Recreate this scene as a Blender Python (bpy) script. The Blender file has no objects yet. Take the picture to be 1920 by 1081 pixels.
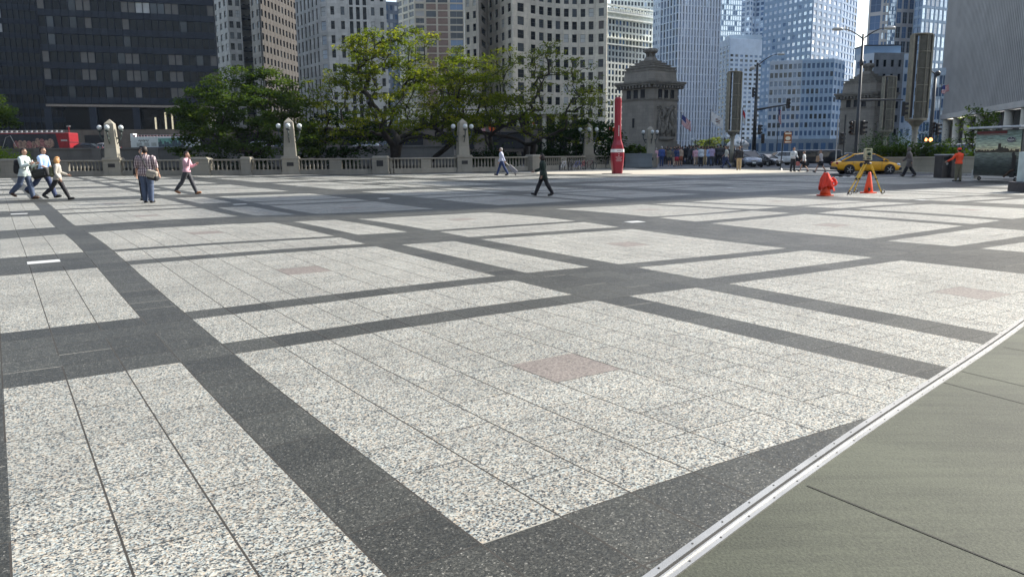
import bpy, bmesh, math, random
from mathutils import Vector, Matrix, noise as mnoise
R = math.radians
random.seed(7)
sc = bpy.context.scene
COL = sc.collection

# ------------------------------------------------------------------ camera model
S = 0.355                                   # metres per paving unit
CU, CV, CH = -3.9467, -6.6538, 4.1184       # camera in paving units
YAW, PITCH, ROLL, FPX = R(33.2314), R(-9.7384), R(-0.446), 1464.26
CZ = CH * S
camd = bpy.data.cameras.new('camera'); cam = bpy.data.objects.new('camera', camd); COL.objects.link(cam)
_f = Vector((0, math.cos(PITCH), math.sin(PITCH))); _r = Vector((1, 0, 0)); _u = _r.cross(_f)
r2 = _r * math.cos(ROLL) + _u * math.sin(ROLL); u2 = -_r * math.sin(ROLL) + _u * math.cos(ROLL)
cam.matrix_world = Matrix(((r2.x, u2.x, -_f.x, 0), (r2.y, u2.y, -_f.y, 0), (r2.z, u2.z, -_f.z, CZ), (0, 0, 0, 1)))
camd.sensor_width = 36; camd.lens = 36 * FPX / 1920; camd.clip_start = 0.05; camd.clip_end = 6000
sc.camera = cam
CP = Vector((0, 0, CZ))
def ray(px, py):
    return _f + r2 * ((px - 960) / FPX) + u2 * ((540.5 - py) / FPX)
def at(px, py, D):                          # world point on the sight line of a photo pixel, D metres ahead
    d = ray(px, py); return CP + d * (D / d.y)
def gnd(px, py, z=0.0):
    d = ray(px, py); t = (z - CZ) / d.z; return CP + d * t
def V2(px, py, D):
    p = at(px, py, D); return (p.x, p.y)
# paving frame -> world
def uv2w(u, v, z=0.0):
    du, dv = (u - CU) * S, (v - CV) * S
    return Vector((du * math.cos(YAW) - dv * math.sin(YAW), du * math.sin(YAW) + dv * math.cos(YAW), z * S))
WZ = [-0.152, -0.117, 0.106, 0.052, -0.050, 0.027, -0.043, -0.120, -0.057, 0.122, -0.113, -0.131, -0.056, -0.049, 0.115, 0.063, -0.087, -0.059, 0.247, 0.147, -0.008, 0.065, 0.042, 0.041, 0.134, 0.072, 0.008, -0.200, -0.027, 0.001, 0.043, 0.029, -0.077, -0.003, 0.002, -0.007, -0.182, -0.043, -0.018, -0.062, -0.018, 0.091, 0.034, -0.095, -0.054, -0.011, 0.070, 0.069, -0.046, -0.063, 0.102, 0.088, -0.038, -0.031, 0.005, 0.006, -0.039, -0.052, -0.037, -0.035, -0.022, -0.019, -0.008, -0.001, -0.013, -0.016, 0.051, 0.090, 0.018, -0.023, -0.011, -0.002, -0.000, 0.002, 0.020, 0.062, 0.079, 0.040, 0.005, -0.001, -0.000]
GX = [-10 + 7.5 * i for i in range(9)]; GY = [-6 + 7.5 * i for i in range(9)]
def zf(u, v):
    s = 0; k = 0
    if u < -40 or u > 80 or v > 90: return 0.0
    ex = [math.exp(-((u - a) ** 2) / 128) for a in GX]; ey = [math.exp(-((v - b) ** 2) / 128) for b in GY]
    for a in ex:
        for b in ey:
            s += WZ[k] * a * b; k += 1
    return s
def w2uv(x, y):
    du = x * math.cos(YAW) + y * math.sin(YAW); dv = -x * math.sin(YAW) + y * math.cos(YAW)
    return du / S + CU, dv / S + CV
def gz(x, y):
    return zf(*w2uv(x, y)) * S
def G(px, py):                              # point of the plaza surface under a photo pixel
    z = 0.0
    for _ in range(12):
        p = gnd(px, py, z); z = .5 * z + .5 * gz(p.x, p.y)
    return gnd(px, py, z)

# ------------------------------------------------------------------ materials
def nt(name):
    m = bpy.data.materials.new(name); m.use_nodes = True
    n = m.node_tree.nodes; l = m.node_tree.links
    return m, n, l, n['Principled BSDF']
_mc = {}
def M(name, col, rough=.7, metal=0., var=.18, sc_=3., bump=0., spec=.5, emit=0., alpha=None, trans=0.):
    if name in _mc: return _mc[name]
    m, n, l, b = nt(name)
    b.inputs['Roughness'].default_value = rough; b.inputs['Metallic'].default_value = metal
    b.inputs['Specular IOR Level'].default_value = spec
    c = (*col, 1)
    tc = n.new('ShaderNodeTexCoord'); nz = n.new('ShaderNodeTexNoise'); nz.inputs['Scale'].default_value = sc_; nz.inputs['Detail'].default_value = 5
    l.new(tc.outputs['Object'], nz.inputs['Vector'])
    mx = n.new('ShaderNodeMix'); mx.data_type = 'RGBA'
    mx.inputs[6].default_value = tuple(min(1, x * (1 - var)) for x in col) + (1,); mx.inputs[7].default_value = tuple(min(1, x * (1 + var)) for x in col) + (1,)
    rp = n.new('ShaderNodeMapRange'); rp.inputs[1].default_value = .3; rp.inputs[2].default_value = .7
    l.new(nz.outputs[0], rp.inputs[0]); l.new(rp.outputs[0], mx.inputs[0]); l.new(mx.outputs[2], b.inputs['Base Color'])
    if bump:
        bp = n.new('ShaderNodeBump'); bp.inputs['Strength'].default_value = bump; bp.inputs['Distance'].default_value = .02
        l.new(nz.outputs[0], bp.inputs['Height']); l.new(bp.outputs[0], b.inputs['Normal'])
    if emit:
        b.inputs['Emission Color'].default_value = c; b.inputs['Emission Strength'].default_value = emit
    if trans: b.inputs['Transmission Weight'].default_value = trans
    _mc[name] = m
    return m
def stone_mat(name, col, course=.6, blk=1.2, var=.2, mortar=.75, axis_scale=1.):
    """masonry: blocks in courses from object coordinates, weather streaks"""
    if name in _mc: return _mc[name]
    m, n, l, b = nt(name); b.inputs['Roughness'].default_value = .85
    tc = n.new('ShaderNodeTexCoord'); sep = n.new('ShaderNodeSeparateXYZ'); l.new(tc.outputs['Object'], sep.inputs[0])
    ad = n.new('ShaderNodeMath'); ad.operation = 'ADD'; l.new(sep.outputs[0], ad.inputs[0]); l.new(sep.outputs[1], ad.inputs[1])
    cb = n.new('ShaderNodeCombineXYZ'); l.new(ad.outputs[0], cb.inputs[0]); l.new(sep.outputs[2], cb.inputs[1])
    br = n.new('ShaderNodeTexBrick'); br.inputs['Scale'].default_value = 1; br.inputs['Mortar Size'].default_value = .012 * course / .6
    br.inputs['Brick Width'].default_value = blk; br.inputs['Row Height'].default_value = course
    br.inputs['Color1'].default_value = tuple(x * (1 + var * .5) for x in col) + (1,); br.inputs['Color2'].default_value = tuple(x * (1 - var * .5) for x in col) + (1,)
    br.inputs['Mortar'].default_value = tuple(x * mortar for x in col) + (1,)
    l.new(cb.outputs[0], br.inputs['Vector'])
    nz = n.new('ShaderNodeTexNoise'); nz.inputs['Scale'].default_value = .35; nz.inputs['Detail'].default_value = 8; nz.inputs['Roughness'].default_value = .7
    mp = n.new('ShaderNodeMapping'); mp.inputs['Scale'].default_value = (1, 1, .35); l.new(tc.outputs['Object'], mp.inputs[0]); l.new(mp.outputs[0], nz.inputs['Vector'])
    mr = n.new('ShaderNodeMapRange'); mr.inputs[1].default_value = .3; mr.inputs[2].default_value = .7; mr.inputs[3].default_value = .72; mr.inputs[4].default_value = 1.18
    l.new(nz.outputs[0], mr.inputs[0])
    mx = n.new('ShaderNodeVectorMath'); mx.operation = 'SCALE'; l.new(br.outputs[0], mx.inputs[0]); l.new(mr.outputs[0], mx.inputs['Scale'])
    l.new(mx.outputs[0], b.inputs['Base Color'])
    _mc[name] = m
    return m
def glass_mat(name, col, rough=.08, spec=.6, wav=.15, metal=0.):
    if name in _mc: return _mc[name]
    m, n, l, b = nt(name); b.inputs['Roughness'].default_value = rough; b.inputs['Base Color'].default_value = (*col, 1)
    b.inputs['Specular IOR Level'].default_value = spec; b.inputs['Metallic'].default_value = metal
    tc = n.new('ShaderNodeTexCoord'); nz = n.new('ShaderNodeTexNoise'); nz.inputs['Scale'].default_value = .45; nz.inputs['Detail'].default_value = 2
    l.new(tc.outputs['Object'], nz.inputs['Vector'])
    gi = n.new('ShaderNodeObjectInfo'); 
    mr = n.new('ShaderNodeMapRange'); mr.inputs[3].default_value = .72; mr.inputs[4].default_value = 1.35; l.new(gi.outputs['Random'], mr.inputs[0])
    mx = n.new('ShaderNodeVectorMath'); mx.operation = 'SCALE'; mx.inputs[0].default_value = col; l.new(mr.outputs[0], mx.inputs['Scale']); l.new(mx.outputs[0], b.inputs['Base Color'])
    bp = n.new('ShaderNodeBump'); bp.inputs['Strength'].default_value = wav; bp.inputs['Distance'].default_value = .3; l.new(nz.outputs[0], bp.inputs['Height']); l.new(bp.outputs[0], b.inputs['Normal'])
    _mc[name] = m
    return m

# ------------------------------------------------------------------ mesh builder
class MB:
    def __init__(s): s.v = []; s.f = []; s.m = []; s.mats = []
    def mi(s, m):
        if m not in s.mats: s.mats.append(m)
        return s.mats.index(m)
    def add(s, vs, fs, m):
        o = len(s.v); k = s.mi(m); s.v += [tuple(v) for v in vs]
        for f in fs: s.f.append([i + o for i in f]); s.m.append(k)
    def box(s, c, d, m, rz=0., ang=None):
        x, y, z = d[0] / 2, d[1] / 2, d[2] / 2
        vs = [Vector((a * x, b * y, e * z)) for e in (-1, 1) for a, b in ((-1, -1), (1, -1), (1, 1), (-1, 1))]
        if rz or ang:
            mt = ang if ang else Matrix.Rotation(rz, 3, 'Z')
            vs = [mt @ v for v in vs]
        c = Vector(c); s.add([v + c for v in vs], [(0, 3, 2, 1), (4, 5, 6, 7), (0, 1, 5, 4), (1, 2, 6, 5), (2, 3, 7, 6), (3, 0, 4, 7)], m)
    def prism(s, poly, z0, z1, m, tap=1., c=None):
        n = len(poly)
        if c is None: c = (sum(p[0] for p in poly) / n, sum(p[1] for p in poly) / n)
        vs = [(p[0], p[1], z0) for p in poly] + [(c[0] + (p[0] - c[0]) * tap, c[1] + (p[1] - c[1]) * tap, z1) for p in poly]
        fs = [tuple(range(n - 1, -1, -1)), tuple(range(n, 2 * n))] + [(i, (i + 1) % n, n + (i + 1) % n, n + i) for i in range(n)]
        s.add(vs, fs, m)
    def tube(s, pts, rs, m, n=8, cap=True, ell=None):
        pts = [Vector(p) for p in pts]
        if not hasattr(rs, '__len__'): rs = [rs] * len(pts)
        rings = []; prev = None
        for i, p in enumerate(pts):
            t = (pts[min(i + 1, len(pts) - 1)] - pts[max(i - 1, 0)])
            if t.length < 1e-9: t = Vector((0, 0, 1))
            t.normalize()
            if prev is None:
                a = Vector((1, 0, 0)) if abs(t.x) < .9 else Vector((0, 1, 0)); a = (a - t * a.dot(t)).normalized()
            else: a = (prev - t * prev.dot(t)).normalized()
            prev = a; b = t.cross(a); e = ell or (1, 1)
            rings.append([p + (a * math.cos(6.28318 * k / n) * e[0] + b * math.sin(6.28318 * k / n) * e[1]) * rs[i] for k in range(n)])
        vs = [v for r in rings for v in r]; fs = []
        for i in range(len(pts) - 1):
            for k in range(n):
                k2 = (k + 1) % n; fs.append((i * n + k, i * n + k2, (i + 1) * n + k2, (i + 1) * n + k))
        if cap: fs.append(tuple(range(n - 1, -1, -1))); fs.append(tuple((len(pts) - 1) * n + k for k in range(n)))
        s.add(vs, fs, m)
    def lathe(s, prof, m, c=(0, 0, 0), n=16, sx=1., sy=1.):
        vs = []; fs = []
        for r, z in prof:
            for k in range(n): vs.append((c[0] + r * sx * math.cos(6.28318 * k / n), c[1] + r * sy * math.sin(6.28318 * k / n), c[2] + z))
        for i in range(len(prof) - 1):
            for k in range(n):
                k2 = (k + 1) % n; fs.append((i * n + k, i * n + k2, (i + 1) * n + k2, (i + 1) * n + k))
        fs.append(tuple(range(n - 1, -1, -1))); fs.append(tuple((len(prof) - 1) * n + k for k in range(n)))
        s.add(vs, fs, m)
    def ball(s, c, r, m, n=10, sq=(1, 1, 1)):
        prof = [(math.sin(math.pi * i / n) * r + 1e-5, -math.cos(math.pi * i / n) * r * sq[2]) for i in range(n + 1)]
        s.lathe(prof, m, c, n + 2, sq[0], sq[1])
    def torus(s, c, R_, r, m, axis='y', n=24, k=6):
        pts = []
        for i in range(n + 1):
            a = 6.28318 * i / n; p = {'y': (math.cos(a) * R_, 0, math.sin(a) * R_), 'z': (math.cos(a) * R_, math.sin(a) * R_, 0), 'x': (0, math.cos(a) * R_, math.sin(a) * R_)}[axis]
            pts.append(Vector(c) + Vector(p))
        s.tube(pts, r, m, k, cap=False)
    def mesh(s, name):
        me = bpy.data.meshes.new(name); me.from_pydata(s.v, [], s.f)
        for m in s.mats: me.materials.append(m)
        me.polygons.foreach_set('material_index', s.m); me.update(); return me
    def build(s, name, parent=None, smooth=False, loc=None, rz=0.):
        me = s.mesh(name)
        if smooth: me.polygons.foreach_set('use_smooth', [True] * len(me.polygons))
        o = bpy.data.objects.new(name, me); COL.objects.link(o)
        if parent: o.parent = parent
        if loc is not None: o.location = loc
        if rz: o.rotation_euler.z = rz
        return o
def bevel(o, w=.02, seg=2):
    b = o.modifiers.new('bevel', 'BEVEL'); b.width = w; b.segments = seg; b.limit_method = 'ANGLE'; return o
def tag(o, label=None, cat=None, group=None, kind=None):
    if label: o['label'] = label
    if cat: o['category'] = cat
    if group: o['group'] = group
    if kind: o['kind'] = kind
    return o
def thing(name, label, cat, loc=(0, 0, 0), rz=0., group=None, scale=None):
    o = bpy.data.objects.new(name, None); COL.objects.link(o); o.location = loc; o.rotation_euler = (0, 0, rz)
    if scale: o.scale = (scale,) * 3
    return tag(o, label, cat, group)
_kids = {}
def copy_tree(root, loc, rz=None, label=None, scale=None):
    def cp(o, par):
        c = o.copy(); COL.objects.link(c)
        if par: c.parent = par
        for ch in list(o.children): cp(ch, c)
        return c
    c = cp(root, None); c.location = loc
    if rz is not None: c.rotation_euler = (0, 0, rz)
    if label: c['label'] = label
    if scale: c.scale = (scale,) * 3
    return c

# ------------------------------------------------------------------ light
SUN_AZ, SUN_EL = R(90 - 28), R(38)          # azimuth clockwise from +Y
sd = Vector((math.sin(SUN_AZ) * math.cos(SUN_EL), math.cos(SUN_AZ) * math.cos(SUN_EL), math.sin(SUN_EL)))
sl = bpy.data.lights.new('sun', 'SUN'); so = bpy.data.objects.new('sun', sl); COL.objects.link(so)
sl.energy = 4.8; sl.angle = R(.6); sl.color = (1, .94, .84)
so.rotation_euler = (-sd).to_track_quat('-Z', 'Y').to_euler()
w = bpy.data.worlds.new('World'); sc.world = w; w.use_nodes = True
sky = w.node_tree.nodes.new('ShaderNodeTexSky'); sky.sky_type = 'NISHITA'; sky.sun_disc = False
sky.sun_elevation = SUN_EL; sky.sun_rotation = SUN_AZ; sky.air_density = 1.1; sky.dust_density = 1.5; sky.ozone_density = 1.0
bg = w.node_tree.nodes['Background']; hs = w.node_tree.nodes.new('ShaderNodeHueSaturation'); hs.inputs['Saturation'].default_value = .72; w.node_tree.links.new(sky.outputs[0], hs.inputs['Color']); w.node_tree.links.new(hs.outputs[0], bg.inputs[0]); bg.inputs[1].default_value = .125
sc.view_settings.view_transform = 'Standard'; sc.view_settings.look = 'None'; sc.view_settings.exposure = 1.1; sc.view_settings.gamma = 1

# ------------------------------------------------------------------ ground
def granite(name, cols, stops, scale, rough, spec=.5, glint=0., tilevar=.1, hue=False):
    m, n, l, b = nt(name); b.inputs['Roughness'].default_value = rough; b.inputs['Specular IOR Level'].default_value = spec
    tc = n.new('ShaderNodeTexCoord')
    vo = n.new('ShaderNodeTexVoronoi'); vo.inputs['Scale'].default_value = scale; l.new(tc.outputs['Object'], vo.inputs['Vector'])
    nz = n.new('ShaderNodeTexNoise'); nz.inputs['Scale'].default_value = scale * .8; nz.inputs['Detail'].default_value = 6; nz.inputs['Roughness'].default_value = .75
    l.new(tc.outputs['Object'], nz.inputs['Vector'])
    sp = n.new('ShaderNodeSeparateColor'); l.new(vo.outputs['Color'], sp.inputs[0])
    a = n.new('ShaderNodeMath'); a.operation = 'MULTIPLY_ADD'; a.inputs[1].default_value = .55; l.new(sp.outputs[0], a.inputs[0])
    a2 = n.new('ShaderNodeMath'); a2.operation = 'MULTIPLY'; a2.inputs[1].default_value = .62; l.new(nz.outputs[0], a2.inputs[0]); l.new(a2.outputs[0], a.inputs[2])
    rp = n.new('ShaderNodeValToRGB'); l.new(a.outputs[0], rp.inputs[0]); e = rp.color_ramp.elements
    rp.color_ramp.interpolation = 'LINEAR'
    while len(e) < len(cols): e.new(.5)
    for i, (p_, c_) in enumerate(zip(stops, cols)): e[i].position = p_; e[i].color = (*c_, 1)
    at_ = n.new('ShaderNodeAttribute'); at_.attribute_name = 'tint'
    big = n.new('ShaderNodeTexNoise'); big.inputs['Scale'].default_value = .22; big.inputs['Detail'].default_value = 6; l.new(tc.outputs['Object'], big.inputs['Vector'])
    mr = n.new('ShaderNodeMapRange'); mr.inputs[1].default_value = .3; mr.inputs[2].default_value = .7; mr.inputs[3].default_value = 1 - tilevar; mr.inputs[4].default_value = 1 + tilevar; l.new(big.outputs[0], mr.inputs[0])
    mm = n.new('ShaderNodeMath'); mm.operation = 'MULTIPLY'; l.new(mr.outputs[0], mm.inputs[0]); l.new(at_.outputs['Fac'], mm.inputs[1])
    gv = n.new('ShaderNodeTexVoronoi'); gv.inputs['Scale'].default_value = .8; l.new(tc.outputs['Object'], gv.inputs['Vector'])      # old chewing-gum spots
    gr = n.new('ShaderNodeMapRange'); gr.inputs[1].default_value = .035; gr.inputs[2].default_value = .055; gr.inputs[3].default_value = .55; gr.inputs[4].default_value = 1; l.new(gv.outputs['Distance'], gr.inputs[0])
    st = n.new('ShaderNodeTexNoise'); st.inputs['Scale'].default_value = .7; st.inputs['Detail'].default_value = 9; st.inputs['Roughness'].default_value = .65; st.inputs['Distortion'].default_value = 1.2; l.new(tc.outputs['Object'], st.inputs['Vector'])   # spill stains
    sr = n.new('ShaderNodeMapRange'); sr.inputs[1].default_value = .30; sr.inputs[2].default_value = .42; sr.inputs[3].default_value = .74; sr.inputs[4].default_value = 1; l.new(st.outputs[0], sr.inputs[0])
    m1 = n.new('ShaderNodeMath'); m1.operation = 'MULTIPLY'; l.new(gr.outputs[0], m1.inputs[0]); l.new(sr.outputs[0], m1.inputs[1])
    m2 = n.new('ShaderNodeMath'); m2.operation = 'MULTIPLY'; l.new(mm.outputs[0], m2.inputs[0]); l.new(m1.outputs[0], m2.inputs[1]); mm = m2
    sc2 = n.new('ShaderNodeVectorMath'); sc2.operation = 'SCALE'; l.new(rp.outputs[0], sc2.inputs[0]); l.new(mm.outputs[0], sc2.inputs['Scale']); l.new(sc2.outputs[0], b.inputs['Base Color'])
    if hue:                                  # single grains lean tan, rose or blue-green
        v2 = n.new('ShaderNodeTexVoronoi'); v2.inputs['Scale'].default_value = scale * 1.15; l.new(tc.outputs['Object'], v2.inputs['Vector']); s3 = n.new('ShaderNodeSeparateColor'); l.new(v2.outputs['Color'], s3.inputs[0])
        hr = n.new('ShaderNodeValToRGB'); he = hr.color_ramp.elements; he[0].color = (.74, .90, 1.0, 1); he[1].color = (1.15, .93, .74, 1); x_ = he.new(.35); x_.color = (1, 1, .97, 1); x_ = he.new(.7); x_.color = (1.02, 1, .93, 1); l.new(s3.outputs[0], hr.inputs[0])
        mu = n.new('ShaderNodeVectorMath'); mu.operation = 'MULTIPLY'; l.new(sc2.outputs[0], mu.inputs[0]); l.new(hr.outputs[0], mu.inputs[1]); l.new(mu.outputs[0], b.inputs['Base Color'])
    r2_ = n.new('ShaderNodeMapRange'); r2_.inputs[3].default_value = rough - .1; r2_.inputs[4].default_value = rough + .15; l.new(sp.outputs[1], r2_.inputs[0]); l.new(r2_.outputs[0], b.inputs['Roughness'])
    bp = n.new('ShaderNodeBump'); bp.inputs['Strength'].default_value = .25; bp.inputs['Distance'].default_value = .003; l.new(sp.outputs[2], bp.inputs['Height']); l.new(bp.outputs[0], b.inputs['Normal'])
    return m
# object coordinates are paving units (0.355 m)
m_light = granite('light_granite', [(.010, .015, .020), (.04, .05, .058), (.16, .16, .15), (.27, .27, .25), (.44, .44, .41)], [.36, .43, .50, .66, .90], 44, .6, tilevar=.12, hue=True)
m_dark = granite('dark_granite', [(.015, .015, .013), (.024, .025, .022), (.036, .037, .032), (.062, .062, .054), (.30, .29, .26)], [.25, .45, .62, .84, .93], 50, .5, spec=.3, tilevar=.12)
m_pink = granite('pink_granite', [(.065, .057, .052), (.115, .10, .09), (.15, .128, .114), (.21, .185, .165)], [.3, .42, .58, .8], 34, .6)
m_joint = M('paving_joint', (.022, .02, .017), .9, var=.4, sc_=2)
m_jlight = M('paving_joint_pale', (.24, .23, .20), .9, var=.3, sc_=2)
m_plate = M('utility_plate', (.46, .47, .46), .45, var=.06)
# zones: (start, kind) s=square t=strip b=band w=wide band
UZ = [(-77.2, 's'), (-67, 'b'), (-65.8, 't'), (-63, 'b'), (-61.8, 's'), (-51.6, 'b'), (-50.4, 't'), (-47.6, 'b'), (-46.4, 's'), (-36.2, 'w'), (-31, 's'), (-20.8, 'b'), (-19.6, 't'), (-16.8, 'b'), (-15.6, 's'), (-5.4, 'b'), (-4.19, 't'), (-1.07, 'b'), (0, 's'), (10, 'b'), (11.24, 't'), (14.02, 'b'), (15.47, 's'), (25.25, 'w'), (31.35, 's'), (40.28, 'b'), (41.45, 't'), (44.5, 'b'), (45.8, 's'), (55.6, 'w'), (61.2, 's'), (71, 'b'), (72.2, 't'), (75.2, 'b'), (76.4, 's'), (86.4, 'w'), (92, 's'), (102, 'b'), (103.2, 't'), (106.2, 'b'), (107.4, 's'), (117.4, 'w'), (123, 's'), (133, 'b'), (134.2, 't'), (137.2, 'b'), (138.4, 's'), (148.4, 'e')]
VZ = [(-14.5, 's'), (-5.2, 'b'), (-4.1, 'b'), (-2.7, 'b'), (-1.35, 'b'), (0, 's'), (10.26, 'b'), (11.4, 't'), (14.54, 'b'), (15.59, 's'), (25.67, 'b'), (26.86, 't'), (30.0, 'b'), (30.79, 's'), (41.2, 'w'), (49.1, 's'), (60.8, 'b'), (62.2, 't'), (66, 'b'), (67.3, 's'), (79, 'w'), (86, 's'), (97.5, 'b'), (98.8, 't'), (102, 'b'), (103.4, 's'), (114, 'w'), (121, 's'), (133, 'b'), (134.5, 't'), (138.5, 'b'), (140, 's'), (151, 'w'), (158, 's'), (170, 'b'), (171.5, 't'), (175.5, 'b'), (177, 's'), (189, 'e')]
def cells(Z, gw):
    """zones -> list of (a, b, zone kind, zone index, 'tile'|'joint', centre?)"""
    out = []
    for i in range(len(Z) - 1):
        a, k = Z[i]; b = Z[i + 1][0]; w_ = b - a
        if k == 's':
            t = (w_ - 1.55) / 8; cuts = [a + t * j for j in range(5)] + [a + 4 * t + 1.55 + t * j for j in range(5)]
        elif k == 't': cuts = [a + w_ * j / 3 for j in range(4)]
        elif k == 'w': cuts = [a + w_ * j / 5 for j in range(6)]
        else: cuts = [a, b]
        for j in range(len(cuts) - 1):
            out.append((cuts[j], cuts[j + 1] - gw, k, i, 't', k == 's' and j == 4))
            out.append((cuts[j + 1] - gw, cuts[j + 1], k, i, 'j', False))
    return out
def build_plaza():
    cu = cells(UZ, .026); cv = cells(VZ, .021)
    KU = {}
    us = [c[0] for c in cu] + [cu[-1][1]]; vs_ = [c[0] for c in cv] + [cv[-1][1]]
    # road side limit and river side limit in world space
    lim = [gnd(1060, 322).xy, gnd(1180, 316.5).xy, gnd(1500, 320).xy, gnd(1560, 331).xy, gnd(1930, 334).xy]
    wall = [(-72, 64.9), (-10, 62.9), (-4.6, 66.9), (1.9, 71), (12.5, 84)]
    def keep(p):
        if p.y < 30: return True
        if p.x < 12.5:
            for a, b in zip(wall, wall[1:]):
                if a[0] <= p.x <= b[0]: return p.y < a[1] + (b[1] - a[1]) * (p.x - a[0]) / (b[0] - a[0]) + 1.2
            return False
        px = 960 + (p.x / p.y) * FPX
        if px < 1480: return p.y < 71
        if px > 1560: return p.y < 47.5
        return p.y < 71 - (px - 1480) / 80 * 23.5
    vid = {}; V = []; F = []; MI = []; T = []
    def vert(i, j):
        if (i, j) not in vid:
            u, v = us[i], vs_[j]; vid[(i, j)] = len(V); V.append((u, v, zf(u, v)))
        return vid[(i, j)]
    mats = [m_light, m_dark, m_pink, m_joint, m_jlight]
    rng = random.Random(3)
    slope, off = .245, -1.75
    for i, a in enumerate(cu):
        for j, b in enumerate(cv):
            uc, vc = (a[0] + a[1]) / 2, (b[0] + b[1]) / 2
            if vc < off + slope * uc - 1.3 : continue
            p = uv2w(uc, vc)
            if p.y < -2 or abs(p.x) > 14 + p.y * .85 or not keep(p): continue
            ku, kv = a[2], b[2]
            light = (ku == 's' and kv in 'st') or (ku == 't' and kv == 's')
            if a[5] and b[5]: mi = 2
            else: mi = 0 if light else 1
            if a[4] == 'j':
                edge = abs(a[1] - UZ[a[3] + 1][0]) < 1e-6
                mi = 3 if (light or kv == 'b' or rng.random() < .6) else (1 if ku != 'w' else 4)
                if ku == 'b' and not edge: mi = 1
            elif b[4] == 'j':
                r_ = rng.random()
                if light: mi = 3 if ((i // 2) * 7 + (j // 2) * 3) % 5 < 3 else 4
                else: mi = 3 if r_ < .72 else 4 if r_ < .9 else mi
            F.append((vert(i, j), vert(i + 1, j), vert(i + 1, j + 1), vert(i, j + 1))); MI.append(mi)
            T.append(1 + (rng.uniform(-.09, .07) if mi != 1 else rng.uniform(-.22, .22)) if mi < 3 else 1)
    me = bpy.data.meshes.new('plaza'); me.from_pydata(V, [], F)
    for m in mats: me.materials.append(m)
    me.polygons.foreach_set('material_index', MI)
    at_ = me.attributes.new('tint', 'FLOAT', 'FACE'); at_.data.foreach_set('value', T)
    me.update(); o = bpy.data.objects.new('plaza', me); COL.objects.link(o)
    # clip along the metal strip
    bm = bmesh.new(); bm.from_mesh(me)
    nrm = Vector((slope, -1, 0)).normalized(); co = Vector((0, off - .02, 0))
    bmesh.ops.bisect_plane(bm, geom=bm.verts[:] + bm.edges[:] + bm.faces[:], plane_co=co, plane_no=nrm, clear_outer=True)
    bm.to_mesh(me); bm.free()
    org = uv2w(0, 0)
    o.matrix_world = Matrix.Translation(org) @ Matrix.Rotation(YAW, 4, 'Z') @ Matrix.Scale(S, 4)
    tag(o, kind='structure')
    # light plates in the wide crossings
    mb = MB()
    for (px, py) in ((82, 491), (1190, 416), (36, 401), (450, 383), (720, 372), (563, 349), (1728, 375), (1010, 355), (1370, 352), (945, 337.5)):
        p = G(px, py); u, v = w2uv(p.x, p.y)
        c = [uv2w(u + a * .55, v + b * .36, zf(u + a * .55, v + b * .36) + .015) for a, b in ((-1, -1), (1, -1), (1, 1), (-1, 1))]
        o2 = MB(); o2.add([q + Vector((0, 0, -.02)) for q in c] + c, [(4, 5, 6, 7), (0, 1, 5, 4), (1, 2, 6, 5), (2, 3, 7, 6), (3, 0, 4, 7)], m_plate)
        pl = o2.build('utility_plate')
        tag(pl, {82: 'pale plate in the dark block at the left edge', 1190: 'pale plate in the wide dark band near the middle', 36: 'pale plate just below the three walkers', 450: 'pale plate near the feet of the pink-shirted man', 720: 'pale plate in the shadow left of the dark-suited walker',
             563: 'small pale plate short of the middle obelisk', 1728: 'pale plate beyond the wide band, below the trash bins', 1010: 'pale plate behind the feet of the dark-suited walker', 1370: 'small pale plate in shade below the parked sedan', 945: 'small pale plate near the man with the suitcase'}[px], 'plate', 'pale utility plates in the paving')
    return o
plaza = build_plaza()
# metal strip and concrete
def zs(u, v, h): return uv2w(u, v, zf(u, v)) + Vector((0, 0, h))
def strip_mesh(off0, off1, h0, h1, m, name, n=90, u0=-12, u1=75):
    V = []; F = []
    for i in range(n + 1):
        u = u0 + (u1 - u0) * i / n; vl = -1.75 + .245 * u
        for (o_, h_) in ((off0, h0), (off0, h1), (off1, h1), (off1, h0)): V.append(zs(u + .238 * o_, vl - .971 * o_, h_))
    for i in range(n):
        for k in range(3): F.append((i * 4 + k, i * 4 + k + 1, i * 4 + 5 + k, i * 4 + 4 + k))
    mb = MB(); mb.add(V, F, m); return mb
m_alu = M('brushed_aluminium', (.36, .36, .35), .45, .7, var=.12, sc_=6)
m_rub = M('rubber_seal', (.014, .014, .015), .7)
m_screw = M('screw_head', (.05, .05, .05), .6)
ej = thing('expansion_joint_cover', 'bright aluminium joint cover strip between the granite and the concrete', 'joint cover')
for k, (a, b) in enumerate(((0.0, .105), (.145, .24))):
    o = strip_mesh(a, b, -.03, .008, m_alu, 'rail').build('metal_rail', ej)
    o2 = strip_mesh(a + (.082 if k == 0 else .0) + .001, a + (.105 if k == 0 else .022), .008, .015, m_alu, 'lip').build('raised_lip', ej)
strip_mesh(.105, .145, -.05, -.006, m_rub, 'seal').build('rubber_seal', ej)
sm = MB()
for i in range(120):
    u = -2 + i * .62; vl = -1.75 + .245 * u
    for o_ in (.04, .2):
        c = zs(u + .238 * o_ + (.3 if o_ > .1 else 0), vl - .971 * o_ + (.0735 if o_ > .1 else 0), .0085)
        sm.lathe([(.0042, 0), (.0042, .0015), (.002, .0016)], m_screw, c, 8)
tag(sm.build('screw_heads', ej), kind='stuff')
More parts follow.
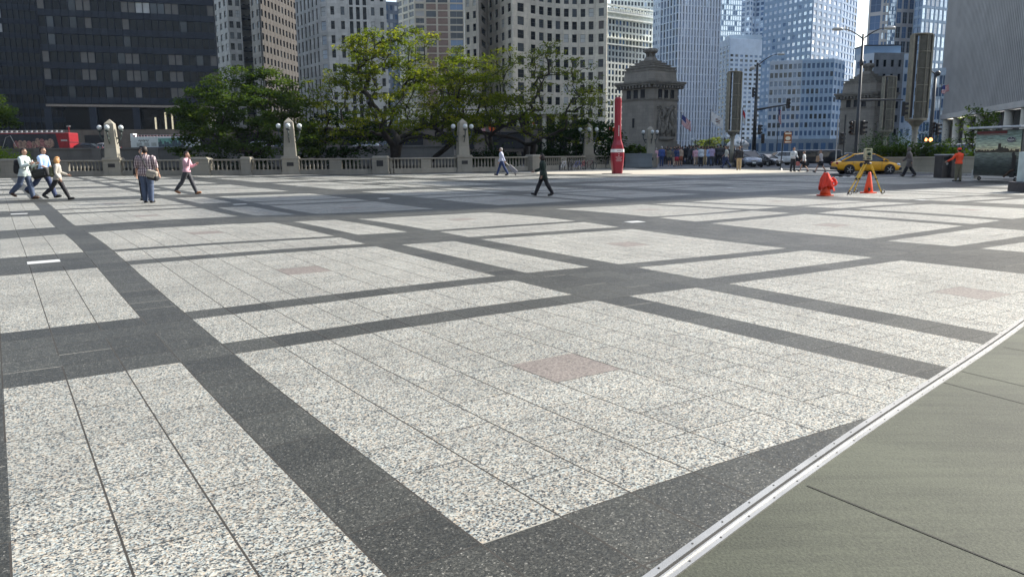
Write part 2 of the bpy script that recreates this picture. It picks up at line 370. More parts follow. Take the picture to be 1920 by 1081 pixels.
def concrete_mat():
    m, n, l, b = nt('broomed_concrete'); b.inputs['Roughness'].default_value = .8
    tc = n.new('ShaderNodeTexCoord')
    mp = n.new('ShaderNodeMapping'); mp.inputs['Rotation'].default_value = (0, 0, R(20)); mp.inputs['Scale'].default_value = (.8, 9, 1); l.new(tc.outputs['Object'], mp.inputs[0])
    a = n.new('ShaderNodeTexNoise'); a.inputs['Scale'].default_value = 1.2; a.inputs['Detail'].default_value = 9; a.inputs['Roughness'].default_value = .7; l.new(mp.outputs[0], a.inputs['Vector'])
    c = n.new('ShaderNodeTexNoise'); c.inputs['Scale'].default_value = .9; c.inputs['Detail'].default_value = 7; l.new(tc.outputs['Object'], c.inputs['Vector'])
    d = n.new('ShaderNodeTexNoise'); d.inputs['Scale'].default_value = 90; d.inputs['Detail'].default_value = 3; l.new(tc.outputs['Object'], d.inputs['Vector'])
    s1 = n.new('ShaderNodeMath'); s1.operation = 'ADD'; l.new(a.outputs[0], s1.inputs[0]); l.new(c.outputs[0], s1.inputs[1])
    s2 = n.new('ShaderNodeMath'); s2.operation = 'ADD'; l.new(s1.outputs[0], s2.inputs[0]); l.new(d.outputs[0], s2.inputs[1])
    rp = n.new('ShaderNodeMapRange'); rp.inputs[1].default_value = 1.2; rp.inputs[2].default_value = 1.8; l.new(s2.outputs[0], rp.inputs[0])
    mx = n.new('ShaderNodeMix'); mx.data_type = 'RGBA'; mx.inputs[6].default_value = (.018, .0215, .013, 1); mx.inputs[7].default_value = (.058, .065, .043, 1)
    l.new(rp.outputs[0], mx.inputs[0]); l.new(mx.outputs[2], b.inputs['Base Color'])
    bp = n.new('ShaderNodeBump'); bp.inputs['Strength'].default_value = .5; bp.inputs['Distance'].default_value = .004; l.new(s2.outputs[0], bp.inputs['Height']); l.new(bp.outputs[0], b.inputs['Normal'])
    return m
m_conc = concrete_mat()
V = []; F = []; n = 80; mrow = 16
for i in range(n + 1):
    u = -12 + 87 * i / n; vl = -1.75 + .245 * u
    for k in range(mrow + 1):
        o_ = .24 + 20 * (k / mrow) ** 1.6; V.append(zs(u + .238 * o_, vl - .971 * o_, .002))
for i in range(n):
    for k in range(mrow): a = i * (mrow + 1) + k; F.append((a, a + 1, a + mrow + 2, a + mrow + 1))
mb = MB(); mb.add(V, F, m_conc); o = mb.build('concrete_pavement', smooth=True); tag(o, kind='structure')
# saw-cut joints in the concrete
mj = M('saw_cut', (.02, .02, .018), .9)
def jointline(pa, pb, w_=.008, parent=None):
    a, b = Vector(pa), Vector(pb); mb = MB(); N_ = 40; V = []; F = []
    d = (b - a); nn = Vector((-d.y, d.x, 0)).normalized() * w_ / 2
    for i in range(N_ + 1):
        p = a + d * i / N_
        for s_ in (-1, 1):
            q = p + nn * s_; V.append((q.x, q.y, gz(q.x, q.y) + .0045))
    for i in range(N_): F.append((i * 2, i * 2 + 1, i * 2 + 3, i * 2 + 2))
    mb.add(V, F, mj); o = mb.build('pavement_joint'); tag(o, kind='structure'); return o
for (a, b) in (((1524, 915), (1919, 1076)), ((1787, 722), (1919, 757)), ((1818, 700), (1919, 724)), ((1886, 652), (1919, 658))):
    pa, pb = G(*a), G(*b); d = pb - pa
    jointline(pa - d * (.035 if a[0] == 1524 else .16), pb + d * 3.5)

# base ground, road, terrace, river
m_ground = M('city_ground', (.10, .10, .095), .9, var=.25, sc_=.4)
m_asph = M('asphalt', (.075, .078, .085), .75, var=.3, sc_=1.3, bump=.2)
def sheet(name, pts, z, m, kind='structure'):
    mb = MB(); mb.add([(p[0], p[1], z) for p in pts], [tuple(range(len(pts)))], m); return tag(mb.build(name), kind=kind)
sheet('ground', [(-3000, -3000), (3000, -3000), (3000, 3000), (-3000, 3000)], -.45, m_ground)
sheet('road', [(4, 62), (13, 70), (22, 60), (24, 44), (160, 40), (200, 260), (60, 420), (16, 400), (12, 86), (6, 80)], -.125, m_asph)
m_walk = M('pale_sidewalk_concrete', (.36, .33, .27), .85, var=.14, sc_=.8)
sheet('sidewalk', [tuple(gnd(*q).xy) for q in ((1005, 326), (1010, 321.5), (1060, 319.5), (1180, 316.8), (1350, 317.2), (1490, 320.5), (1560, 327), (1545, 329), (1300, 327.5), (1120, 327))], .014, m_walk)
# kerb along the plaza
m_kerb = M('kerb_stone', (.34, .33, .30), .8, sc_=4)
kp = [(5, 74.2), (13, 71.6), (24.5, 71.6), (30.5, 47.9), (80, 47.9)]
for a, b in zip(kp, kp[1:]):
    d = Vector(b) - Vector(a); mb = MB(); mb.box(((a[0] + b[0]) / 2, (a[1] + b[1]) / 2, -.1), (d.length, .3, .21), m_kerb, math.atan2(d.y, d.x)); tag(mb.build('kerb'), kind='structure')
# lane line markings on the road
m_line = M('road_paint', (.72, .72, .68), .6, var=.15, sc_=5)
for i in range(9):
    mb = MB(); mb.box((36 + i * 7, 56.5, -.119), (3, .13, .006), m_line); tag(mb.build('lane_marking'), kind='structure')

# ================================================================== BUILDINGS
m_gdark = glass_mat('dark_window_glass', (.006, .008, .011), .12, .16)
m_gmid = glass_mat('grey_window_glass', (.05, .06, .07), .12, .35)
m_gblue = glass_mat('blue_window_glass', (.08, .15, .27), .08, .6, .1)
m_gpale = M('window_blind', (.42, .43, .42), .5, var=.15, sc_=.5)
m_gsky = glass_mat('sky_reflecting_glass', (.78, .88, .98), .16, .9, .1, .45)  # pale base colour stands in for part of the reflected sky
m_bframe = M('bronze_window_frame', (.05, .045, .04), .5)
m_wframe = M('pale_window_frame', (.42, .43, .42), .5)
ZT = .199
def facade(wall, blist, p0, p1, z0, zt, zw, fl, cols, m, dp=.35, pier=.35, span=.38, proud=0., glass=((m_gdark, 1.),), frame=None, wkind='window', first=0., seed=1, skip=None, pick=None, mull=0, wname='window', pw=None):
    """p0->p1 seen left to right.  cols windows per row; zt wall top, zw last row top."""
    p0 = Vector(p0); p1 = Vector(p1); d = p1 - p0; L = d.length; d.normalize(); nrm = Vector((d.y, -d.x)); ang = math.atan2(d.y, d.x)
    def P(s, off): q = p0 + d * s + nrm * off; return q
    bay = L / cols; pw_ = bay * pier if pw is None else pw
    # piers
    e = .02
    xs = [0.] + [bay * i for i in range(1, cols)] + [L]
    for i in range(cols + 1):
        wd = pw_ if 0 < i < cols else pw_ / 2
        c = bay * i if 0 < i < cols else (wd / 2 + e if i == 0 else L - wd / 2 - e)
        q = P(c, -dp / 2 + proud / 2); wall.box((q.x, q.y, (z0 + zt) / 2), (wd, dp + proud, zt - z0), m, ang)
    # spandrels
    n = int((zw - z0 - first) / fl)
    sh = fl * span
    q = P(L / 2, -dp / 2 - .02)
    if first > 0: pass
    for k in range(n + 1):
        z = z0 + first + k * fl
        h = sh if k else sh
        wall.box((q.x, q.y, z + h / 2), (L - 2 * e - .02, dp - .04, h), m, ang)
    ztop = z0 + first + n * fl + sh
    if zt > ztop + .01: wall.box((q.x, q.y, (ztop + zt) / 2 + .004), (L - 2 * e - .02, dp - .04, zt - ztop), m, ang)
    # windows
    rng = random.Random(seed); tot = sum(g[1] for g in glass)
    gw, gh = bay - pw_, fl - sh
    for k in range(n):
        for i in range(cols):
            if skip and skip(i, k): continue
            r = rng.random() * tot; gm = glass[0][0]
            for g, wt in glass:
                if r < wt: gm = g; break
                r -= wt
            if pick: gm = pick(i, k) or gm
            cx = bay * (i + .5); 
            if i == 0: cx = bay * .5 + 0
            q2 = P(cx, -dp + .06)
            blist.append((Vector((q2.x, q2.y, z0 + first + k * fl + sh + gh / 2)), ang, gw, gh, gm, frame, mull, wname))
    return P
_wm = {}
def win_mesh(gw, gh, gm, frame, mull):
    key = (round(gw, 2), round(gh, 2), gm.name, frame.name if frame else '', mull)
    if key not in _wm:
        mb = MB(); mb.box((0, 0, 0), (gw + .02, .05, gh + .02), gm)
        if frame:
            t = .07; y = -.04
            for sx in (-1, 1): mb.box((sx * (gw / 2 - t / 2), y, 0), (t, .06, gh), frame)
            for sz in (-1, 1): mb.box((0, y - .002, sz * (gh / 2 - t / 2)), (gw - .01, .06, t), frame)
            if mull & 1: mb.box((0, y - .004, 0), (gw - .02, .06, t), frame)
            if mull & 2: mb.box((0, y - .006, 0), (t, .06, gh - .02), frame)
        _wm[key] = mb.mesh('window')
    return _wm[key]
def proj(p):
    q = p - CP; z = q.dot(_f)
    return 960 + FPX * q.dot(r2) / z, 540.5 - FPX * q.dot(u2) / z, z
def finish_windows(root, blist, keep=100, vis=None):
    sel = []
    rest = []
    for b in blist:
        x, y, z = proj(b[0])
        inv = -20 < x < 1940 and -20 < y < 300
        if vis: inv = inv and vis(x, y)
        (sel if inv else rest).append((z, b) if inv else b)
    sel.sort(key=lambda t: t[0]); one = [b for z, b in sel[:keep]]; rest += [b for z, b in sel[keep:]]
    for (p, ang, gw, gh, gm, fr, mu, nm) in one:
        o = bpy.data.objects.new(nm, win_mesh(gw, gh, gm, fr, mu)); COL.objects.link(o); o.parent = root; o.location = p; o.rotation_euler = (0, 0, ang)
    if rest:
        mb = MB()
        for (p, ang, gw, gh, gm, fr, mu, nm) in rest:
            c, s_ = math.cos(ang), math.sin(ang); me = win_mesh(gw, gh, gm, fr, mu)
            vs = [(p.x + v.co.x * c - v.co.y * s_, p.y + v.co.x * s_ + v.co.y * c, p.z + v.co.z) for v in me.vertices]
            o0 = len(mb.v); mb.v += vs
            for f in me.polygons:
                mb.f.append([i + o0 for i in f.vertices]); mb.m.append(mb.mi(me.materials[f.material_index]))
        tag(mb.build('more_windows', root), kind='stuff')
def inset(poly, d):
    """shrink a counter-clockwise polygon"""
    n = len(poly); out = []
    for i in range(n):
        a, b, c = Vector(poly[i - 1]), Vector(poly[i]), Vector(poly[(i + 1) % n])
        d1 = (b - a).normalized(); d2 = (c - b).normalized(); n1 = Vector((-d1.y, d1.x)); n2 = Vector((-d2.y, d2.x))
        k = (n1 + n2); k = k / max(.3, k.dot(n1)); out.append(tuple(b + k * d))
    return out
def building(name, label, corners, depth, zt, faces, core, z0=0., keep=100, cat='building', roof=None, full=None):
    """corners: photo-left to photo-right front corners in plan; faces: list of dict per consecutive pair"""
    root = thing(name, label, cat)
    if full: zt = full
    wall = MB(); bl = []
    # back corners
    a, b = Vector(corners[0]), Vector(corners[-1])
    da = Vector((a.x, a.y)).normalized() * depth; db = Vector((b.x, b.y)).normalized() * depth
    poly = list(corners) + [tuple(b + db), tuple(a + da)]
    mdp = max([f.get('dp', .35) for f in faces if f] + [.2])
    wall.prism(inset(poly, mdp - .01), z0, zt - .05, core)
    wall.prism(inset(poly, .25), zt - .04, zt + .4, faces[0]['m'] if faces[0] else core)
    k = 0
    for (p, q, f) in zip(corners, corners[1:], faces):
        k += 1
        if not f: continue
        f = dict(f); f.setdefault('z0', z0); f.setdefault('zt', zt); f.setdefault('zw', zt if not full else min(zt, 64)); facade(wall, bl, p, q, seed=k + len(name), **f)
    wall.build('wall', root)
    finish_windows(root, bl, keep)
    return root
def zat(py, px, D): return at(px, py, D).z

# --- B1 dark steel and glass slab (left)
m_steel = M('dark_painted_steel', (.022, .028, .040), .7, spec=.15, var=.2, sc_=.5)
m_soffit = M('travertine_soffit', (.22, .19, .16), .7)
m_blind = M('drawn_blind', (.13, .125, .115), .6, var=.15, sc_=.5)
D0, D1 = 187., 199.
c0, c1 = V2(92, 240, D0), V2(413, 200, D1)
zs0 = zat(193, 100, 187); flh = 3.92
b1 = thing('dark_office_tower', 'black steel and glass office slab on ground-floor columns, behind the two tour buses', 'building')
wall = MB(); bl = []
ztop = 52.
facade(wall, bl, c0, c1, zs0, ztop, ztop, flh, 24, m_steel, dp=.5, pw=.13, proud=.08, span=.38, glass=((m_gdark, 14), (m_gmid, 1)), seed=5, pick=lambda i, k: m_gpale if (k in (5, 6) and i in (13, 14)) or (k == 6 and i in (15, 16)) else m_blind if i % 6 in (0, 5) and k in (1, 2, 5) or (k == 0 and i in (12, 17, 18)) or (k in (4, 6) and i in (6, 11)) else None)
cpoly = [c0, c1, (c1[0] * 1.12, c1[1] + 26), (c0[0] * 1.12, c0[1] + 26)]
wall.prism(inset(cpoly, .48), zs0 - .3, ztop, m_steel)
wall.build('wall', b1); finish_windows(b1, bl, 100)
dv = Vector(c1) - Vector(c0); an = math.atan2(dv.y, dv.x); nn = Vector((dv.y, -dv.x)).normalized()
mb = MB(); q = (Vector(c0) + Vector(c1)) / 2 + nn * .3; mb.box((q.x, q.y, zs0 - .55), (dv.length, 1.2, .5), m_soffit, an); mb.build('soffit_band', b1)
mb = MB(); mb.prism(inset(cpoly, 3.5), 0, zs0 - .32, m_gdark); mb.build('lobby_glass', b1)
for i in range(5):
    q = Vector(c0) + dv * (i / 4 * .985 + .006); mb = MB(); mb.box((q.x, q.y, zs0 / 2 - .42), (1.5, 1.3, zs0 - .8), m_steel, an); mb.build('column', b1)
for i, fx in enumerate((.66, .70, .745, .60)):   # lit lamps of the lobby
    q = Vector(c0) + dv * fx - nn * 2.2; mb = MB(); mb.box((q.x, q.y, 9.5 - i * .4), (.35, .2, 5.5), M('lobby_lamp_glass', (1, .86, .6), emit=.22)); mb.build('lobby_light', b1)
# dark slab at the far left edge
building('black_tower', 'black glass tower cut off by the left edge of the photo', [V2(-170, 100, 222), V2(112, 60, 236)], 30, 66,
         [dict(m=m_steel, fl=3.9, cols=26, dp=.4, pw=.16, proud=.2, span=.4, glass=((m_gdark, 1),), pick=lambda i, k: m_gpale if i in (14, 15) and k in (9, 10, 11) else None)], m_steel, keep=60)

# --- B2 pale stone tower with light court
m_lime = stone_mat('limestone_grey', (.48, .47, .43), 1.2, 2.2)
m_lime2 = stone_mat('limestone_warm', (.38, .35, .30), 1.1, 2.0)
m_lime3 = stone_mat('limestone_pale', (.46, .44, .40), 1.3, 2.4)
m_brick = stone_mat('brown_brick', (.055, .050, .046), .5, 1.0)
m_brickd = stone_mat('dark_brick', (.10, .088, .082), .5, 1.0)
G2 = ((m_gdark, 5), (m_gmid, 2), (m_gpale, .5))
D = 277.
building('pale_stone_tower', 'narrow pale stone tower just right of the black steel slab', [V2(398, 100, D + 15), V2(431, 100, D), V2(457, 100, D + 2)], 25, 62,
         [dict(m=m_lime, fl=3.6, cols=4, pier=.45, span=.42, glass=G2, frame=m_bframe, mull=1), dict(m=m_lime3, fl=3.6, cols=2, pier=.42, span=.4, glass=G2, frame=m_bframe, mull=3)], m_brickd, full=110)
fe = building('light_court_wing', 'dim recessed brick wing with balconies beside the narrow pale tower', [V2(456, 100, D + 10), V2(478, 100, D + 9)], 25, 62,
         [dict(m=m_lime2, fl=3.6, cols=2, pier=.5, span=.5, glass=G2)], m_brickd)
for k in range(16):
    q = V2(460, 100, D + 8.2); mb = MB(); mb.box((q[0] + 1.2, q[1], 3.6 * k + 1.9), (3.6, 1.4, .25), m_steel); mb.box((q[0] + 1.2, q[1] - .7, 3.6 * k + 2.5), (3.6, .08, .9), m_bframe); mb.build('balcony', fe)
building('brown_brick_block', 'brown brick block receding in shade between two stone towers', [V2(474, 100, 268), V2(492, 100, 262), V2(570, 100, 300)], 25, 66,
         [dict(m=m_lime2, fl=3.7, cols=2, pier=.5, span=.45, glass=G2, frame=m_bframe), dict(m=m_brick, fl=3.7, cols=13, pier=.5, span=.45, glass=((m_gdark, 6), (m_gmid, 1)))], m_brickd)
# --- B4 big grey stone tower
D = 224.
m_grime = stone_mat('grimy_limestone', (.46, .455, .43), 1.25, 2.0, .25)
b4c = [V2(558, 100, D + 16), V2(601, 100, D + 2), V2(617, 100, D), V2(655, 100, D + 1), V2(693, 100, D + 2), V2(727, 100, D + 3)]
building('grey_stone_tower', 'grimy grey limestone tower with dark vertical strips, above the left of the big tree', b4c, 30, 60,
         [dict(m=m_grime, fl=3.8, cols=6, pier=.52, span=.2, glass=((m_gdark, 1),)),
          dict(m=m_grime, fl=3.8, cols=1, pier=.42, span=.36, glass=((m_gsky, 2), (m_gpale, 1)), frame=m_bframe, mull=1),
          dict(m=m_grime, fl=3.8, cols=2, pier=.62, span=.42, glass=G2, frame=m_bframe, mull=1),
          dict(m=m_grime, fl=3.8, cols=3, pier=.46, span=.12, glass=((m_gdark, 3), (m_gmid, 1)), dp=.6),
          dict(m=m_grime, fl=3.8, cols=2, pier=.6, span=.42, glass=G2, frame=m_bframe, mull=1)], m_brickd, keep=100, full=150)
building('slate_blue_tower', 'sliver of slate-blue tower between the grey stone tower and the brick-panelled one', [V2(722, 60, 330), V2(748, 60, 332)], 25, zat(8, 735, 330),
         [dict(m=M('blue_grey_panel', (.13, .17, .23), .6), fl=3.4, cols=3, pier=.4, span=.4, glass=((m_gblue, 2), (m_gsky, 1)))], m_steel)
# --- B6 residential slab, cream grid with brick panels
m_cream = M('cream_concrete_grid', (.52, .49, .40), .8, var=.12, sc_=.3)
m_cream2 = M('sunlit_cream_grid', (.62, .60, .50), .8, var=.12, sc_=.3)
m_bpanel = stone_mat('red_brown_brick_panel', (.25, .18, .15), .4, .9)
D = 360.
building('brick_panelled_apartments', 'cream gridded apartment tower with brown brick panels, above the big tree', [V2(745, 60, D + 14), V2(778, 60, D), V2(798, 60, D + .5), V2(842, 60, D + 1.5), V2(871, 60, D + 2)], 25, 95,
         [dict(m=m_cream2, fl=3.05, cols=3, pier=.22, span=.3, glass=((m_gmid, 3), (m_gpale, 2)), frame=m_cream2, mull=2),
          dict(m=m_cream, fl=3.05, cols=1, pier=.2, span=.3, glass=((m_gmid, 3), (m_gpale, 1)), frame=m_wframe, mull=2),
          dict(m=m_cream, fl=3.05, cols=2, pier=.16, span=.17, glass=((m_bpanel, 5), (m_gmid, 1.2)), dp=.2, wname='brick_panel'),
          dict(m=m_cream, fl=3.05, cols=1, pier=.16, span=.17, glass=((m_gmid, 1), (m_gblue, 1)), frame=m_wframe, mull=2)], m_brick)
# --- B7 curved limestone building
D = 240.
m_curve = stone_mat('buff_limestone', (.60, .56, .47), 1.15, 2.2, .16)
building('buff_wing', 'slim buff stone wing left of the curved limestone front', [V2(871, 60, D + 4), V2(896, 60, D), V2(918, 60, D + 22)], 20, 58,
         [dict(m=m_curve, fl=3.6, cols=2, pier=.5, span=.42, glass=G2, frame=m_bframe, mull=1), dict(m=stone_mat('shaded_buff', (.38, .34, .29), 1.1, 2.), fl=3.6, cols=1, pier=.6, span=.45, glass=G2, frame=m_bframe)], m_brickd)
cc = [V2(914, 60, D + 20), V2(961, 60, D)]
N_ = 5
for i in range(1, N_ + 1):
    t = i / N_; px = 961 + (1116 - 961) * t; dd = D + 13 * math.sin(t * math.pi * .62); cc.append(V2(px, 60, dd))
cc.append(V2(1138, 60, D + 10.5))
fc = [dict(m=m_curve, fl=3.8, cols=4, pier=.5, span=.36, glass=G2, frame=m_bframe, mull=1)]
for i in range(N_): fc.append(dict(m=m_curve, fl=3.8, cols=2 if i else 1, pier=.42 if i else .6, span=.36, glass=G2, frame=m_bframe, mull=1))
fc.append(dict(m=m_curve, fl=3.8, cols=1, pier=.55, span=.36, glass=G2, frame=m_bframe, mull=1, skip=lambda i, k: k % 2 == 0))
building('curved_limestone_building', 'buff limestone building with a concave curved front, behind the right-hand tree', cc, 30, 62, fc, m_brickd, full=130)
# --- B8 white terracotta building
m_terra = M('white_terracotta', (.74, .76, .68), .6, var=.14, sc_=.5)
D = 470.
zc = zat(14, 1180, D)
b8 = building('terracotta_building', 'ornate white terracotta office block behind the left bridge tower', [V2(1134, 60, D), V2(1229, 60, D + 26)], 30, zc,
         [dict(m=m_terra, fl=3.55, cols=15, pier=.34, span=.3, dp=.5, zw=zc - 3, glass=((m_gmid, 3), (m_gdark, 2), (m_gblue, 1)))], m_brick, keep=100)
a, b = Vector(V2(1133, 60, D - 1.2)), Vector(V2(1230, 60, D + 25)); an = math.atan2((b - a).y, (b - a).x); c = (a + b) / 2
for zz, th in ((zat(20, 1180, D), 1.6), (zat(32, 1180, D), .9), (zat(70, 1180, D), .7), (zat(82, 1180, D), .7), (zat(8, 1180, D), .8)):
    mb = MB(); mb.box((c.x, c.y, zz), ((b - a).length, 2.2, th), m_terra, an); mb.build('cornice', b8)
mb = MB(); 
for i in range(22):
    q = a + (b - a) * (i + .5) / 22; mb.box((q.x, q.y, zat(16, 1180, D)), (.9, 2.4, 1.6), m_terra, an)
mb.build('dentil_course', b8)
building('setback_tower', 'pale stepped tower rising behind the white terracotta block', [V2(1145, 5, 520), V2(1232, 5, 530)], 20, 130, [dict(m=m_terra, fl=3.6, cols=14, pier=.4, span=.35, glass=((m_gmid, 3), (m_gsky, 1)))], m_brick, keep=20)
# --- B9 white striped tower
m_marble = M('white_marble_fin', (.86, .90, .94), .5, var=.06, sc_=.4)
m_shade_marble = M('shaded_marble_fin', (.52, .61, .70), .5, var=.08, sc_=.4)  # same marble, with the side face's shade put into the colour
D = 430.
building('striped_tower', 'tall white tower with vertical marble fins and blue window strips', [V2(1224, 60, D + 22), V2(1237, 60, D + 14), V2(1272, 60, D), V2(1350, 60, D + 9)], 30, 130,
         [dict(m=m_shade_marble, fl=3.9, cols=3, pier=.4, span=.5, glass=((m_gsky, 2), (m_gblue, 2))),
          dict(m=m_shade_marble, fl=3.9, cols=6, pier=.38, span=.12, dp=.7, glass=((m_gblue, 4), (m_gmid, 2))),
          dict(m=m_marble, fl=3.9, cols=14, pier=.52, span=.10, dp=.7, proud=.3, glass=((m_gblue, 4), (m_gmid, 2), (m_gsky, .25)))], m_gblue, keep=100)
# --- B10 bluish stone tower with penthouse
m_blst = M('blue_grey_stone', (.46, .54, .63), .7, var=.1, sc_=.3)
D = 520.; zt = zat(72, 1390, D)
b10 = building('blue_grey_office_tower', 'blue-grey stone tower with a pale top band, right of the striped tower', [V2(1347, 150, D + 20), V2(1366, 150, D), V2(1429, 150, D + 10)], 30, zt,
         [dict(m=m_blst, fl=2.9, cols=3, pier=.42, span=.5, zw=zt - 3, glass=((m_gmid, 2), (m_gblue, 1))), dict(m=m_blst, fl=2.9, cols=7, pier=.4, span=.48, zw=zt - 7, glass=((m_gmid, 1), (m_gblue, 2), (m_gdark, 1)))], m_steel, keep=100)
mb = MB(); mb.box((at(1396, 60, D + 12).x, D + 14, zt + 1.5), (21, 10, 4), M('penthouse_panel', (.42, .5, .56), .5)); mb.build('penthouse', b10)
# --- B11 glass tower behind
building('pale_glass_tower', 'hazy pale blue glass tower peeking above the blue-grey one', [V2(1336, 30, 640), V2(1395, 30, 650)], 30, 190, [dict(m=M('pale_blue_mullion', (.42, .55, .66), .5), fl=4, cols=14, pier=.2, span=.22, glass=((m_gsky, 3), (m_gblue, 1)))], m_gblue, keep=60)
building('bay_window_tower', 'dark blue tower with stacked bay windows between two glass towers', [V2(1390, 30, 560), V2(1406, 30, 552), V2(1416, 30, 560), V2(1433, 30, 553)], 30, 160,
         [dict(m=m_blst, fl=3.4, cols=2, pier=.3, span=.4, glass=((m_gblue, 3), (m_gsky, 1)))] * 3, m_steel, keep=40)
# --- B13 big blue glass tower
m_bluep = M('steel_blue_panel', (.28, .40, .54), .5, var=.12, sc_=.2)
m_bluep2 = M('deep_blue_panel', (.18, .28, .42), .5, var=.12, sc_=.2)
D = 400.
building('blue_glass_tower', 'big steel-blue tower with paired bright windows filling the centre-right skyline', [V2(1428, 100, D + 30), V2(1520, 100, D), V2(1574, 100, D + 22), V2(1602, 100, D + 40)], 30, 120,
         [dict(m=m_bluep, fl=3.5, cols=10, pier=.42, span=.5, glass=((m_gsky, 7), (m_gblue, 1)), frame=m_bluep, mull=2),
          dict(m=m_bluep2, fl=3.5, cols=6, pier=.45, span=.42, glass=((m_gsky, 2), (M('painted_sky_window', (.85, .9, .95), .3, emit=0.), 6)), frame=m_bluep2, mull=2),  # bright reflected sky painted as a pale window colour
          dict(m=m_bluep2, fl=3.5, cols=5, pier=.3, span=.3, glass=((m_gblue, 3), (m_gmid, 1)))], m_gblue, keep=100)
D = 330.
building('blue_shaded_block', 'dusky blue lower block with pale vertical ribs in front of the blue glass tower', [V2(1440, 200, D + 8), V2(1500, 200, D + 3), V2(1560, 200, D), V2(1580, 200, D + 10)], 30, zat(112, 1500, D),
         [dict(m=m_blst, fl=3.4, cols=7, pier=.3, span=.42, glass=((m_gblue, 3), (m_gmid, 2)), dp=.5, proud=.2), dict(m=m_bluep, fl=3.4, cols=7, pier=.36, span=.42, glass=((m_gblue, 3), (m_gmid, 1)), dp=.5, proud=.2),
          dict(m=m_bluep2, fl=3.4, cols=3, pier=.4, span=.4, glass=((m_gblue, 3), (m_gmid, 1)))], m_bluep2, keep=100)
# --- B15 lattice towers on the right
m_latt = M('tan_lattice_stone', (.45, .44, .43), .7, var=.12, sc_=.3)
m_latt2 = M('blue_lattice_metal', (.22, .32, .44), .5, var=.1, sc_=.3)
D = 360.
building('stone_lattice_tower', 'tan stone lattice tower with large glazed bays, right of the gap of sky', [V2(1626, 60, D + 4), V2(1652, 60, D), V2(1664, 60, D), V2(1678, 60, D), V2(1712, 60, D + 2)], 30, 120,
         [dict(m=m_latt, fl=7.6, cols=1, pier=.25, span=.2, glass=((m_gblue, 1),), frame=m_latt2, mull=3), dict(m=m_latt, fl=3.8, cols=2, pier=.3, span=.3, glass=((m_gblue, 1), (m_gsky, 1))),
          dict(m=m_latt2, fl=1.6, cols=5, pier=.16, span=.2, dp=.2, glass=((m_gsky, 3), (m_gblue, 1))), dict(m=m_latt, fl=6.2, cols=3, pier=.24, span=.22, glass=((m_gblue, 1), (m_gmid, 1)), frame=m_latt2, mull=3)], m_gblue, keep=100)
building('bright_curtain_wall_tower', 'tower of bright sky-reflecting glass panels beside the ribbed dark building', [V2(1711, 60, D - 8), V2(1726, 60, D - 12), V2(1790, 60, D - 2)], 30, 120,
         [dict(m=m_latt2, fl=3.6, cols=2, pier=.2, span=.3, glass=((m_gblue, 1),)), dict(m=m_latt2, fl=5.6, cols=8, pier=.28, span=.2, glass=((m_gsky, 5), (M('painted_sky_window', (.8, .85, .9), .3), 2)), frame=m_latt2, mull=3)], m_gblue, keep=100)
D = 250.
building('old_stone_block', 'old greyish stone block with few windows behind the right bridge tower', [V2(1600, 180, D + 6), V2(1634, 180, D), V2(1690, 180, D + 1), V2(1734, 180, D + 2)], 25, zat(108, 1660, D),
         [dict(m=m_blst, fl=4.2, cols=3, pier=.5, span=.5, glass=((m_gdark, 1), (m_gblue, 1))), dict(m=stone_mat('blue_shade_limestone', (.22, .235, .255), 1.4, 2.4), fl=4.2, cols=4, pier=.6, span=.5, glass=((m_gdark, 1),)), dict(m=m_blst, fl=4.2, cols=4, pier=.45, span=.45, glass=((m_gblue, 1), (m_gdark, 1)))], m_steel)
mbr = thing('roof_plant_box', 'dark blue box of roof plant on the old stone block', 'roof plant'); mb = MB(); c = at(1645, 100, D + 8); mb.box((c.x, c.y, c.z), (11.5, 7, 3.6), m_bluep2); mb.box((c.x, c.y, c.z + 1.95), (11.9, 7.4, .3), m_steel); mb.build('plant_housing', mbr)
# low glassy building lower right of skyline
building('low_glass_building', 'low white-ribbed glass building beyond the shrubs at the right', [V2(1722, 250, 230), V2(1772, 250, 226)], 20, zat(132, 1750, 230),
         [dict(m=M('white_rib', (.46, .54, .62), .5), fl=3.2, cols=8, pier=.16, span=.22, glass=((m_gblue, 2), (m_gsky, 1)))], m_gblue, keep=60)
# --- B16 ribbed dark building at the right: fins + columns
m_fin = M('grey_brown_metal_fin', (.48, .47, .46), .45, .25, var=.12, sc_=.2)
m_bhdx = M('dark_lobby_glazing', (.012, .012, .014), .5, spec=.2)
m_fing = glass_mat('bronze_strip_glass', (.075, .08, .09), .12, .7, .08)
PA, PB = Vector((124., 230.)), Vector((92., 112.))
rb = thing('ribbed_office_building', 'huge grey office block with fine vertical ribs raised on columns at the right edge', 'building')
H16 = 96.; zsf = zat(216, 1769, 230)
dv = PB - PA; L = dv.length; dn = dv.normalized(); an = math.atan2(dn.y, dn.x); nn = Vector((dn.y, -dn.x))
if nn.x > 0: nn = -nn
poly = [tuple(PA), tuple(PB), tuple(PB + Vector((45, 26))), tuple(PA + Vector((45, 26)))]
mb = MB(); mb.prism([(p[0], p[1]) for p in poly], zsf, H16, m_fing); qa = PA + dv * .8; mb.prism([tuple(PA), tuple(qa), tuple(qa + Vector((45, 26))), tuple(PA + Vector((45, 26)))], H16 + .01, 150, m_fin, .999); mb.build('glass_wall_and_shade_block', rb)  # upper block is unseen, added to shade the left wall and tree
mb = MB(); k = 0; nf = 110
for i in range(nf + 1):
    q = PA + dv * (i / nf) + nn * .3; mb.box((q.x, q.y, (zsf + H16) / 2), (.34, .6, H16 - zsf), m_fin, an)
for k in range(25):
    q = PA + dv * .5 + nn * .06; mb.box((q.x, q.y, zsf + 3.7 * k + .6), (L - .2, .22, .9), m_steel, an)
mb.build('vertical_ribs', rb)
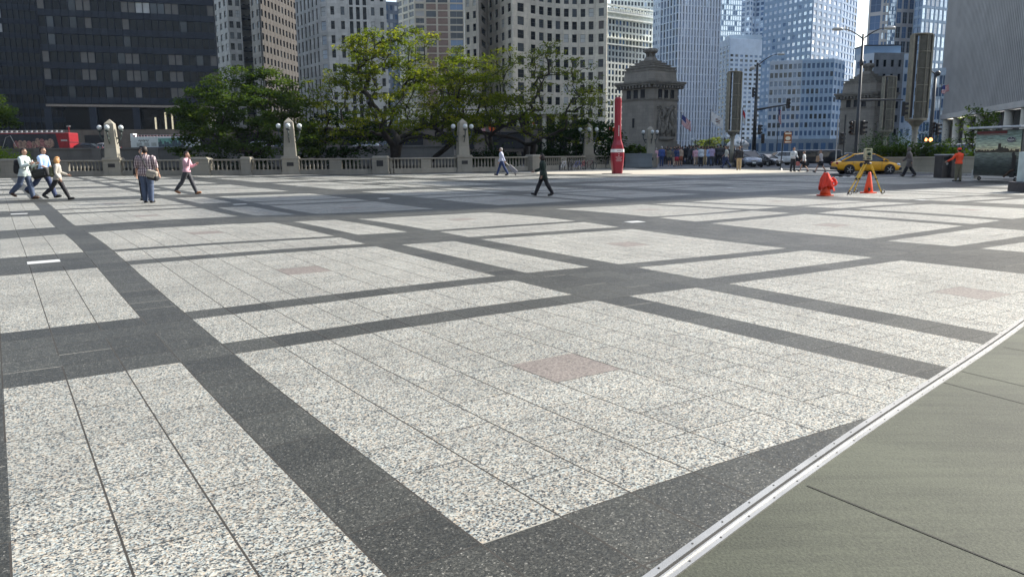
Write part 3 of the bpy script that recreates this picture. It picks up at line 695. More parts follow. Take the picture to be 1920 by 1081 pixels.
mb = MB(); q = PA + dv * .5 + nn * .35; mb.box((q.x, q.y, zsf - .7), (L + .4, 1.2, 1.3), m_fin, an); mb.build('base_beam', rb)
nc = 12
for i in range(nc):
    q = PA + dv * ((i + .55) / nc) + nn * -.3; mb = MB(); mb.lathe([(1.15, -.3), (1.15, .3), (.95, .5), (.95, zsf - 1.4)], m_curve, (q.x, q.y, 0), 12); mb.build('column', rb, smooth=True)
mb = MB(); q = PA + dv * .5 - nn * 2.6; mb.box((q.x, q.y, (zsf - 1) / 2), (L, .3, zsf - 1.5), m_bhdx, an); mb.build('lobby_wall', rb)
# --- towers out of frame on the right whose shadows fall across the plaza
def slab(name, label, s0, s1, t0, t1, H):
    ax = Vector((math.sin(SUN_AZ), math.cos(SUN_AZ))); tx = Vector((-ax.y, ax.x))
    p = [ax * s0 + tx * t1, ax * s0 + tx * t0, ax * s1 + tx * t0, ax * s1 + tx * t1]
    r = thing(name, label, 'building'); mb = MB(); mb.prism([tuple(q) for q in p], 0, H, m_lime)
    d = p[1] - p[0]; an = math.atan2(d.y, d.x)
    for k in range(int(H / 4)):
        q = (p[0] + p[1]) / 2; mb.box((q.x, q.y, 3 + 4 * k), (d.length - 1, .1, 2), m_gdark, an)
    mb.build('wall', r); return r
slab('shaft_tower', 'slender stone shaft standing outside the view to the right', 118, 130, 19.5, 29.6, (118 - 3) * .7813)
slab('stone_office_block', 'stone office block standing outside the view to the right', 118, 135, 29.7, 40.8, (118 - 15) * .7813)

# city blocks behind and beside the photographer: they shade the sky and show in the window glass
def rear(name, label, x0, x1, y0, y1, H, m):
    r = thing(name, label, 'building'); mb = MB(); mb.prism([(x0, y0), (x1, y0), (x1, y1), (x0, y1)], -.4, H, m); mb.build('wall', r)
    mb = MB()
    for k in range(int((H - 6) / 3.8)):
        mb.box(((x0 + x1) / 2, y1 + .02, 5 + 3.8 * k), (x1 - x0 - 2, .1, 1.9), m_gdark); mb.box(((x0 if x0 > 0 else x1) + (-.02 if x0 > 0 else .02), (y0 + y1) / 2, 5 + 3.8 * k), (.1, y1 - y0 - 2, 1.9), m_gdark)
    mb.build('window_bands', r)
rear('gothic_office_block', 'stone office block behind the photographer', -60, 60, -115, -75, 40, m_lime)
rear('brown_office_slab', 'brown office slab behind and left of the photographer', -190, -70, -110, -65, 45, m_brick)
rear('dark_office_slab', 'dark office slab outside the view to the left', -190, -115, -30, 70, 60, m_brickd)
rear('pale_hotel_block', 'stone hotel block outside the view behind to the right', 75, 150, -110, -40, 40, m_lime3)

# ================================================================== BRIDGE TOWERS
m_bh = stone_mat('bridge_house_stone', (.235, .212, .178), .55, 1.1, .18, .7)
m_bht = M('weathered_trim_stone', (.17, .155, .13), .85, var=.25, sc_=1.5, bump=.3)
m_bhd = M('dark_recess', (.015, .015, .017), .9)
def bridge_tower(label, c, rz):
    t = thing('bridge_tower', label, 'bridge tower', c, rz, 'stone towers at the bridge ends')
    a = 3.42
    mb = MB()
    def oct_(h, ch): return [(-h + ch, -h), (h - ch, -h), (h, -h + ch), (h, h - ch), (h - ch, h), (-h + ch, h), (-h, h - ch), (-h, -h + ch)]
    mb.prism(oct_(a, .5), 0, 12.05, m_bh); mb.build('wall', t)
    mb = MB(); mb.prism(oct_(a + .55, .6), -.3, 2.2, m_bht); mb.prism(oct_(a + .35, .6), 2.2, 3.2, m_bht); mb.prism(oct_(a + .12, .55), 3.2, 3.7, m_bht); mb.build('plinth', t)
    mb = MB(); mb.prism(oct_(a + .12, .5), 10.15, 10.4, m_bht); mb.prism(oct_(a + .25, .5), 12.05, 12.5, m_bht); mb.prism(oct_(a + .8, .6), 12.5, 12.8, m_bht); mb.prism(oct_(a + 1.0, .6), 12.8, 13.1, m_bht)
    for i in range(-5, 6):
        for s_ in ((0, -1), (0, 1), (1, 0), (-1, 0)):
            if s_[0]: mb.box((s_[0] * (a + .5), i * .68, 12.25), (.5, .28, .4), m_bht)
            else: mb.box((i * .68, s_[1] * (a + .5), 12.25), (.28, .5, .4), m_bht)
    mb.build('cornice', t)
    mb = MB(); mb.prism(oct_(a - .02, .7), 13.1, 14.75, m_bh, .95); mb.prism(oct_(a - .08, .7), 14.75, 15.0, m_bht)
    mb.build('attic', t)
    mb = MB(); z = 15.0
    for h, dz in ((3.15, .45), (2.6, .38), (2.05, .38), (1.5, .36)):
        mb.prism(oct_(h - .12, .4), z, z + dz * .6, m_bht, .97); mb.prism(oct_(h, .4), z + dz * .6, z + dz, m_bht, .98); z += dz
    mb.prism(oct_(1.0, .3), z, z + .6, m_bht, .7); z += .6; mb.build('stepped_roof', t)
    mb = MB()
    for k in range(4):
        an = k * math.pi / 2 + .78; mb.ball((math.cos(an) * .62, math.sin(an) * .62, z + 1.0), .55, m_bht, 8, (1, 1, .8)); mb.tube([(math.cos(an) * .35, math.sin(an) * .35, z - .1), (math.cos(an) * .6, math.sin(an) * .6, z + .8)], [.35, .22], m_bht, 6)
    mb.lathe([(.5, z - .1), (.3, z + .5), (.7, z + 1.05), (.5, z + 1.4), (.15, z + 1.5)], m_bht, n=10); mb.build('finial', t, smooth=True)
    for (nx, ny) in ((0, -1), (-1, 0), (1, 0)):
        for i in (-1, 0, 1):
            mb = MB(); o = i * 1.5
            if ny: mb.box((o, -a - .02, 11.15), (.85, .12, 1.35), m_bhd); mb.box((o, -a - .1, 10.42), (1.1, .3, .12), m_bht)
            else: mb.box((nx * (a + .02), o, 11.15), (.12, .85, 1.35), m_bhd); mb.box((nx * (a + .1), o, 10.42), (.3, 1.1, .12), m_bht)
            mb.build('window', t)
    mb = MB(); mb.box((-a - .02, .4, 6.6), (.1, .4, 1.5), m_bhd); mb.build('slit_window', t)
    # relief: crowd of carved figures under an arching wing
    mb = MB(); rg = random.Random(4)
    for i in range(26):
        x = rg.uniform(-1.9, 2.0); zb = rg.uniform(4.2, 7.2); hh = rg.uniform(1.2, 2.2)
        pts = [(x + rg.uniform(-.3, .3), -a - .05, zb), (x + rg.uniform(-.35, .35), -a - .3, zb + hh * .55), (x + rg.uniform(-.3, .3), -a - .12, zb + hh)]
        mb.tube(pts, [rg.uniform(.15, .26), rg.uniform(.2, .34), .1], m_bht, 6)
        mb.ball((pts[2][0], -a - .16, zb + hh + .18), .18, m_bht, 6)
    for s_ in (-1, 1):
        for k in range(4):
            mb.tube([(0, -a - .2, 7.6 + .22 * k), (s_ * (.9 + .2 * k), -a - .25, 8.6 + .25 * k), (s_ * (1.9 + .1 * k), -a - .1, 8.0 + .35 * k)], [.2, .17, .06], m_bht, 6)
    mb.tube([(-1.6, -a - .1, 4.1), (.2, -a - .35, 4.0), (1.9, -a - .1, 4.2)], .3, m_bht, 6); mb.ball((0, -a - .3, 8.9), .28, m_bht, 6)
    mb.build('carved_relief', t, smooth=True)
    return t
q = at(1220, 290, 130)
bt = bridge_tower('grimy stone bridge tower beside the red sculpture, carved relief facing the plaza', (q.x, q.y + 2, -.3), R(39))
q = at(1626, 290, 150)
bt2 = copy_tree(bt, (q.x, q.y + 2, -.8), R(36), 'grimy stone bridge tower partly hidden by street lamp and banner frames', 1.0)
bt2['group'] = 'stone towers at the bridge ends'

# ================================================================== BALUSTRADE AND LAMP PIERS
m_bal = stone_mat('balustrade_stone', (.26, .24, .195), .9, 1.6, .2, .8)
m_obel = stone_mat('obelisk_granite', (.29, .27, .22), 1.1, 1.4, .14, .85)
m_globe = M('frosted_globe', (.55, .59, .59), .25, var=.03, sc_=1)
m_iron = M('dark_green_iron', (.03, .045, .042), .5)
m_plaq = M('black_bronze_plaque', (.018, .018, .02), .45)
def wall_pt(px, off=0.):
    """wall line in plan under a photo column"""
    W_ = [(-72, 64.9), (-10, 62.9), (-4.6, 66.9), (1.9, 71), (12.3, 84), (18, 91)]
    k = (px - 960) / FPX
    for a, b in zip(W_, W_[1:]):
        # intersect x = k*y*1.0147 with the segment
        kk = at(px, 300, 1.0).x
        d = (b[0] - a[0], b[1] - a[1]); den = d[0] - kk * d[1]
        t = (kk * a[1] - a[0]) / den
        if -1e-6 <= t <= 1 + 1e-6:
            dd = Vector(d).normalized(); return Vector((a[0] + d[0] * t, a[1] + d[1] * t)), math.atan2(dd.y, dd.x)
    return None
def globe_lamp(root, x, y, z, ang):
    mb = MB(); dx, dy = math.cos(ang), math.sin(ang)
    mb.tube([(x, y, z - .75), (x + dx * .25, y + dy * .25, z - .85), (x + dx * .4, y + dy * .4, z - .6), (x + dx * .4, y + dy * .4, z - .28)], [.07, .06, .05, .06], m_iron, 7)
    mb.lathe([(.05, -.3), (.16, -.26), (.19, -.18), (.12, -.16)], m_iron, (x + dx * .4, y + dy * .4, z), 10)
    mb.tube([(x, y, z - 1.25), (x + dx * .2, y + dy * .2, z - 1.0), (x + dx * .36, y + dy * .36, z - .75)], .035, m_iron, 5)
    br = mb.build('lamp_bracket', root, smooth=True)
    mb = MB(); mb.ball((x + dx * .4, y + dy * .4, z + .05), .195, m_globe, 14); mb.build('globe', br, smooth=True)
def obelisk(label, loc, rz, plaque=True):
    t = thing('lamp_obelisk', label, 'lamp pier', loc, rz, 'stone obelisks with globe lamps')
    mb = MB(); mb.box((0, 0, .06), (1.42, 1.2, .3), m_bal); mb.box((0, 0, .72), (1.28, 1.06, 1.04), m_bal); mb.box((0, 0, 1.29), (1.42, 1.2, .12), m_bal); mb.box((0, 0, 1.39), (1.3, 1.1, .1), m_bal); bevel(mb.build('pedestal', t), .015)
    mb = MB(); h = .48; mb.prism([(-h, -h), (h, -h), (h, h), (-h, h)], 1.44, 4.1, m_obel, .70); h2 = h * .70
    mb.prism([(-h2, -h2), (h2, -h2), (h2, h2), (-h2, h2)], 4.1, 4.45, m_obel, .05); bevel(mb.build('shaft', t), .012)
    for a in (-90, 0, 90, 180): globe_lamp(t, .40 * math.cos(R(a)), .40 * math.sin(R(a)), 3.75, R(a))
    if plaque:
        mb = MB(); mb.box((0, -.54, .82), (.52, .03, .3), m_plaq); mb.build('plaque', t)
    return t
ob0 = None
for (px, lab) in ((212, 'stone obelisk with globe lamps between the two tour buses'), (545, 'stone obelisk with globe lamps right of the left-hand tree'),
                  (868, 'stone obelisk with globe lamps under the right edge of the big tree'), (1103, 'sunlit stone obelisk with globe lamps behind the parked bicycles'),
                  (1218, 'stone obelisk with globe lamps in front of the left bridge tower')):
    if px == 1218: q = at(px, 300, 89); p, an = Vector((q.x, q.y)), R(20)
    else: p, an = wall_pt(px)
    rz = an + (R(40) if px == 1103 else R(12) if px < 600 else R(-12))
    if ob0 is None: ob0 = obelisk(lab, (p.x, p.y, 0), rz, True)
    else: copy_tree(ob0, (p.x, p.y, 0), rz, lab)
def plain_pier(label, px, w_, plaque):
    p, an = wall_pt(px)
    t = thing('wall_pier', label, 'pier', (p.x, p.y, 0), an, 'plain piers of the balustrade')
    mb = MB(); mb.box((0, 0, .62), (w_, .86, 1.24), m_bal); mb.box((0, 0, .06), (w_ + .14, 1.0, .34), m_bal); mb.prism([(-w_ / 2 - .05, -.48), (w_ / 2 + .05, -.48), (w_ / 2 + .05, .48), (-w_ / 2 - .05, .48)], 1.245, 1.42, m_bal, .8); bevel(mb.build('block', t), .02)
    if plaque: mb = MB(); mb.box((0, -.445, .84), (.52, .03, .46), m_plaq); mb.build('plaque', t)
PIERS = [(22, 1.5, 0, 'wide plain pier behind the man with the backpack'), (368, 2.3, 0, 'wide plain pier behind the pink-shirted man'), (463, .8, 0, 'narrow plain pier below the left-hand tree'), (714, 1.25, 1, 'plain pier with a square black plaque below the big tree'), (1001, 1.5, 0, 'broad plain pier behind the dark-suited walker')]
for (px, w_, pq, lab) in PIERS: plain_pier(lab, px, w_, pq)
BALM = None
def baluster_mesh():
    mb = MB(); mb.lathe([(.085, 0), (.085, .05), (.05, .07), (.075, .2), (.082, .3), (.06, .48), (.045, .6), (.06, .66), (.08, .69), (.08, .74)], m_bal, n=8)
    return mb.mesh('baluster')
BALM = baluster_mesh()
def span(pxa, pxb, ea, eb, label):
    (a, an), (b, an2) = wall_pt(pxa), wall_pt(pxb)
    d = b - a; an = math.atan2(d.y, d.x); dn = d.normalized(); a = a + dn * ea; b = b - dn * eb; L = (b - a).length; c = (a + b) / 2
    t = thing('balustrade', label, 'balustrade', (c.x, c.y, 0), an, 'balustrade spans along the river edge')
    mb = MB(); mb.box((0, 0, .14), (L, .5, .5), m_bal); bevel(mb.build('base_course', t), .015)
    mb = MB(); mb.box((0, 0, 1.19), (L, .42, .12), m_bal); bevel(mb.build('top_rail', t), .02)
    n = max(3, int(L / .31)); mid = n > 14
    blk = []
    for i in range(n):
        x = -L / 2 + L * (i + .5) / n
        if mid and abs(i - (n - 1) / 2) < 1.6: continue
        o = bpy.data.objects.new('baluster', BALM); COL.objects.link(o); o.parent = t; o.location = (x, 0, .39)
    if mid: mb = MB(); mb.box((0, 0, .76), (L / n * 3.0, .3, .73), m_bal); mb.build('middle_block', t)
spans = [(-40, 22, 0, .78, 'balustrade span at the left edge of the photo'), (22, 212, .78, .7, 'balustrade span behind the three walkers'), (212, 368, .7, 1.2, 'balustrade span behind the plaid-shirted man'),
         (368, 463, 1.2, .45, 'balustrade span just right of the pink-shirted man'), (463, 545, .45, .7, 'balustrade span between the narrow pier and an obelisk'), (545, 714, .7, .7, 'long balustrade span left of the square black plaque'),
         (714, 735, .7, 0, 'short straight balustrade piece at the bend of the wall'), (735, 868, 0.05, .7, 'balustrade span right of the square black plaque'), (868, 1001, .7, .8, 'balustrade span behind the man with the suitcase'), (1001, 1103, .8, .75, 'balustrade span behind the four parked bicycles'),
         (1103, 1176, .75, 0, 'balustrade span behind the red sculpture')]
for s_ in spans: span(*s_)

# stone planter box near the bridge tower and long planter wall at the right
m_plant = stone_mat('planter_stone', (.29, .27, .21), .5, 2.2, .15)
m_pl2 = stone_mat('dark_planter_granite', (.15, .17, .18), .5, 1.8, .15)
def planter(label, c, rz, L, W_, H, m):
    t = thing('planter', label, 'planter', c, rz)
    mb = MB(); mb.box((0, 0, H / 2 - .05), (L, W_, H + .1), m); mb.box((0, 0, .12), (L + .12, W_ + .12, .3), m); bevel(mb.build('basin', t), .02)
    mb = MB(); mb.box((0, 0, H + .04), (L + .1, W_ + .1, .12), m); bevel(mb.build('rim', t), .02)
    mb = MB(); mb.box((0, 0, H + .085), (L - .3, W_ - .3, .05), M('soil', (.05, .035, .02), .95)); mb.build('soil', t)
    return t
q = at(1192, 312, 84); planter('grey granite planter box between the red sculpture and the crowd', (q.x, q.y, 0), R(12), 3.0, 1.6, 1.35, m_pl2)
q = at(1750, 320, 58); q.z = -.1; planter('long low beige stone planter behind the taxi and the trash bins', (q.x + .6, q.y, -.1), R(-4), 11.5, 2.2, 1.05, m_plant)

# ================================================================== FOLIAGE
def leaf_mat(name, col, trans=.5, col2=None):
    m, n, l, b = nt(name)
    n.remove(b); out = n['Material Output']
    tc = n.new('ShaderNodeTexCoord'); nz = n.new('ShaderNodeTexNoise'); nz.inputs['Scale'].default_value = .55; nz.inputs['Detail'].default_value = 5; l.new(tc.outputs['Object'], nz.inputs['Vector'])
    at_ = n.new('ShaderNodeAttribute'); at_.attribute_name = 'tint'
    ad = n.new('ShaderNodeMath'); ad.operation = 'ADD'; l.new(nz.outputs[0], ad.inputs[0]); l.new(at_.outputs['Fac'], ad.inputs[1])
    rp = n.new('ShaderNodeMapRange'); rp.inputs[1].default_value = .55; rp.inputs[2].default_value = 1.35; l.new(ad.outputs[0], rp.inputs[0])
    mx = n.new('ShaderNodeMix'); mx.data_type = 'RGBA'; mx.inputs[6].default_value = (*col, 1); mx.inputs[7].default_value = (*(col2 or [c * 1.9 for c in col]), 1); l.new(rp.outputs[0], mx.inputs[0])
    d = n.new('ShaderNodeBsdfDiffuse'); t = n.new('ShaderNodeBsdfTranslucent'); g = n.new('ShaderNodeMixShader'); g.inputs[0].default_value = trans
    sc2 = n.new('ShaderNodeVectorMath'); sc2.operation = 'MULTIPLY'; sc2.inputs[1].default_value = (1.5, 1.4, .5); l.new(mx.outputs[2], sc2.inputs[0])
    l.new(mx.outputs[2], d.inputs[0]); l.new(sc2.outputs[0], t.inputs[0]); l.new(d.outputs[0], g.inputs[1]); l.new(t.outputs[0], g.inputs[2]); l.new(g.outputs[0], out.inputs[0])
    return m
m_leaf = leaf_mat('locust_leaves', (.075, .11, .018), .6, (.36, .36, .05))
m_leafd = leaf_mat('dark_green_leaves', (.042, .075, .022), .5, (.145, .205, .05))
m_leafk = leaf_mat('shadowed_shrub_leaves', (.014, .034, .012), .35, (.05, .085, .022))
m_leaff = leaf_mat('far_pale_leaves', (.11, .15, .05), .5, (.24, .27, .11))
m_leafb = leaf_mat('bright_shrub_leaves', (.10, .18, .02), .5, (.28, .34, .06))
m_bark = M('dark_bark', (.022, .018, .015), .95, var=.4, sc_=6, bump=.6)
def leaves_mesh(name, clusters, m, per, size, rng, flat=.35, parent=None, droop=.0):
    V = []; F = []; T = []
    for (c, r, tint) in clusters:
        n = int(per * (r ** 2) * rng.uniform(.7, 1.3)) + 3
        for _ in range(n):
            a = rng.uniform(0, 6.283); rr = r * math.sqrt(rng.random()); z = rng.gauss(0, 1) * r * flat * .6
            p = Vector((c[0] + rr * math.cos(a), c[1] + rr * math.sin(a), c[2] + z - droop * rr * rr))
            s = size * rng.uniform(.6, 1.35); ax = Vector((rng.gauss(0, 1), rng.gauss(0, 1), rng.gauss(0, .45))).normalized()
            up = Vector((rng.gauss(0, .6), rng.gauss(0, .6), 1)).normalized(); b = ax.cross(up)
            if b.length < .1: continue
            b = b.normalized() * s * .34; ax = ax * s * .5
            i = len(V); V += [p - ax, p + b - ax * .1, p + ax, p - b - ax * .1]; F.append((i, i + 1, i + 2, i + 3)); T.append(tint + rng.uniform(-.15, .15))
    me = bpy.data.meshes.new(name); me.from_pydata([tuple(v) for v in V], [], F); me.materials.append(m)
    at_ = me.attributes.new('tint', 'FLOAT', 'FACE'); at_.data.foreach_set('value', T); me.update()
    o = bpy.data.objects.new(name, me); COL.objects.link(o)
    if parent: o.parent = parent
    return o
def tree(label, base, H, rx, ry, zlow, seed, nclus=170, lean=(0, 0), trunks=((0, 0),), th=2.0, tr=.34, per=26, m=None, size=.34, fl=.3, cs=(.7, 1.25), name='deciduous_tree', group=None, cz=None, asym=0.):
    """crown = flattened dome between zlow and H; branches grown to each leaf cluster by nearest-node joining"""
    rng = random.Random(seed); t = thing(name, label, 'tree', base, 0, group)
    nodes = []; par = []; 
    def addn(p, q): nodes.append(Vector(p)); par.append(q); return len(nodes) - 1
    for (dx, dy) in trunks:
        i = addn((dx * .25, dy * .25, -.3), -1)
        n_ = 5
        for k in range(1, n_ + 1):
            f = k / n_
            i = addn((dx * (.25 + .75 * f) + rng.gauss(0, .05) + lean[0] * f, dy * (.25 + .75 * f) + rng.gauss(0, .05) + lean[1] * f, th * f), i)
    att = []
    zc = zlow + (H - zlow) * .12
    while len(att) < nclus:
        a = rng.uniform(0, 6.283); u = rng.random(); ph = math.acos(1 - u * (1.25)) if u < .9 else math.acos(max(-1, 1 - u * 1.25))
        sh = rng.uniform(.55, 1.0) ** .6
        x = math.sin(ph) * math.cos(a) * rx * sh; y = math.sin(ph) * math.sin(a) * ry * sh; z = zc + math.cos(ph) * (H - zc) * sh
        x += asym * (z - zc) * .3
        nn_ = mnoise.noise(Vector((x * .28 + seed, y * .28, z * .45)))
        if nn_ < -.26: continue
        att.append(Vector((x + lean[0], y + lean[1], z)))
    att.sort(key=lambda p: (p - Vector((lean[0], lean[1], th))).length)
    plen = [0.] * len(nodes)
    for i in range(1, len(nodes)): plen[i] = plen[par[i]] + (nodes[i] - nodes[par[i]]).length if par[i] >= 0 else 0
    tips = []
    first = [i for i in range(len(nodes)) if nodes[i].z > th * .45]
    for a in att:
        best = None; bd = 1e9
        for i in (range(len(nodes))):
            if nodes[i].z < th * .6: continue
            dv_ = a - nodes[i]; d = dv_.length + .12 * plen[i] + (2.0 if dv_.z < -.6 else 0)
            if d < bd: bd = d; best = i
        p0 = nodes[best]; d = a - p0; n_ = max(2, int(d.length / .7)); i = best
        bend = Vector((rng.gauss(0, .16), rng.gauss(0, .16), rng.uniform(-.02, .22))) * d.length
        for k in range(1, n_ + 1):
            f = k / n_; p = p0 + d * f + bend * math.sin(math.pi * f) + Vector((rng.gauss(0, .05), rng.gauss(0, .05), rng.gauss(0, .04)))
            j = addn(p, i); plen.append(plen[i] + (nodes[j] - nodes[i]).length); i = j
        tips.append(i)
    cnt = [0.] * len(nodes)
    for i in range(len(nodes) - 1, -1, -1):
        if cnt[i] == 0: cnt[i] = .022 ** 2.3
        if par[i] >= 0: cnt[par[i]] += cnt[i]
    rad = [c ** (1 / 2.3) for c in cnt]; rm = max(rad); k_ = tr / rm; rad = [max(.012, r * (1 + (k_ - 1) * (r / rm) ** .8)) for r in rad]
    mb = MB(); ch = {}
    for i, p in enumerate(par):
        if p >= 0: ch.setdefault(p, []).append(i)
    starts = [(i, None) for i, p in enumerate(par) if p < 0]
    trunkmb = MB()
    stack = list(starts); first_run = True
    while stack:
        i, pr = stack.pop(); pts = []; rs = []
        if pr is not None: pts.append(nodes[pr]); rs.append(min(rad[pr], rad[i] * 1.15))
        cur = i
        while True:
            pts.append(nodes[cur]); rs.append(rad[cur]); c = ch.get(cur, [])
            if not c: break
            c = sorted(c, key=lambda q: -rad[q])
            for o in c[1:]: stack.append((o, cur))
            cur = c[0]
        big = rs[0] > .1
        (trunkmb if pr is None else mb).tube(pts, rs, m_bark, 9 if rs[0] > .15 else 5 if rs[0] > .05 else 4, cap=False)
    trunkmb.build('trunk', t, smooth=True); mb.build('branches', t, smooth=True)
    cl = []
    for j in tips:
        p = nodes[j]; r = rng.uniform(*cs); tint = rng.uniform(-.1, .25); cl.append((p, r, tint))
        q = par[j]
        if q >= 0 and rng.random() < .5: cl.append((nodes[q] + Vector((0, 0, .1)), r * .6, tint - .1))
    leaves_mesh('crown', cl, m or m_leaf, per, size, rng, fl, t)
    return t
TG = 'trees along the river wall'
q = at(468, 300, 71); tree('dark green low dome-shaped tree at the left, its trunk behind the narrow pier', (q.x, q.y, 0), 9.3, 6.4, 5.0, 2.2, 11, 300, trunks=((.3, 0), (-.5, .3)), th=1.8, tr=.22, per=125, m=m_leafd, size=.25, cs=(.6, 1.1), group=TG)
q = at(738, 300, 73); tree('big wide-spreading tree with a thick dark trunk in the middle of the photo', (q.x, q.y, 0), 13.2, 8.3, 6.0, 3.2, 21, 380, trunks=((0, 0), (.4, .2)), th=2.4, tr=.38, per=80, size=.23, cs=(.5, 1.0), fl=.26, group=TG, asym=.1)
q = at(784, 300, 76); tree('slimmer tree leaning right beside the big trunk', (q.x, q.y, 0), 11.8, 5.6, 5.0, 4.4, 31, 170, trunks=((.8, 0),), th=3.2, lean=(3.2, 0), tr=.24, per=70, size=.23, cs=(.55, 1.0), fl=.26, group=TG)
q = at(992, 300, 79); tree('sparse twiggy tree with yellowing leaves left of the red sculpture', (q.x, q.y, 0), 12.7, 8.1, 6.0, 3.2, 41, 320, trunks=((-.3, 0), (.5, .2)), th=2.4, tr=.3, per=42, size=.22, cs=(.5, 1.0), fl=.26, group=TG, asym=.12)
q = at(958, 300, 76); tree('small crooked tree with a curved dark stem beside the sparse twiggy tree', (q.x, q.y, 0), 7.6, 5.0, 4.0, 3.6, 51, 70, trunks=((-.8, 0),), th=2.6, lean=(-1.6, 0), tr=.24, per=16, size=.34, group=TG)
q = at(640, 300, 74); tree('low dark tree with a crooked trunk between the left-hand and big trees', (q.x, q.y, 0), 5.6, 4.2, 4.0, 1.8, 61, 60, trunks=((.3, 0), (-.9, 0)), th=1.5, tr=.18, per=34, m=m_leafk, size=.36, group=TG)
q = at(-30, 300, 84); tree('dark tree at the left edge of the photo', (q.x, q.y, 0), 8.6, 3.6, 3, 5.0, 71, 60, th=3.8, tr=.2, per=40, m=m_leafd, size=.38, group=TG)
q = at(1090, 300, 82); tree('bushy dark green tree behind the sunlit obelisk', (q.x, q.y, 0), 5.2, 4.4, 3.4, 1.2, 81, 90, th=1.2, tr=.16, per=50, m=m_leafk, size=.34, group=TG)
# shrubs
def shrub(label, base, rx, ry, h, m, seed, n=60, per=40, size=.16, group=None):
    rng = random.Random(seed); t = thing('shrub', label, 'shrub', base, 0, group); mb = MB(); cl = []
    for i in range(n):
        a = rng.uniform(0, 6.28); rr = math.sqrt(rng.random()); x, y = rx * rr * math.cos(a), ry * rr * math.sin(a); z = h * rng.uniform(.25, 1) * math.sqrt(max(.1, 1 - rr * rr * .75))
        if i % 2 == 0: mb.tube([(x * .2, y * .2, -.1), (x * .7, y * .7, z * .6), (x, y, z)], [.03, .02, .008], m_bark, 4)
        cl.append(((x, y, z), h * rng.uniform(.22, .36), rng.uniform(-.1, .2)))
    mb.build('stems', t); leaves_mesh('leaves', cl, m, per / (h * h * .09) * .09 * 9, size, rng, .9, t); return t
q = at(18, 298, 70); shrub('bright yellow-green shrub behind the wall at the left edge', (q.x, q.y, .3), 2.0, 1.0, 1.9, m_leafb, 5, 80)
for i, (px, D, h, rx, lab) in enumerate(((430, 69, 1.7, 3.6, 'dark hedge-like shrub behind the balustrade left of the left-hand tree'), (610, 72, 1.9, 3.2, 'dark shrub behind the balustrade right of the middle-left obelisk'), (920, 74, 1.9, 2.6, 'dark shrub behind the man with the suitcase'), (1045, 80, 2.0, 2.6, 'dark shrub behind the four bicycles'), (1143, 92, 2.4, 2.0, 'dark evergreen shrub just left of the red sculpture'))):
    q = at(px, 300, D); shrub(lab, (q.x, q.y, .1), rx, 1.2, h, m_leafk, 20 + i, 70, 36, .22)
q = at(1168, 312, 84); shrub('spiky dark plant in the granite planter beside the red sculpture', (q.x + 1.1, q.y, 1.4), 1.3, .6, .8, m_leafd, 33, 40, 40, .3)
for i, (px, D, h, rx, z, lab, mm) in enumerate(((1652, 72, 2.9, 2.3, .2, 'dark shrub left of the nearest banner frame', m_leafk), (1668, 60, 1.1, 1.6, .85, 'olive bush in the long planter right of the taxi', m_leafd), (1726, 59, 1.3, 2.2, .85, 'green bush in the long planter behind the grey-coated man', m_leafd), (1780, 59, .8, 1.6, .85, 'low bright green bush in the long planter behind the trash bins', m_leafb), (1716, 84, 3.4, 3.0, 0, 'tall dark bush behind the nearest banner frame', m_leafk), (1755, 90, 2.8, 2.5, 0, 'tall dark bush right of the orange pedestrian signals', m_leafk))):
    q = at(px, 300, D); shrub(lab, (q.x, q.y, z), rx, 1.0, h, mm, 50 + i, 60, 30, .2)
q = at(1822, 300, 66); tree('small green street tree in front of the columns at the right', (q.x, q.y, 0), 5.0, 1.7, 1.6, 1.6, 91, 40, th=1.6, tr=.09, per=60, m=m_leafd, size=.24, cs=(.4, .8), name='street_tree')
q = at(1849, 300, 60); tree('slim street tree just left of the poster stand', (q.x, q.y, 0), 4.4, 1.1, 1.1, 1.8, 92, 26, th=1.7, tr=.08, per=60, m=m_leafd, size=.22, cs=(.35, .7), name='street_tree')
q = at(1348, 290, 250); tree('pale green sunlit tree far down the avenue beyond the crowd', (q.x, q.y, 0), 6.6, 5.5, 4, 1.6, 93, 60, th=1.6, tr=.2, per=26, m=m_leaff, size=.6, name='street_tree')
q = at(1318, 290, 262); tree('pale green far tree left of the white flag pole', (q.x, q.y, 0), 5.6, 4.5, 4, 1.6, 94, 50, th=1.6, tr=.2, per=26, m=m_leaff, size=.6, name='street_tree')

# ================================================================== FAR BANK BEHIND THE WALL
m_emb = stone_mat('embankment_stone', (.115, .11, .10), .8, 2.0, .2)
m_emb2 = stone_mat('brown_embankment', (.13, .11, .09), .8, 2.0, .2)
mb = MB(); mb.prism([(-140, 112), (-8, 112), (-8, 150), (-140, 150)], -.4, 2.1, m_emb); tag(mb.build('embankment_terrace'), kind='structure')
t = thing('parapet_wall', 'long grey stone parapet across the river behind the balustrade', 'wall'); mb = MB()
zp = zat(280, 200, 111.5); mb.box((-74, 111.6, zp / 2), (132, .8, zp), m_emb); mb.box((-74, 111.6, zp + .12), (132, 1.2, .22), m_emb); mb.build('wall_face', t)
mb = MB()
for i in range(16): mb.box((-138 + i * 8, 111.1, zp / 2), (1.3, .5, zp + .3), m_emb)
mb.build('buttresses', t)
mb = MB(); mb.box((-70, 148, 4.2), (150, 2, 4.6), m_emb2)
for i in range(15): mb.box((-132 + i * 9.4, 146.85, 4.0), (6, .3, 3.0), m_bhd)
t = thing('arcade_wall', 'brown stone arcade wall with dark openings behind the tour buses', 'wall'); mb.build('wall_face', t)
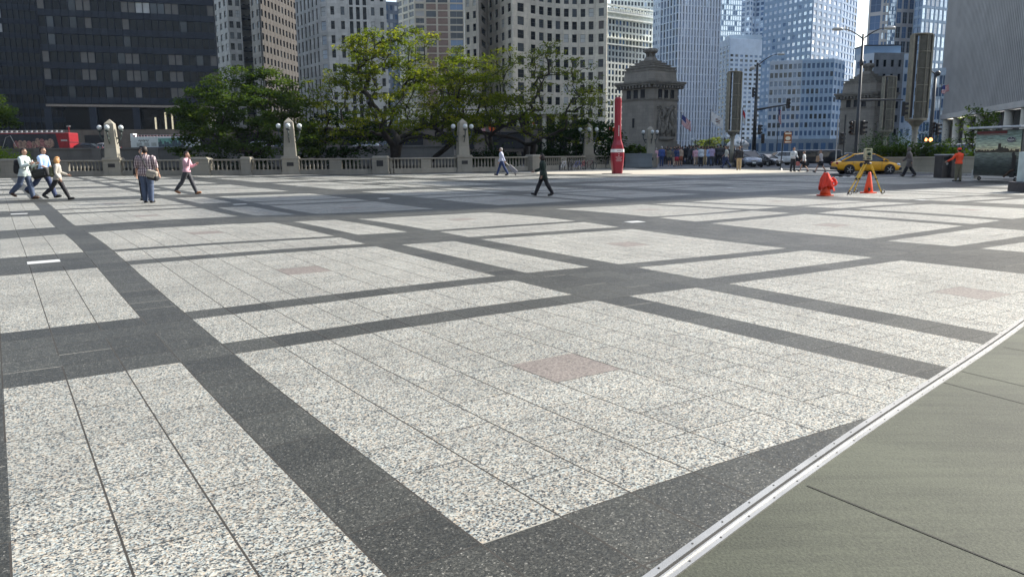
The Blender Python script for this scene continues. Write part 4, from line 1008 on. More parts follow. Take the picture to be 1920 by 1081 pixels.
# base storeys of the stone buildings seen below the crowns
t = thing('pavilion_base', 'pale classical stone base with columns seen through the branches of the sparse tree', 'building')
mb = MB(); c = at(935, 260, 150); mb.box((c.x, c.y + 8, 4.5), (30, 14, 10), m_brick); mb.build('wall', t)
for i in range(12):
    mb = MB(); mb.lathe([(.55, 0), (.45, .4), (.42, 7.2), (.6, 7.5)], m_curve, (c.x - 13 + i * 2.4, c.y - .2, 1.2), 10); mb.build('column', t, smooth=True)
mb = MB(); mb.box((c.x, c.y - .2, 9.3), (30.4, 2.2, 1.1), m_curve); mb.build('entablature', t)
for i in range(11):
    mb = MB(); mb.box((c.x - 11.8 + i * 2.4, c.y + .93, 5), (1.3, .16, 6), m_gdark); mb.build('window', t)
t = thing('storefront_row', 'shaded brick storefront row behind the trunks of the big tree', 'building')
mb = MB(); c = at(700, 260, 165); mb.box((c.x, c.y + 8, 3.2), (60, 14, 7), m_brick); mb.build('wall', t)
rg = random.Random(8)
for i in range(15):
    mb = MB(); mb.box((c.x - 28 + i * 4, c.y + .95, 3.2), (2.6, .2, 3.6), m_gdark if i % 4 else M('warm_lit_shop_window', (1., .72, .38), emit=.35)); mb.build('shop_window', t)
    mb = MB(); mb.box((c.x - 28 + i * 4, c.y + .95, 5.9), (1.6, .2, .8), m_gdark); mb.build('window', t)

# ================================================================== RED SCULPTURE
m_red = M('glossy_red_paint', (.27, .014, .028), .32, var=.08, sc_=1.2)
m_redp = M('pale_red_edge', (.55, .25, .22), .5)
m_white = M('white_paint', (.72, .72, .70), .5, var=.06)
q = gnd(1157, 326)
t = thing('red_sculpture', 'tall red bottle-shaped monument with a white band on the plaza', 'sculpture', (q.x, q.y, 0), R(14))
hs = 1.0
prof = [(0, .34), (.25, .37), (.9, .44), (1.3, .465), (1.75, .43), (2.05, .36), (2.4, .28), (2.8, .245), (3.6, .235), (4.9, .245), (5.25, .245), (5.37, .215), (5.42, .14)]
def flatloft(mb, prof, dep, m, z0=0, z1=99, g=0.):
    V = []; F = []
    pr = [p for p in prof if z0 <= p[0] <= z1]
    for z, hw in pr:
        d = dep(z) + g; w_ = hw + g; c = .12
        V += [(-w_ + c, -d, z), (w_ - c, -d, z), (w_, -d + c, z), (w_, d - c, z), (w_ - c, d, z), (-w_ + c, d, z), (-w_, d - c, z), (-w_, -d + c, z)]
    n = len(pr)
    for i in range(n - 1):
        for k in range(8): F.append((i * 8 + k, i * 8 + (k + 1) % 8, i * 8 + 8 + (k + 1) % 8, i * 8 + 8 + k))
    F.append(tuple(range(7, -1, -1))); F.append(tuple((n - 1) * 8 + k for k in range(8))); mb.add(V, F, m)
mb = MB(); flatloft(mb, prof, lambda z: .30 if z < 2.2 else .2, m_red); bevel(mb.build('body', t, smooth=False), .03)
mb = MB(); flatloft(mb, [(1.54, .447), (1.65, .44), (1.77, .428)], lambda z: .30, m_white, g=.012); mb.build('white_band', t)
mb = MB()
for k, w_ in enumerate((.03, .02)): mb.box((0, -.305, 1.44 - k * .14), (.035, .02, .06), m_white)
mb.box((0, -.318, 1.65), (.3, .02, .025), m_red)
for k in range(5): mb.box((0, -.305, 1.2 - k * .07), (.5 - .1 * (k % 3), .02, .014), m_white)
mb.build('engraved_text_lines', t)
mb = MB()
for k in range(15): mb.box((0 + (.012 if k % 2 else -.006), -.205, 3.42 - k * .05), (.075 if k % 3 else .05, .02, .03), m_white)
mb.build('vertical_lettering', t)
mb = MB(); mb.lathe([(1.15, 0), (1.1, .03)], m_pl2 if 0 else M('dark_base_disc', (.03, .032, .034), .7), n=28); mb.build('base_disc', t)

# ================================================================== BANNER FRAMES (illuminated pylons)
m_gold = M('weathered_gold_metal', (.22, .205, .16), .5, .4, var=.2, sc_=3)
m_mesh = M('ochre_screen_panel', (.09, .085, .064), .7, var=.25, sc_=2.5)
m_gdk = M('dark_bronze', (.045, .04, .035), .5, .3)
def pylon(label, loc, rz):
    t = thing('banner_frame', label, 'banner frame', loc, rz, 'tall gilded banner frames on poles')
    z0, z1 = 3.95, 10.2
    mb = MB(); mb.tube([(0, 0, -.2), (0, 0, 3.3)], [.24, .2], m_gold, 14); mb.lathe([(.42, -.1), (.42, .3), (.3, .45)], m_gold, n=14); mb.build('pole', t, smooth=True)
    mb = MB(); mb.lathe([(.24, 3.1), (.28, 3.35), (.6, 3.72), (.82, 3.8), (.84, 3.92), (.7, 3.95)], m_gold, n=16, sy=.7); mb.build('bracket_cup', t, smooth=False)
    # curved screen
    mb = MB(); V = []; F = []; N_ = 10
    for i in range(N_ + 1):
        a = R(-40 + 100 * i / N_) - math.pi / 2
        for z in (z0, z1): V.append((.66 * math.cos(a) + .12, .50 * math.sin(a) + .1, z)); V.append((.63 * math.cos(a) + .12, .47 * math.sin(a) + .1, z))
    for i in range(N_):
        k = i * 4; F += [(k, k + 4, k + 6, k + 2), (k + 1, k + 3, k + 7, k + 5), (k + 2, k + 6, k + 7, k + 3), (k, k + 1, k + 5, k + 4)]
    mb.add(V, F, m_mesh); mb.build('screen', t)
    for s_, tt in ((-.72, .30), (.72, .0)):
        mb = MB(); mb.box((s_, .0, (z0 + z1) / 2), (.12, .6, z1 - z0), m_gold); mb.build('side_fin', t)
    mb = MB(); mb.box((-.54, .0, (z0 + z1) / 2), (.34, .2, z1 - z0 - .1), m_gdk); mb.build('dark_back_panel', t)
    mb = MB()
    for i in range(6):
        z = z0 + (z1 - z0) * i / 5; pts = []
        for j in range(N_ + 1):
            a = R(-40 + 100 * j / N_) - math.pi / 2; pts.append((.69 * math.cos(a) + .12, .53 * math.sin(a) + .1, z))
        mb.tube(pts, .035, m_gold, 5)
    for j in (0, 5, 10):
        a = R(-40 + 100 * j / N_) - math.pi / 2; mb.tube([(.69 * math.cos(a) + .12, .53 * math.sin(a) + .1, z0), (.69 * math.cos(a) + .12, .53 * math.sin(a) + .1, z1)], .035, m_gold, 5)
    mb.build('grid_bars', t)
    mb = MB(); mb.lathe([(.78, z1), (.8, z1 + .08), (.72, z1 + .1)], m_gold, n=18, sy=.62); mb.build('cap', t)
    return t
q = at(1712, 290, 62); py0 = pylon('tallest gilded banner frame, standing in front of the bright glass tower', (q.x, q.y, 0), R(0))
q = at(1372, 290, 88); copy_tree(py0, (q.x, q.y, -.1), R(12), 'gilded banner frame on a pole left of the dark street lamp, above the crowd')
q = at(1658, 290, 96); copy_tree(py0, (q.x, q.y, .0), R(5), 'gilded banner frame standing in front of the right bridge tower')

# ================================================================== STREET LAMPS, SIGNALS, FLAGS
m_pole = M('dark_pole_paint', (.03, .033, .036), .45, .2)
m_lampgrey = M('lamp_head_grey', (.42, .42, .40), .4)
m_black = M('signal_black', (.012, .012, .013), .5)
m_lens = M('unlit_lens', (.05, .035, .03), .25)
def signal(root_or_none, label, loc, rz, lit=None, group='traffic signal heads', ped=False):
    t = thing('traffic_signal', label, 'traffic signal', loc, rz, group)
    mb = MB(); n_ = 2 if ped else 3; h = .36
    mb.box((0, 0, 0), (.36, .24, h * n_), m_black); bevel(mb.build('housing', t), .03)
    for k in range(n_):
        z = (k - (n_ - 1) / 2) * h
        mb = MB(); mb.lathe([(.11, 0), (.11, .02)], lit if (lit and (ped or k == 2)) else m_lens, n=14); o = mb.build('lens', t); o.rotation_euler = (R(90), 0, 0); o.location = (0, -.125, z)
        mb = MB(); N_ = 10; V = []; F = []
        for i in range(N_ + 1):
            a = R(-20 + 220 * i / N_)
            for rr, y in ((.14, -.12), (.14, -.34), (.125, -.34), (.125, -.12)): V.append((rr * math.cos(a), y, z + rr * math.sin(a)))
        for i in range(N_):
            for q_ in range(4): F.append((i * 4 + q_, i * 4 + (q_ + 1) % 4, i * 4 + 4 + (q_ + 1) % 4, i * 4 + 4 + q_))
        mb.add(V, F, m_black); mb.build('visor', t)
    return t
def cobra(mb, p0, d, L, rise, m=None):
    pts = []
    for i in range(9):
        f = i / 8; pts.append(Vector(p0) + Vector((d[0] * L * f, d[1] * L * f, rise * math.sin(f * math.pi / 2))))
    mb.tube(pts, [.06 - .03 * i / 8 for i in range(9)], m_pole, 6); return pts[-1]
def lamp_head(t, p, d):
    an = math.atan2(d[1], d[0]); mb = MB(); V = []
    mb.lathe([(.02, -.12), (.17, -.1), (.22, 0), (.17, .1), (.05, .14)], m_lampgrey, n=12, sx=2.1, sy=.85); o = mb.build('lamp_head', t, smooth=True)
    o.location = (p[0] + d[0] * .3, p[1] + d[1] * .3, p[2]); o.rotation_euler = (0, 0, an)
# L1 double arm
q = at(1604, 290, 62); t = thing('street_lamp', 'tall double-armed street lamp in front of the right bridge tower', 'street lamp', (q.x, q.y, -.13), 0, 'dark street lamps')
zt = zat(64, 1612, 62) + .13
mb = MB(); mb.tube([(0, 0, 0), (0, 0, 1.2), (0, 0, zt)], [.19, .15, .085], m_pole, 12); mb.lathe([(.28, 0), (.28, .5), (.2, .8)], m_pole, n=12); mb.tube([(0, 0, 8.1), (0, 0, 8.5)], .14, m_pole, 10); mb.build('pole', t, smooth=True)
mb = MB(); a1 = cobra(mb, (0, 0, zt - .35), (-1, .1), 1.6, .75); mb.build('arm', t); lamp_head(t, a1, (-1, .1))
mb = MB(); a2 = cobra(mb, (0, 0, zt - .35), (1, -.1), 1.6, .75); mb.build('arm', t); lamp_head(t, a2, (1, -.1))
zm = zat(188, 1640, 62) + .13
mb = MB(); mb.tube([(0, 0, zm), (1.7, -.1, zm + .02), (3.3, -.2, zm)], [.1, .08, .05], m_pole, 8); mb.build('signal_arm', t)
signal(None, 'traffic signal seen edge-on at the end of the mast arm beside the tallest banner frame', (q.x + 3.35, q.y - .3, zat(205, 1689, 62)), R(60))
signal(None, 'left one of the paired signals on the double-armed lamp', (q.x - .45, q.y - .2, zat(240, 1590, 62)), R(-50))
signal(None, 'right one of the paired signals on the double-armed lamp', (q.x + .32, q.y - .2, zat(240, 1610, 62)), R(40))
q = at(1590, 290, 66); t = thing('signal_post', 'thin black post left of the double-armed lamp', 'post', (q.x - .4, q.y, -.13)); mb = MB(); mb.tube([(0, 0, 0), (0, 0, 4.6)], .07, m_pole, 8); mb.lathe([(.15, 0), (.12, .3)], m_pole, n=8); mb.build('shaft', t)
q = at(1573, 290, 70); t = thing('signal_post', 'pale slim post carrying a black signal left of the taxi roof', 'post', (q.x - .25, q.y, -.13)); mb = MB(); mb.tube([(0, 0, 0), (0, 0, 4.4)], .05, m_lampgrey, 8); mb.lathe([(.12, 0), (.1, .2)], m_lampgrey, n=8); mb.build('shaft', t)
signal(None, 'lone black signal on the pale slim post above the taxi tail', (q.x + .1, q.y - .1, zat(260, 1574, 70)), R(20), group='traffic signal heads')
# L2 single arm with mast
q = at(1413, 290, 90); t = thing('street_lamp', 'dark street lamp with one arm and a mast-arm signal, behind the parked sedan', 'street lamp', (q.x, q.y, -.13), 0, 'dark street lamps')
zt = zat(118, 1415, 90) + .13
mb = MB(); mb.tube([(0, 0, 0), (0, 0, zt)], [.25, .12], m_pole, 12); mb.lathe([(.36, 0), (.36, .6), (.28, .9)], m_pole, n=12); mb.build('pole', t, smooth=True)
mb = MB(); a1 = cobra(mb, (0, 0, zt - .3), (1, -.2), 2.1, 1.15); mb.build('arm', t); lamp_head(t, a1, (1, -.2))
mb = MB(); mb.tube([(0, 0, zt - .6), (-.5, 0, zt - .5)], .05, m_pole, 6); mb.ball((-.55, 0, zt - .55), .32, m_lampgrey, 8, (1, 1, .7)); mb.build('flood_lamp', t)
zm = zat(206, 1420, 90) + .13
mb = MB(); mb.tube([(0, 0, zm), (1.6, -.3, zm + .25), (3.2, -.6, zm + .5)], [.13, .1, .07], m_pole, 8); mb.build('signal_arm', t)
signal(None, 'traffic signal on the mast arm over the street, right of the single-armed lamp', (q.x + 3.35, q.y - .8, zat(194, 1472, 89)), R(10))
signal(None, 'upper signal on the single-armed lamp pole', (q.x + .45, q.y - .3, zat(243, 1420, 89.5)), R(30))
signal(None, 'lower signal on the single-armed lamp pole', (q.x + .8, q.y - .5, zat(260, 1426, 89.5)), R(-10))
signal(None, 'black signal box high on the left of the single-armed lamp pole', (q.x - .45, q.y - .3, zat(173, 1407, 89.5)), R(70))
# L3
q = at(1742, 290, 74); t = thing('street_lamp', 'dark lamp pole with a short arm behind the orange pedestrian signals', 'street lamp', (q.x, q.y, -.13), 0, 'dark street lamps')
zt = zat(136, 1747, 74) + .13
mb = MB(); mb.tube([(0, 0, 0), (0, 0, zt)], [.2, .12], m_pole, 10); mb.lathe([(.3, 0), (.3, .5), (.2, .8)], m_pole, n=10); mb.build('pole', t, smooth=True)
mb = MB(); a1 = cobra(mb, (0, 0, zt - .2), (-1, 0), 1.3, .7); mb.ball((.2, 0, zt - .1), .25, m_pole, 7); mb.build('arm', t)
signal(None, 'traffic signal above the two glowing orange hands', (q.x - .1, q.y - .4, zat(240, 1740, 74)), R(0))
signal(None, 'traffic signal right above the orange pedestrian lights', (q.x + .4, q.y - .35, zat(243, 1747, 74)), R(40))
m_or = M('orange_signal_light', (1., .36, .12), emit=2.2)
for i, (px, lab) in enumerate(((1735, 'smaller glowing orange pedestrian signal'), (1744, 'larger glowing orange pedestrian signal'))):
    p = at(px, 262, 73); s_ = thing('pedestrian_signal', lab, 'pedestrian signal', tuple(p), 0, 'glowing pedestrian signals'); mb = MB(); mb.box((0, 0, 0), (.42, .2, .42), m_black); mb.build('housing', s_); mb = MB(); mb.lathe([(.15 + .03 * i, 0), (.12, .03)], m_or, n=12); o = mb.build('lens', s_); o.rotation_euler = (R(90), 0, 0); o.location = (0, -.105, 0)
# flags
def flag_mat(kind):
    key = 'flag_' + kind
    if key in _mc: return _mc[key]
    m, n, l, b = nt(key); b.inputs['Roughness'].default_value = .8; _mc[key] = m
    return m
m_fr, m_fw, m_fb = M('flag_red', (.42, .03, .04), .8), M('flag_white', (.62, .62, .60), .8), M('flag_blue', (.03, .04, .16), .8)
m_for = M('flag_orange', (.75, .10, .03), .8)
def flag(label, px, pytop, D, pybase, w_, h, kind, droop=.5, rz=0., pole_r=.06):
    q = at(px, 290, D); zt = zat(pytop, px, D); zb = zat(pybase, px, D) if pybase else -.1
    t = thing('flag_pole', label, 'flag', (q.x, q.y, zb), rz, 'flags on poles'); H = zt - zb
    mb = MB(); mb.tube([(0, 0, 0), (0, 0, H)], [pole_r, pole_r * .6], m_pole, 8); mb.ball((0, 0, H + .08), .1, m_gold, 6); mb.build('pole', t)
    V = []; F = []; MM = []; nx, nz = 14, 13; top = H - .15
    for i in range(nx + 1):
        f = i / nx
        for j in range(nz + 1):
            g = j / nz; x = .05 + w_ * f * math.cos(R(35 * droop)); z = top - h * g - droop * w_ * f * .75 + .08 * math.sin(f * 7 + g * 2); y = .16 * math.sin(f * 8 + g * 2) * (.3 + f)
            V.append((x, y, z))
    mb = MB()
    for i in range(nx):
        for j in range(nz):
            a = i * (nz + 1) + j
            if kind == 'usa': m = m_fb if (i < 6 and j < 7) else (m_fr if j % 2 == 0 else m_fw)
            elif kind == 'white': m = M('flag_crest', (.16, .09, .07), .8) if (4 < i < 10 and 3 < j < 9 and (i + j) % 3) else m_fw
            elif kind == 'orange': m = m_for
            else: m = m_fr if j < 6 else m_fw
            mb.add([V[a], V[a + nz + 1], V[a + nz + 2], V[a + 1]], [(0, 1, 2, 3)], m)
    o = mb.build('flag_cloth', t); s_ = o.modifiers.new('thick', 'SOLIDIFY'); s_.thickness = .015
    return t
flag('stars-and-stripes flag hanging beside the left bridge tower', 1276, 213, 110, None, 1.5, 1.3, 'usa', .9)
flag('white state flag with a dark crest left of a banner frame', 1330, 207, 110, None, 1.9, 1.4, 'white', .7)
flag('flag pole with a small drooping red flag right of a banner frame', 1389, 204, 112, None, .6, 1.6, 'red', 1.3)
flag('narrow drooping striped flag right of the single-armed lamp', 1456, 200, 112, None, .6, 1.7, 'usa', 1.5)
flag('small striped flag near the bright glass tower at the right', 1755, 160, 110, 285, 1.0, 1.0, 'usa', -.4)
flag('striped flag seen through the branches right of the third obelisk', 889, 232, 100, None, 1.4, .9, 'usa', .1)
flag('orange pennant seen through the sparse tree', 916, 228, 102, None, 1.0, .8, 'orange', .8)
flag('small red flag deep inside the sparse tree', 994, 226, 104, None, .9, .6, 'red', .1)
flag('orange-red flag just left of the red sculpture', 1141, 236, 100, None, .7, 1.0, 'orange', .0)
# brown sign
q = gnd(1463, 318, -.0); t = thing('sign_post', 'brown street sign with a pale oval on a tilted post beside the sedan', 'sign', (q.x, q.y, 0), 0)
D_ = q.y; H = zat(250, 1470, D_)
mb = MB(); mb.tube([(0, 0, 0), (.15, 0, H)], .05, m_pole, 8); mb.lathe([(.2, 0), (.08, .12)], m_pole, n=10); mb.build('post', t)
mb = MB(); mb.box((.5, -.03, H - .36), (.62, .05, .95), M('brown_sign_face', (.26, .085, .02), .5)); mb.box((.5, -.06, H - .02), (.52, .02, .12), m_cream2); mb.build('sign_board', t)
mb = MB(); mb.lathe([(.22, 0), (.2, .02)], m_cream2, n=16, sy=.75); o = mb.build('oval_emblem', t); o.rotation_euler = (R(90), 0, 0); o.location = (.5, -.06, H - .42)
mb = MB(); mb.box((.5, -.06, H - .72), (.5, .02, .1), m_cream2); mb.build('lower_plate', t)
# far lamp row globes
for i, (px, py) in enumerate(((1303, 262), (1358, 258), (1388, 266))):
    q = at(px, 290, 150); t = thing('globe_street_lamp', ('twin-globe lamp beyond the crowd right of the first flag', 'white globe lamp beyond the crowd left of the sedan', 'low white globe lamp just above the parked sedan')[i], 'street lamp', (q.x, q.y, -.3), 0, 'far globe lamps')
    zt = zat(py, px, 150) + .3; mb = MB(); mb.tube([(0, 0, 0), (0, 0, zt)], .09, m_pole, 6); mb.tube([(-.6, 0, zt - .3), (.6, 0, zt - .3)], .06, m_pole, 6); mb.build('pole', t)
    for s_ in (-.6, .6): mb = MB(); mb.ball((s_, 0, zt), .28, m_globe, 8); mb.build('globe', t, smooth=True)
# dome-topped shelter
q = at(1383, 285, 190); t = thing('white_domed_kiosk', 'small white domed pavilion far down the street above the sedan', 'pavilion', (q.x, q.y, -.3))
mb = MB(); mb.lathe([(2.4, 0), (2.4, 3.2)], m_white, n=16); mb.build('wall', t); mb = MB(); mb.lathe([(2.7, 3.2), (2.5, 3.9), (1.7, 4.6), (.5, 5.0), (.1, 5.6)], m_white, n=16); mb.build('dome', t, smooth=True)
# low white viaduct / bridge approach far
t = thing('far_low_building', 'low grey glazed building at the far end of the bridge', 'building'); c = at(1450, 280, 260)
mb = MB(); mb.box((c.x + 4, c.y, 2.6), (46, 8, 6), M('pale_blue_concrete', (.26, .32, .38), .7)); mb.build('wall', t)
for i in range(18):
    mb = MB(); mb.box((c.x - 16.5 + i * 2.4, c.y - 4.02, 3.0), (1.5, .12, 2.6), m_gblue); mb.build('window', t)
# bridge parapets
m_rail = M('bridge_rail_iron', (.06, .05, .055), .6)
for (x0, lab) in ((1256, 'iron bridge railing behind the crowd'), (1490, 'iron bridge railing behind the standing couple')):
    a = at(x0, 305, 110); t = thing('bridge_railing', lab, 'railing', (a.x, a.y, -.3), 0, 'iron railings of the bridge')
    mb = MB(); mb.box((6, 0, 1.3), (12, .12, .12), m_rail); mb.box((6, 0, .25), (12, .2, .5), m_rail); mb.build('rails', t)
    for i in range(24): mb = MB(); mb.box((.25 + i * .5, 0, .8), (.14, .1, 1.0), m_rail); mb.build('baluster', t)

# ================================================================== POSTER STAND, PILLAR, BINS
p0, p1 = G(1826, 338), G(1903, 341)
t = thing('poster_stand', 'wheeled poster stand with a dusk skyline-over-water picture at the right edge', 'poster stand', ((p0.x + p1.x) / 2, (p0.y + p1.y) / 2, 0), math.atan2(p1.y - p0.y, p1.x - p0.x))
Wd = (p1 - p0).length * 1.12; Hh_ = zat(243, 1860, p0.y)
def poster_mat():
    m, n, l, b = nt('skyline_poster_print'); b.inputs['Roughness'].default_value = .25
    tc = n.new('ShaderNodeTexCoord'); sp = n.new('ShaderNodeSeparateXYZ'); l.new(tc.outputs['Generated'], sp.inputs[0])
    rp = n.new('ShaderNodeValToRGB'); e = rp.color_ramp.elements; l.new(sp.outputs[2], rp.inputs[0])
    st = [(0, (.012, .018, .016)), (.18, (.02, .03, .028)), (.36, (.08, .10, .09)), (.515, (.17, .20, .16)), (.53, (.55, .46, .26)), (.66, (.40, .44, .31)), (.82, (.19, .26, .22)), (1, (.10, .15, .14))]
    while len(e) < len(st): e.new(.5)
    for x, (p_, c_) in zip(e, st): x.position = p_; x.color = (*c_, 1)
    nz = n.new('ShaderNodeTexNoise'); nz.inputs['Scale'].default_value = 5; nz.inputs['Detail'].default_value = 6
    mp = n.new('ShaderNodeMapping'); mp.inputs['Scale'].default_value = (1.5, 1, 9); l.new(tc.outputs['Generated'], mp.inputs[0]); l.new(mp.outputs[0], nz.inputs['Vector'])
    r2_ = n.new('ShaderNodeMapRange'); r2_.inputs[1].default_value = .35; r2_.inputs[2].default_value = .7; r2_.inputs[3].default_value = .8; r2_.inputs[4].default_value = 2.4; l.new(nz.outputs[0], r2_.inputs[0])
    s_ = n.new('ShaderNodeVectorMath'); s_.operation = 'SCALE'; l.new(rp.outputs[0], s_.inputs[0]); l.new(r2_.outputs[0], s_.inputs['Scale']); l.new(s_.outputs[0], b.inputs['Base Color'])
    return m
m_skyl = M('skyline_print', (.045, .033, .018), .4, var=.3, sc_=6); m_sil = M('figure_print', (.008, .009, .009), .4)
mb = MB(); mb.box((0, .25, Hh_ / 2 + .1), (Wd, .42, Hh_ - .3), M('stand_cabinet', (.05, .06, .06), .4)); bevel(mb.build('cabinet', t), .02)
mb = MB(); mb.box((0, .02, Hh_ / 2 + .12), (Wd - .1, .03, Hh_ - .42), poster_mat()); mb.build('poster', t)
mb = MB(); zz = .33 + (Hh_ - .42) * .515; x = -Wd / 2 + .06; rg = random.Random(6); sky_ = []
while x < Wd / 2 - .1:
    w_ = rg.uniform(.03, .09); f = (x + Wd / 2) / Wd; h = rg.uniform(.05, .16) + (.14 if .5 < f < .72 else 0)
    if abs(f - .54) < .03: h = .42
    mb.box((x + w_ / 2, 0.0, zz + h / 2 - .02), (w_, .012, h), m_skyl); x += w_ + .001
mb.build('printed_skyline', t)
mb = MB(); xx = Wd * .36
mb.ball((xx, 0, 1.28), .10, m_sil, 7, (1, .08, 1)); mb.prism([(xx - .06, -.006), (xx + .17, -.006), (xx + .17, .004), (xx - .06, .004)], .55, 1.24, m_sil); mb.prism([(xx - .12, -.007), (xx + .15, -.007), (xx + .15, .003), (xx - .12, .003)], .2, .56, m_sil)
mb.tube([(xx - .45, 0, .22), (xx - .1, 0, .5), (xx + .1, 0, .56)], .05, M('tan_print', (.10, .06, .035), .5), 6, ell=(1, 1)); mb.build('printed_figure', t)
mb = MB(); mb.lathe([(.26, 0), (.25, .015)], M('navy_oval', (.012, .018, .05), .4), n=22, sy=.52); o = mb.build('oval_emblem', t); o.rotation_euler = (R(90), 0, 0); o.location = (Wd * .29, -.005, Hh_ * .79)
mb = MB(); mb.torus((0, 0, 0), .245, .009, m_white, 'z', 24, 4); o2 = mb.build('oval_outline', t); o2.rotation_euler = (R(90), 0, 0); o2.scale = (1, .52, 1); o2.location = (Wd * .29, -.022, Hh_ * .79)
mb = MB(); pts = [(-.19 + .38 * i / 30, 0, .035 * math.sin(i * 1.25) * (1.4 if i < 4 else 1) + .012 * math.sin(i * 3.1)) for i in range(31)]
mb.tube(pts, .011, m_white, 5); mb.box((0, 0, -.075), (.2, .01, .016), m_white); mb.box((0, 0, .085), (.05, .01, .03), m_white); o3 = mb.build('script_lettering', t); o3.location = (Wd * .29, -.024, Hh_ * .79)
mb = MB(); mb.box((-Wd * .14, 0.0, Hh_ - .16), (Wd * .66, .012, .13), M('dark_red_band', (.16, .02, .02), .5)); 
for i in range(26): mb.box((-Wd * .42 + i * .065, -.004, Hh_ - .27), (.035 if i % 4 else .02, .012, .035), M('faded_red_letters', (.34, .16, .14), .6))
mb.build('header_lettering', t)
mb = MB(); mb.box((0, .2, Hh_ + .08), (Wd + .35, 1.0, .09), M('pale_metal_canopy', (.55, .58, .60), .4)); bevel(mb.build('canopy', t), .02)
for x in (-Wd / 2 + .25, Wd / 2 - .35): mb = MB(); mb.torus((x, .2, .1), .07, .035, m_rub, 'x', 14); mb.build('wheel', t)
mb = MB(); mb.box((-Wd / 2 - .12, .3, .28), (.16, .3, .45), m_lampgrey); mb.build('side_step', t)
p = G(1918, 360); t = thing('pillar', 'white pillar on a dark granite block cut off by the right edge', 'pillar', (p.x, p.y, gz(p.x, p.y)))
mb = MB(); mb.box((.55, .2, .15), (1.35, 1.0, .4), M('dark_granite_block', (.05, .045, .05), .6, var=.3, sc_=12)); bevel(mb.build('base_block', t), .02)
zz = zat(285, 1917, p.y); mb = MB(); mb.box((.62, .25, .35 + (zz - .35) / 2), (1.1, .6, zz - .35), M('pillar_white', (.52, .62, .62), .4)); bevel(mb.build('panel', t), .02)
# bins
def bin_(label, px, py, rz):
    p = G(px, py); t = thing('trash_bin', label, 'trash bin', (p.x, p.y, gz(p.x, p.y)), rz, 'twin trash bins'); H = 1.22
    mg = M('bin_grey_metal', (.055, .052, .052), .45, .3)
    mb = MB(); mb.box((0, 0, H / 2), (.62, .62, H), mg); bevel(mb.build('cabinet', t), .03)
    mb = MB(); mb.box((0, 0, H + .03), (.68, .68, .06), m_lampgrey); bevel(mb.build('top', t), .02)
    mb = MB(); mb.box((0, -.315, H - .17), (.44, .03, .14), m_bhd); mb.build('slot', t)
    mb = MB(); mb.lathe([(.07, 0), (.07, .01)], m_lampgrey, n=12); o = mb.build('round_emblem', t); o.rotation_euler = (R(90), 0, 0); o.location = (0, -.315, H - .45); return t
bin_('left one of the two dark grey trash bins by the orange-shirted man', 1766, 333, R(10)); bin_('right one of the two dark trash bins, touched by the orange-shirted man', 1784, 333, R(10))

# ================================================================== CONES AND SURVEY TRIPOD
m_cone = M('orange_cone_plastic', (.80, .07, .012), .45, var=.08); m_cloth = M('orange_cloth', (.82, .06, .03), .8, var=.12, sc_=5)
m_yel = M('yellow_tripod_paint', (.62, .40, .03), .45); m_ins = M('instrument_casing', (.50, .50, .34), .4)
def cone(name_label, px, py, h, sc_=1.):
    p = G(px, py); t = thing('traffic_cone', name_label, 'traffic cone', (p.x, p.y, gz(p.x, p.y)), R(20), 'orange traffic cones')
    mb = MB(); mb.lathe([(.16 * sc_, .03), (.13 * sc_, h * .3), (.045 * sc_, h * .98), (.03, h)], m_cone, n=20); mb.build('cone_body', t, smooth=True)
    mb = MB(); mb.box((0, 0, .02), (.40, .40, .04), m_cone); bevel(mb.build('base_plate', t), .015); return t, p
tc_, p = cone('orange cone standing between the yellow tripod legs', 1628, 362, .74); mb = MB(); mb.box((-.12, -.16, .14), (.06, .04, .12), m_gdk); mb.build('dark_tag', tc_)
tc_, p = cone('orange cone hidden under a draped orange vest', 1547, 367, .62, 1.15)
cl = thing('draped_vest', 'orange safety vest thrown over the left cone', 'safety vest', (p.x, p.y, gz(p.x, p.y)))
mb = MB(); V = []; F = []; N_ = 40; M_ = 14; rg = random.Random(2)
for j in range(M_ + 1):
    f = j / M_
    for i in range(N_):
        a = 6.283 * i / N_; r = .05 + .15 * f ** .75 + .035 * f * math.sin(a * 5 + 1) + .03 * math.sin(a * 9 + f * 6) * f
        r += .09 * f * max(0, math.cos(a - .2)) 
        z = .74 - .46 * f ** 1.2 + .04 * math.sin(a * 3) - (.12 * f if math.sin(a + .5) > 0 else 0)
        V.append((r * math.cos(a), r * math.sin(a), z))
for j in range(M_):
    for i in range(N_): F.append((j * N_ + i, j * N_ + (i + 1) % N_, (j + 1) * N_ + (i + 1) % N_, (j + 1) * N_ + i))
F.append(tuple(range(N_))); mb.add(V, F, m_cloth); o = mb.build('draped_cloth', cl, smooth=True); sd_ = o.modifiers.new('t', 'SOLIDIFY'); sd_.thickness = .012
mb = MB(); mb.torus((.27, -.05, .42), .075, .028, m_cloth, 'y', 14, 6); mb.tube([(.17, -.1, .6), (.26, -.12, .52), (.3, -.08, .36)], [.05, .045, .03], m_cloth, 7); mb.build('sleeve_loop', cl, smooth=True)
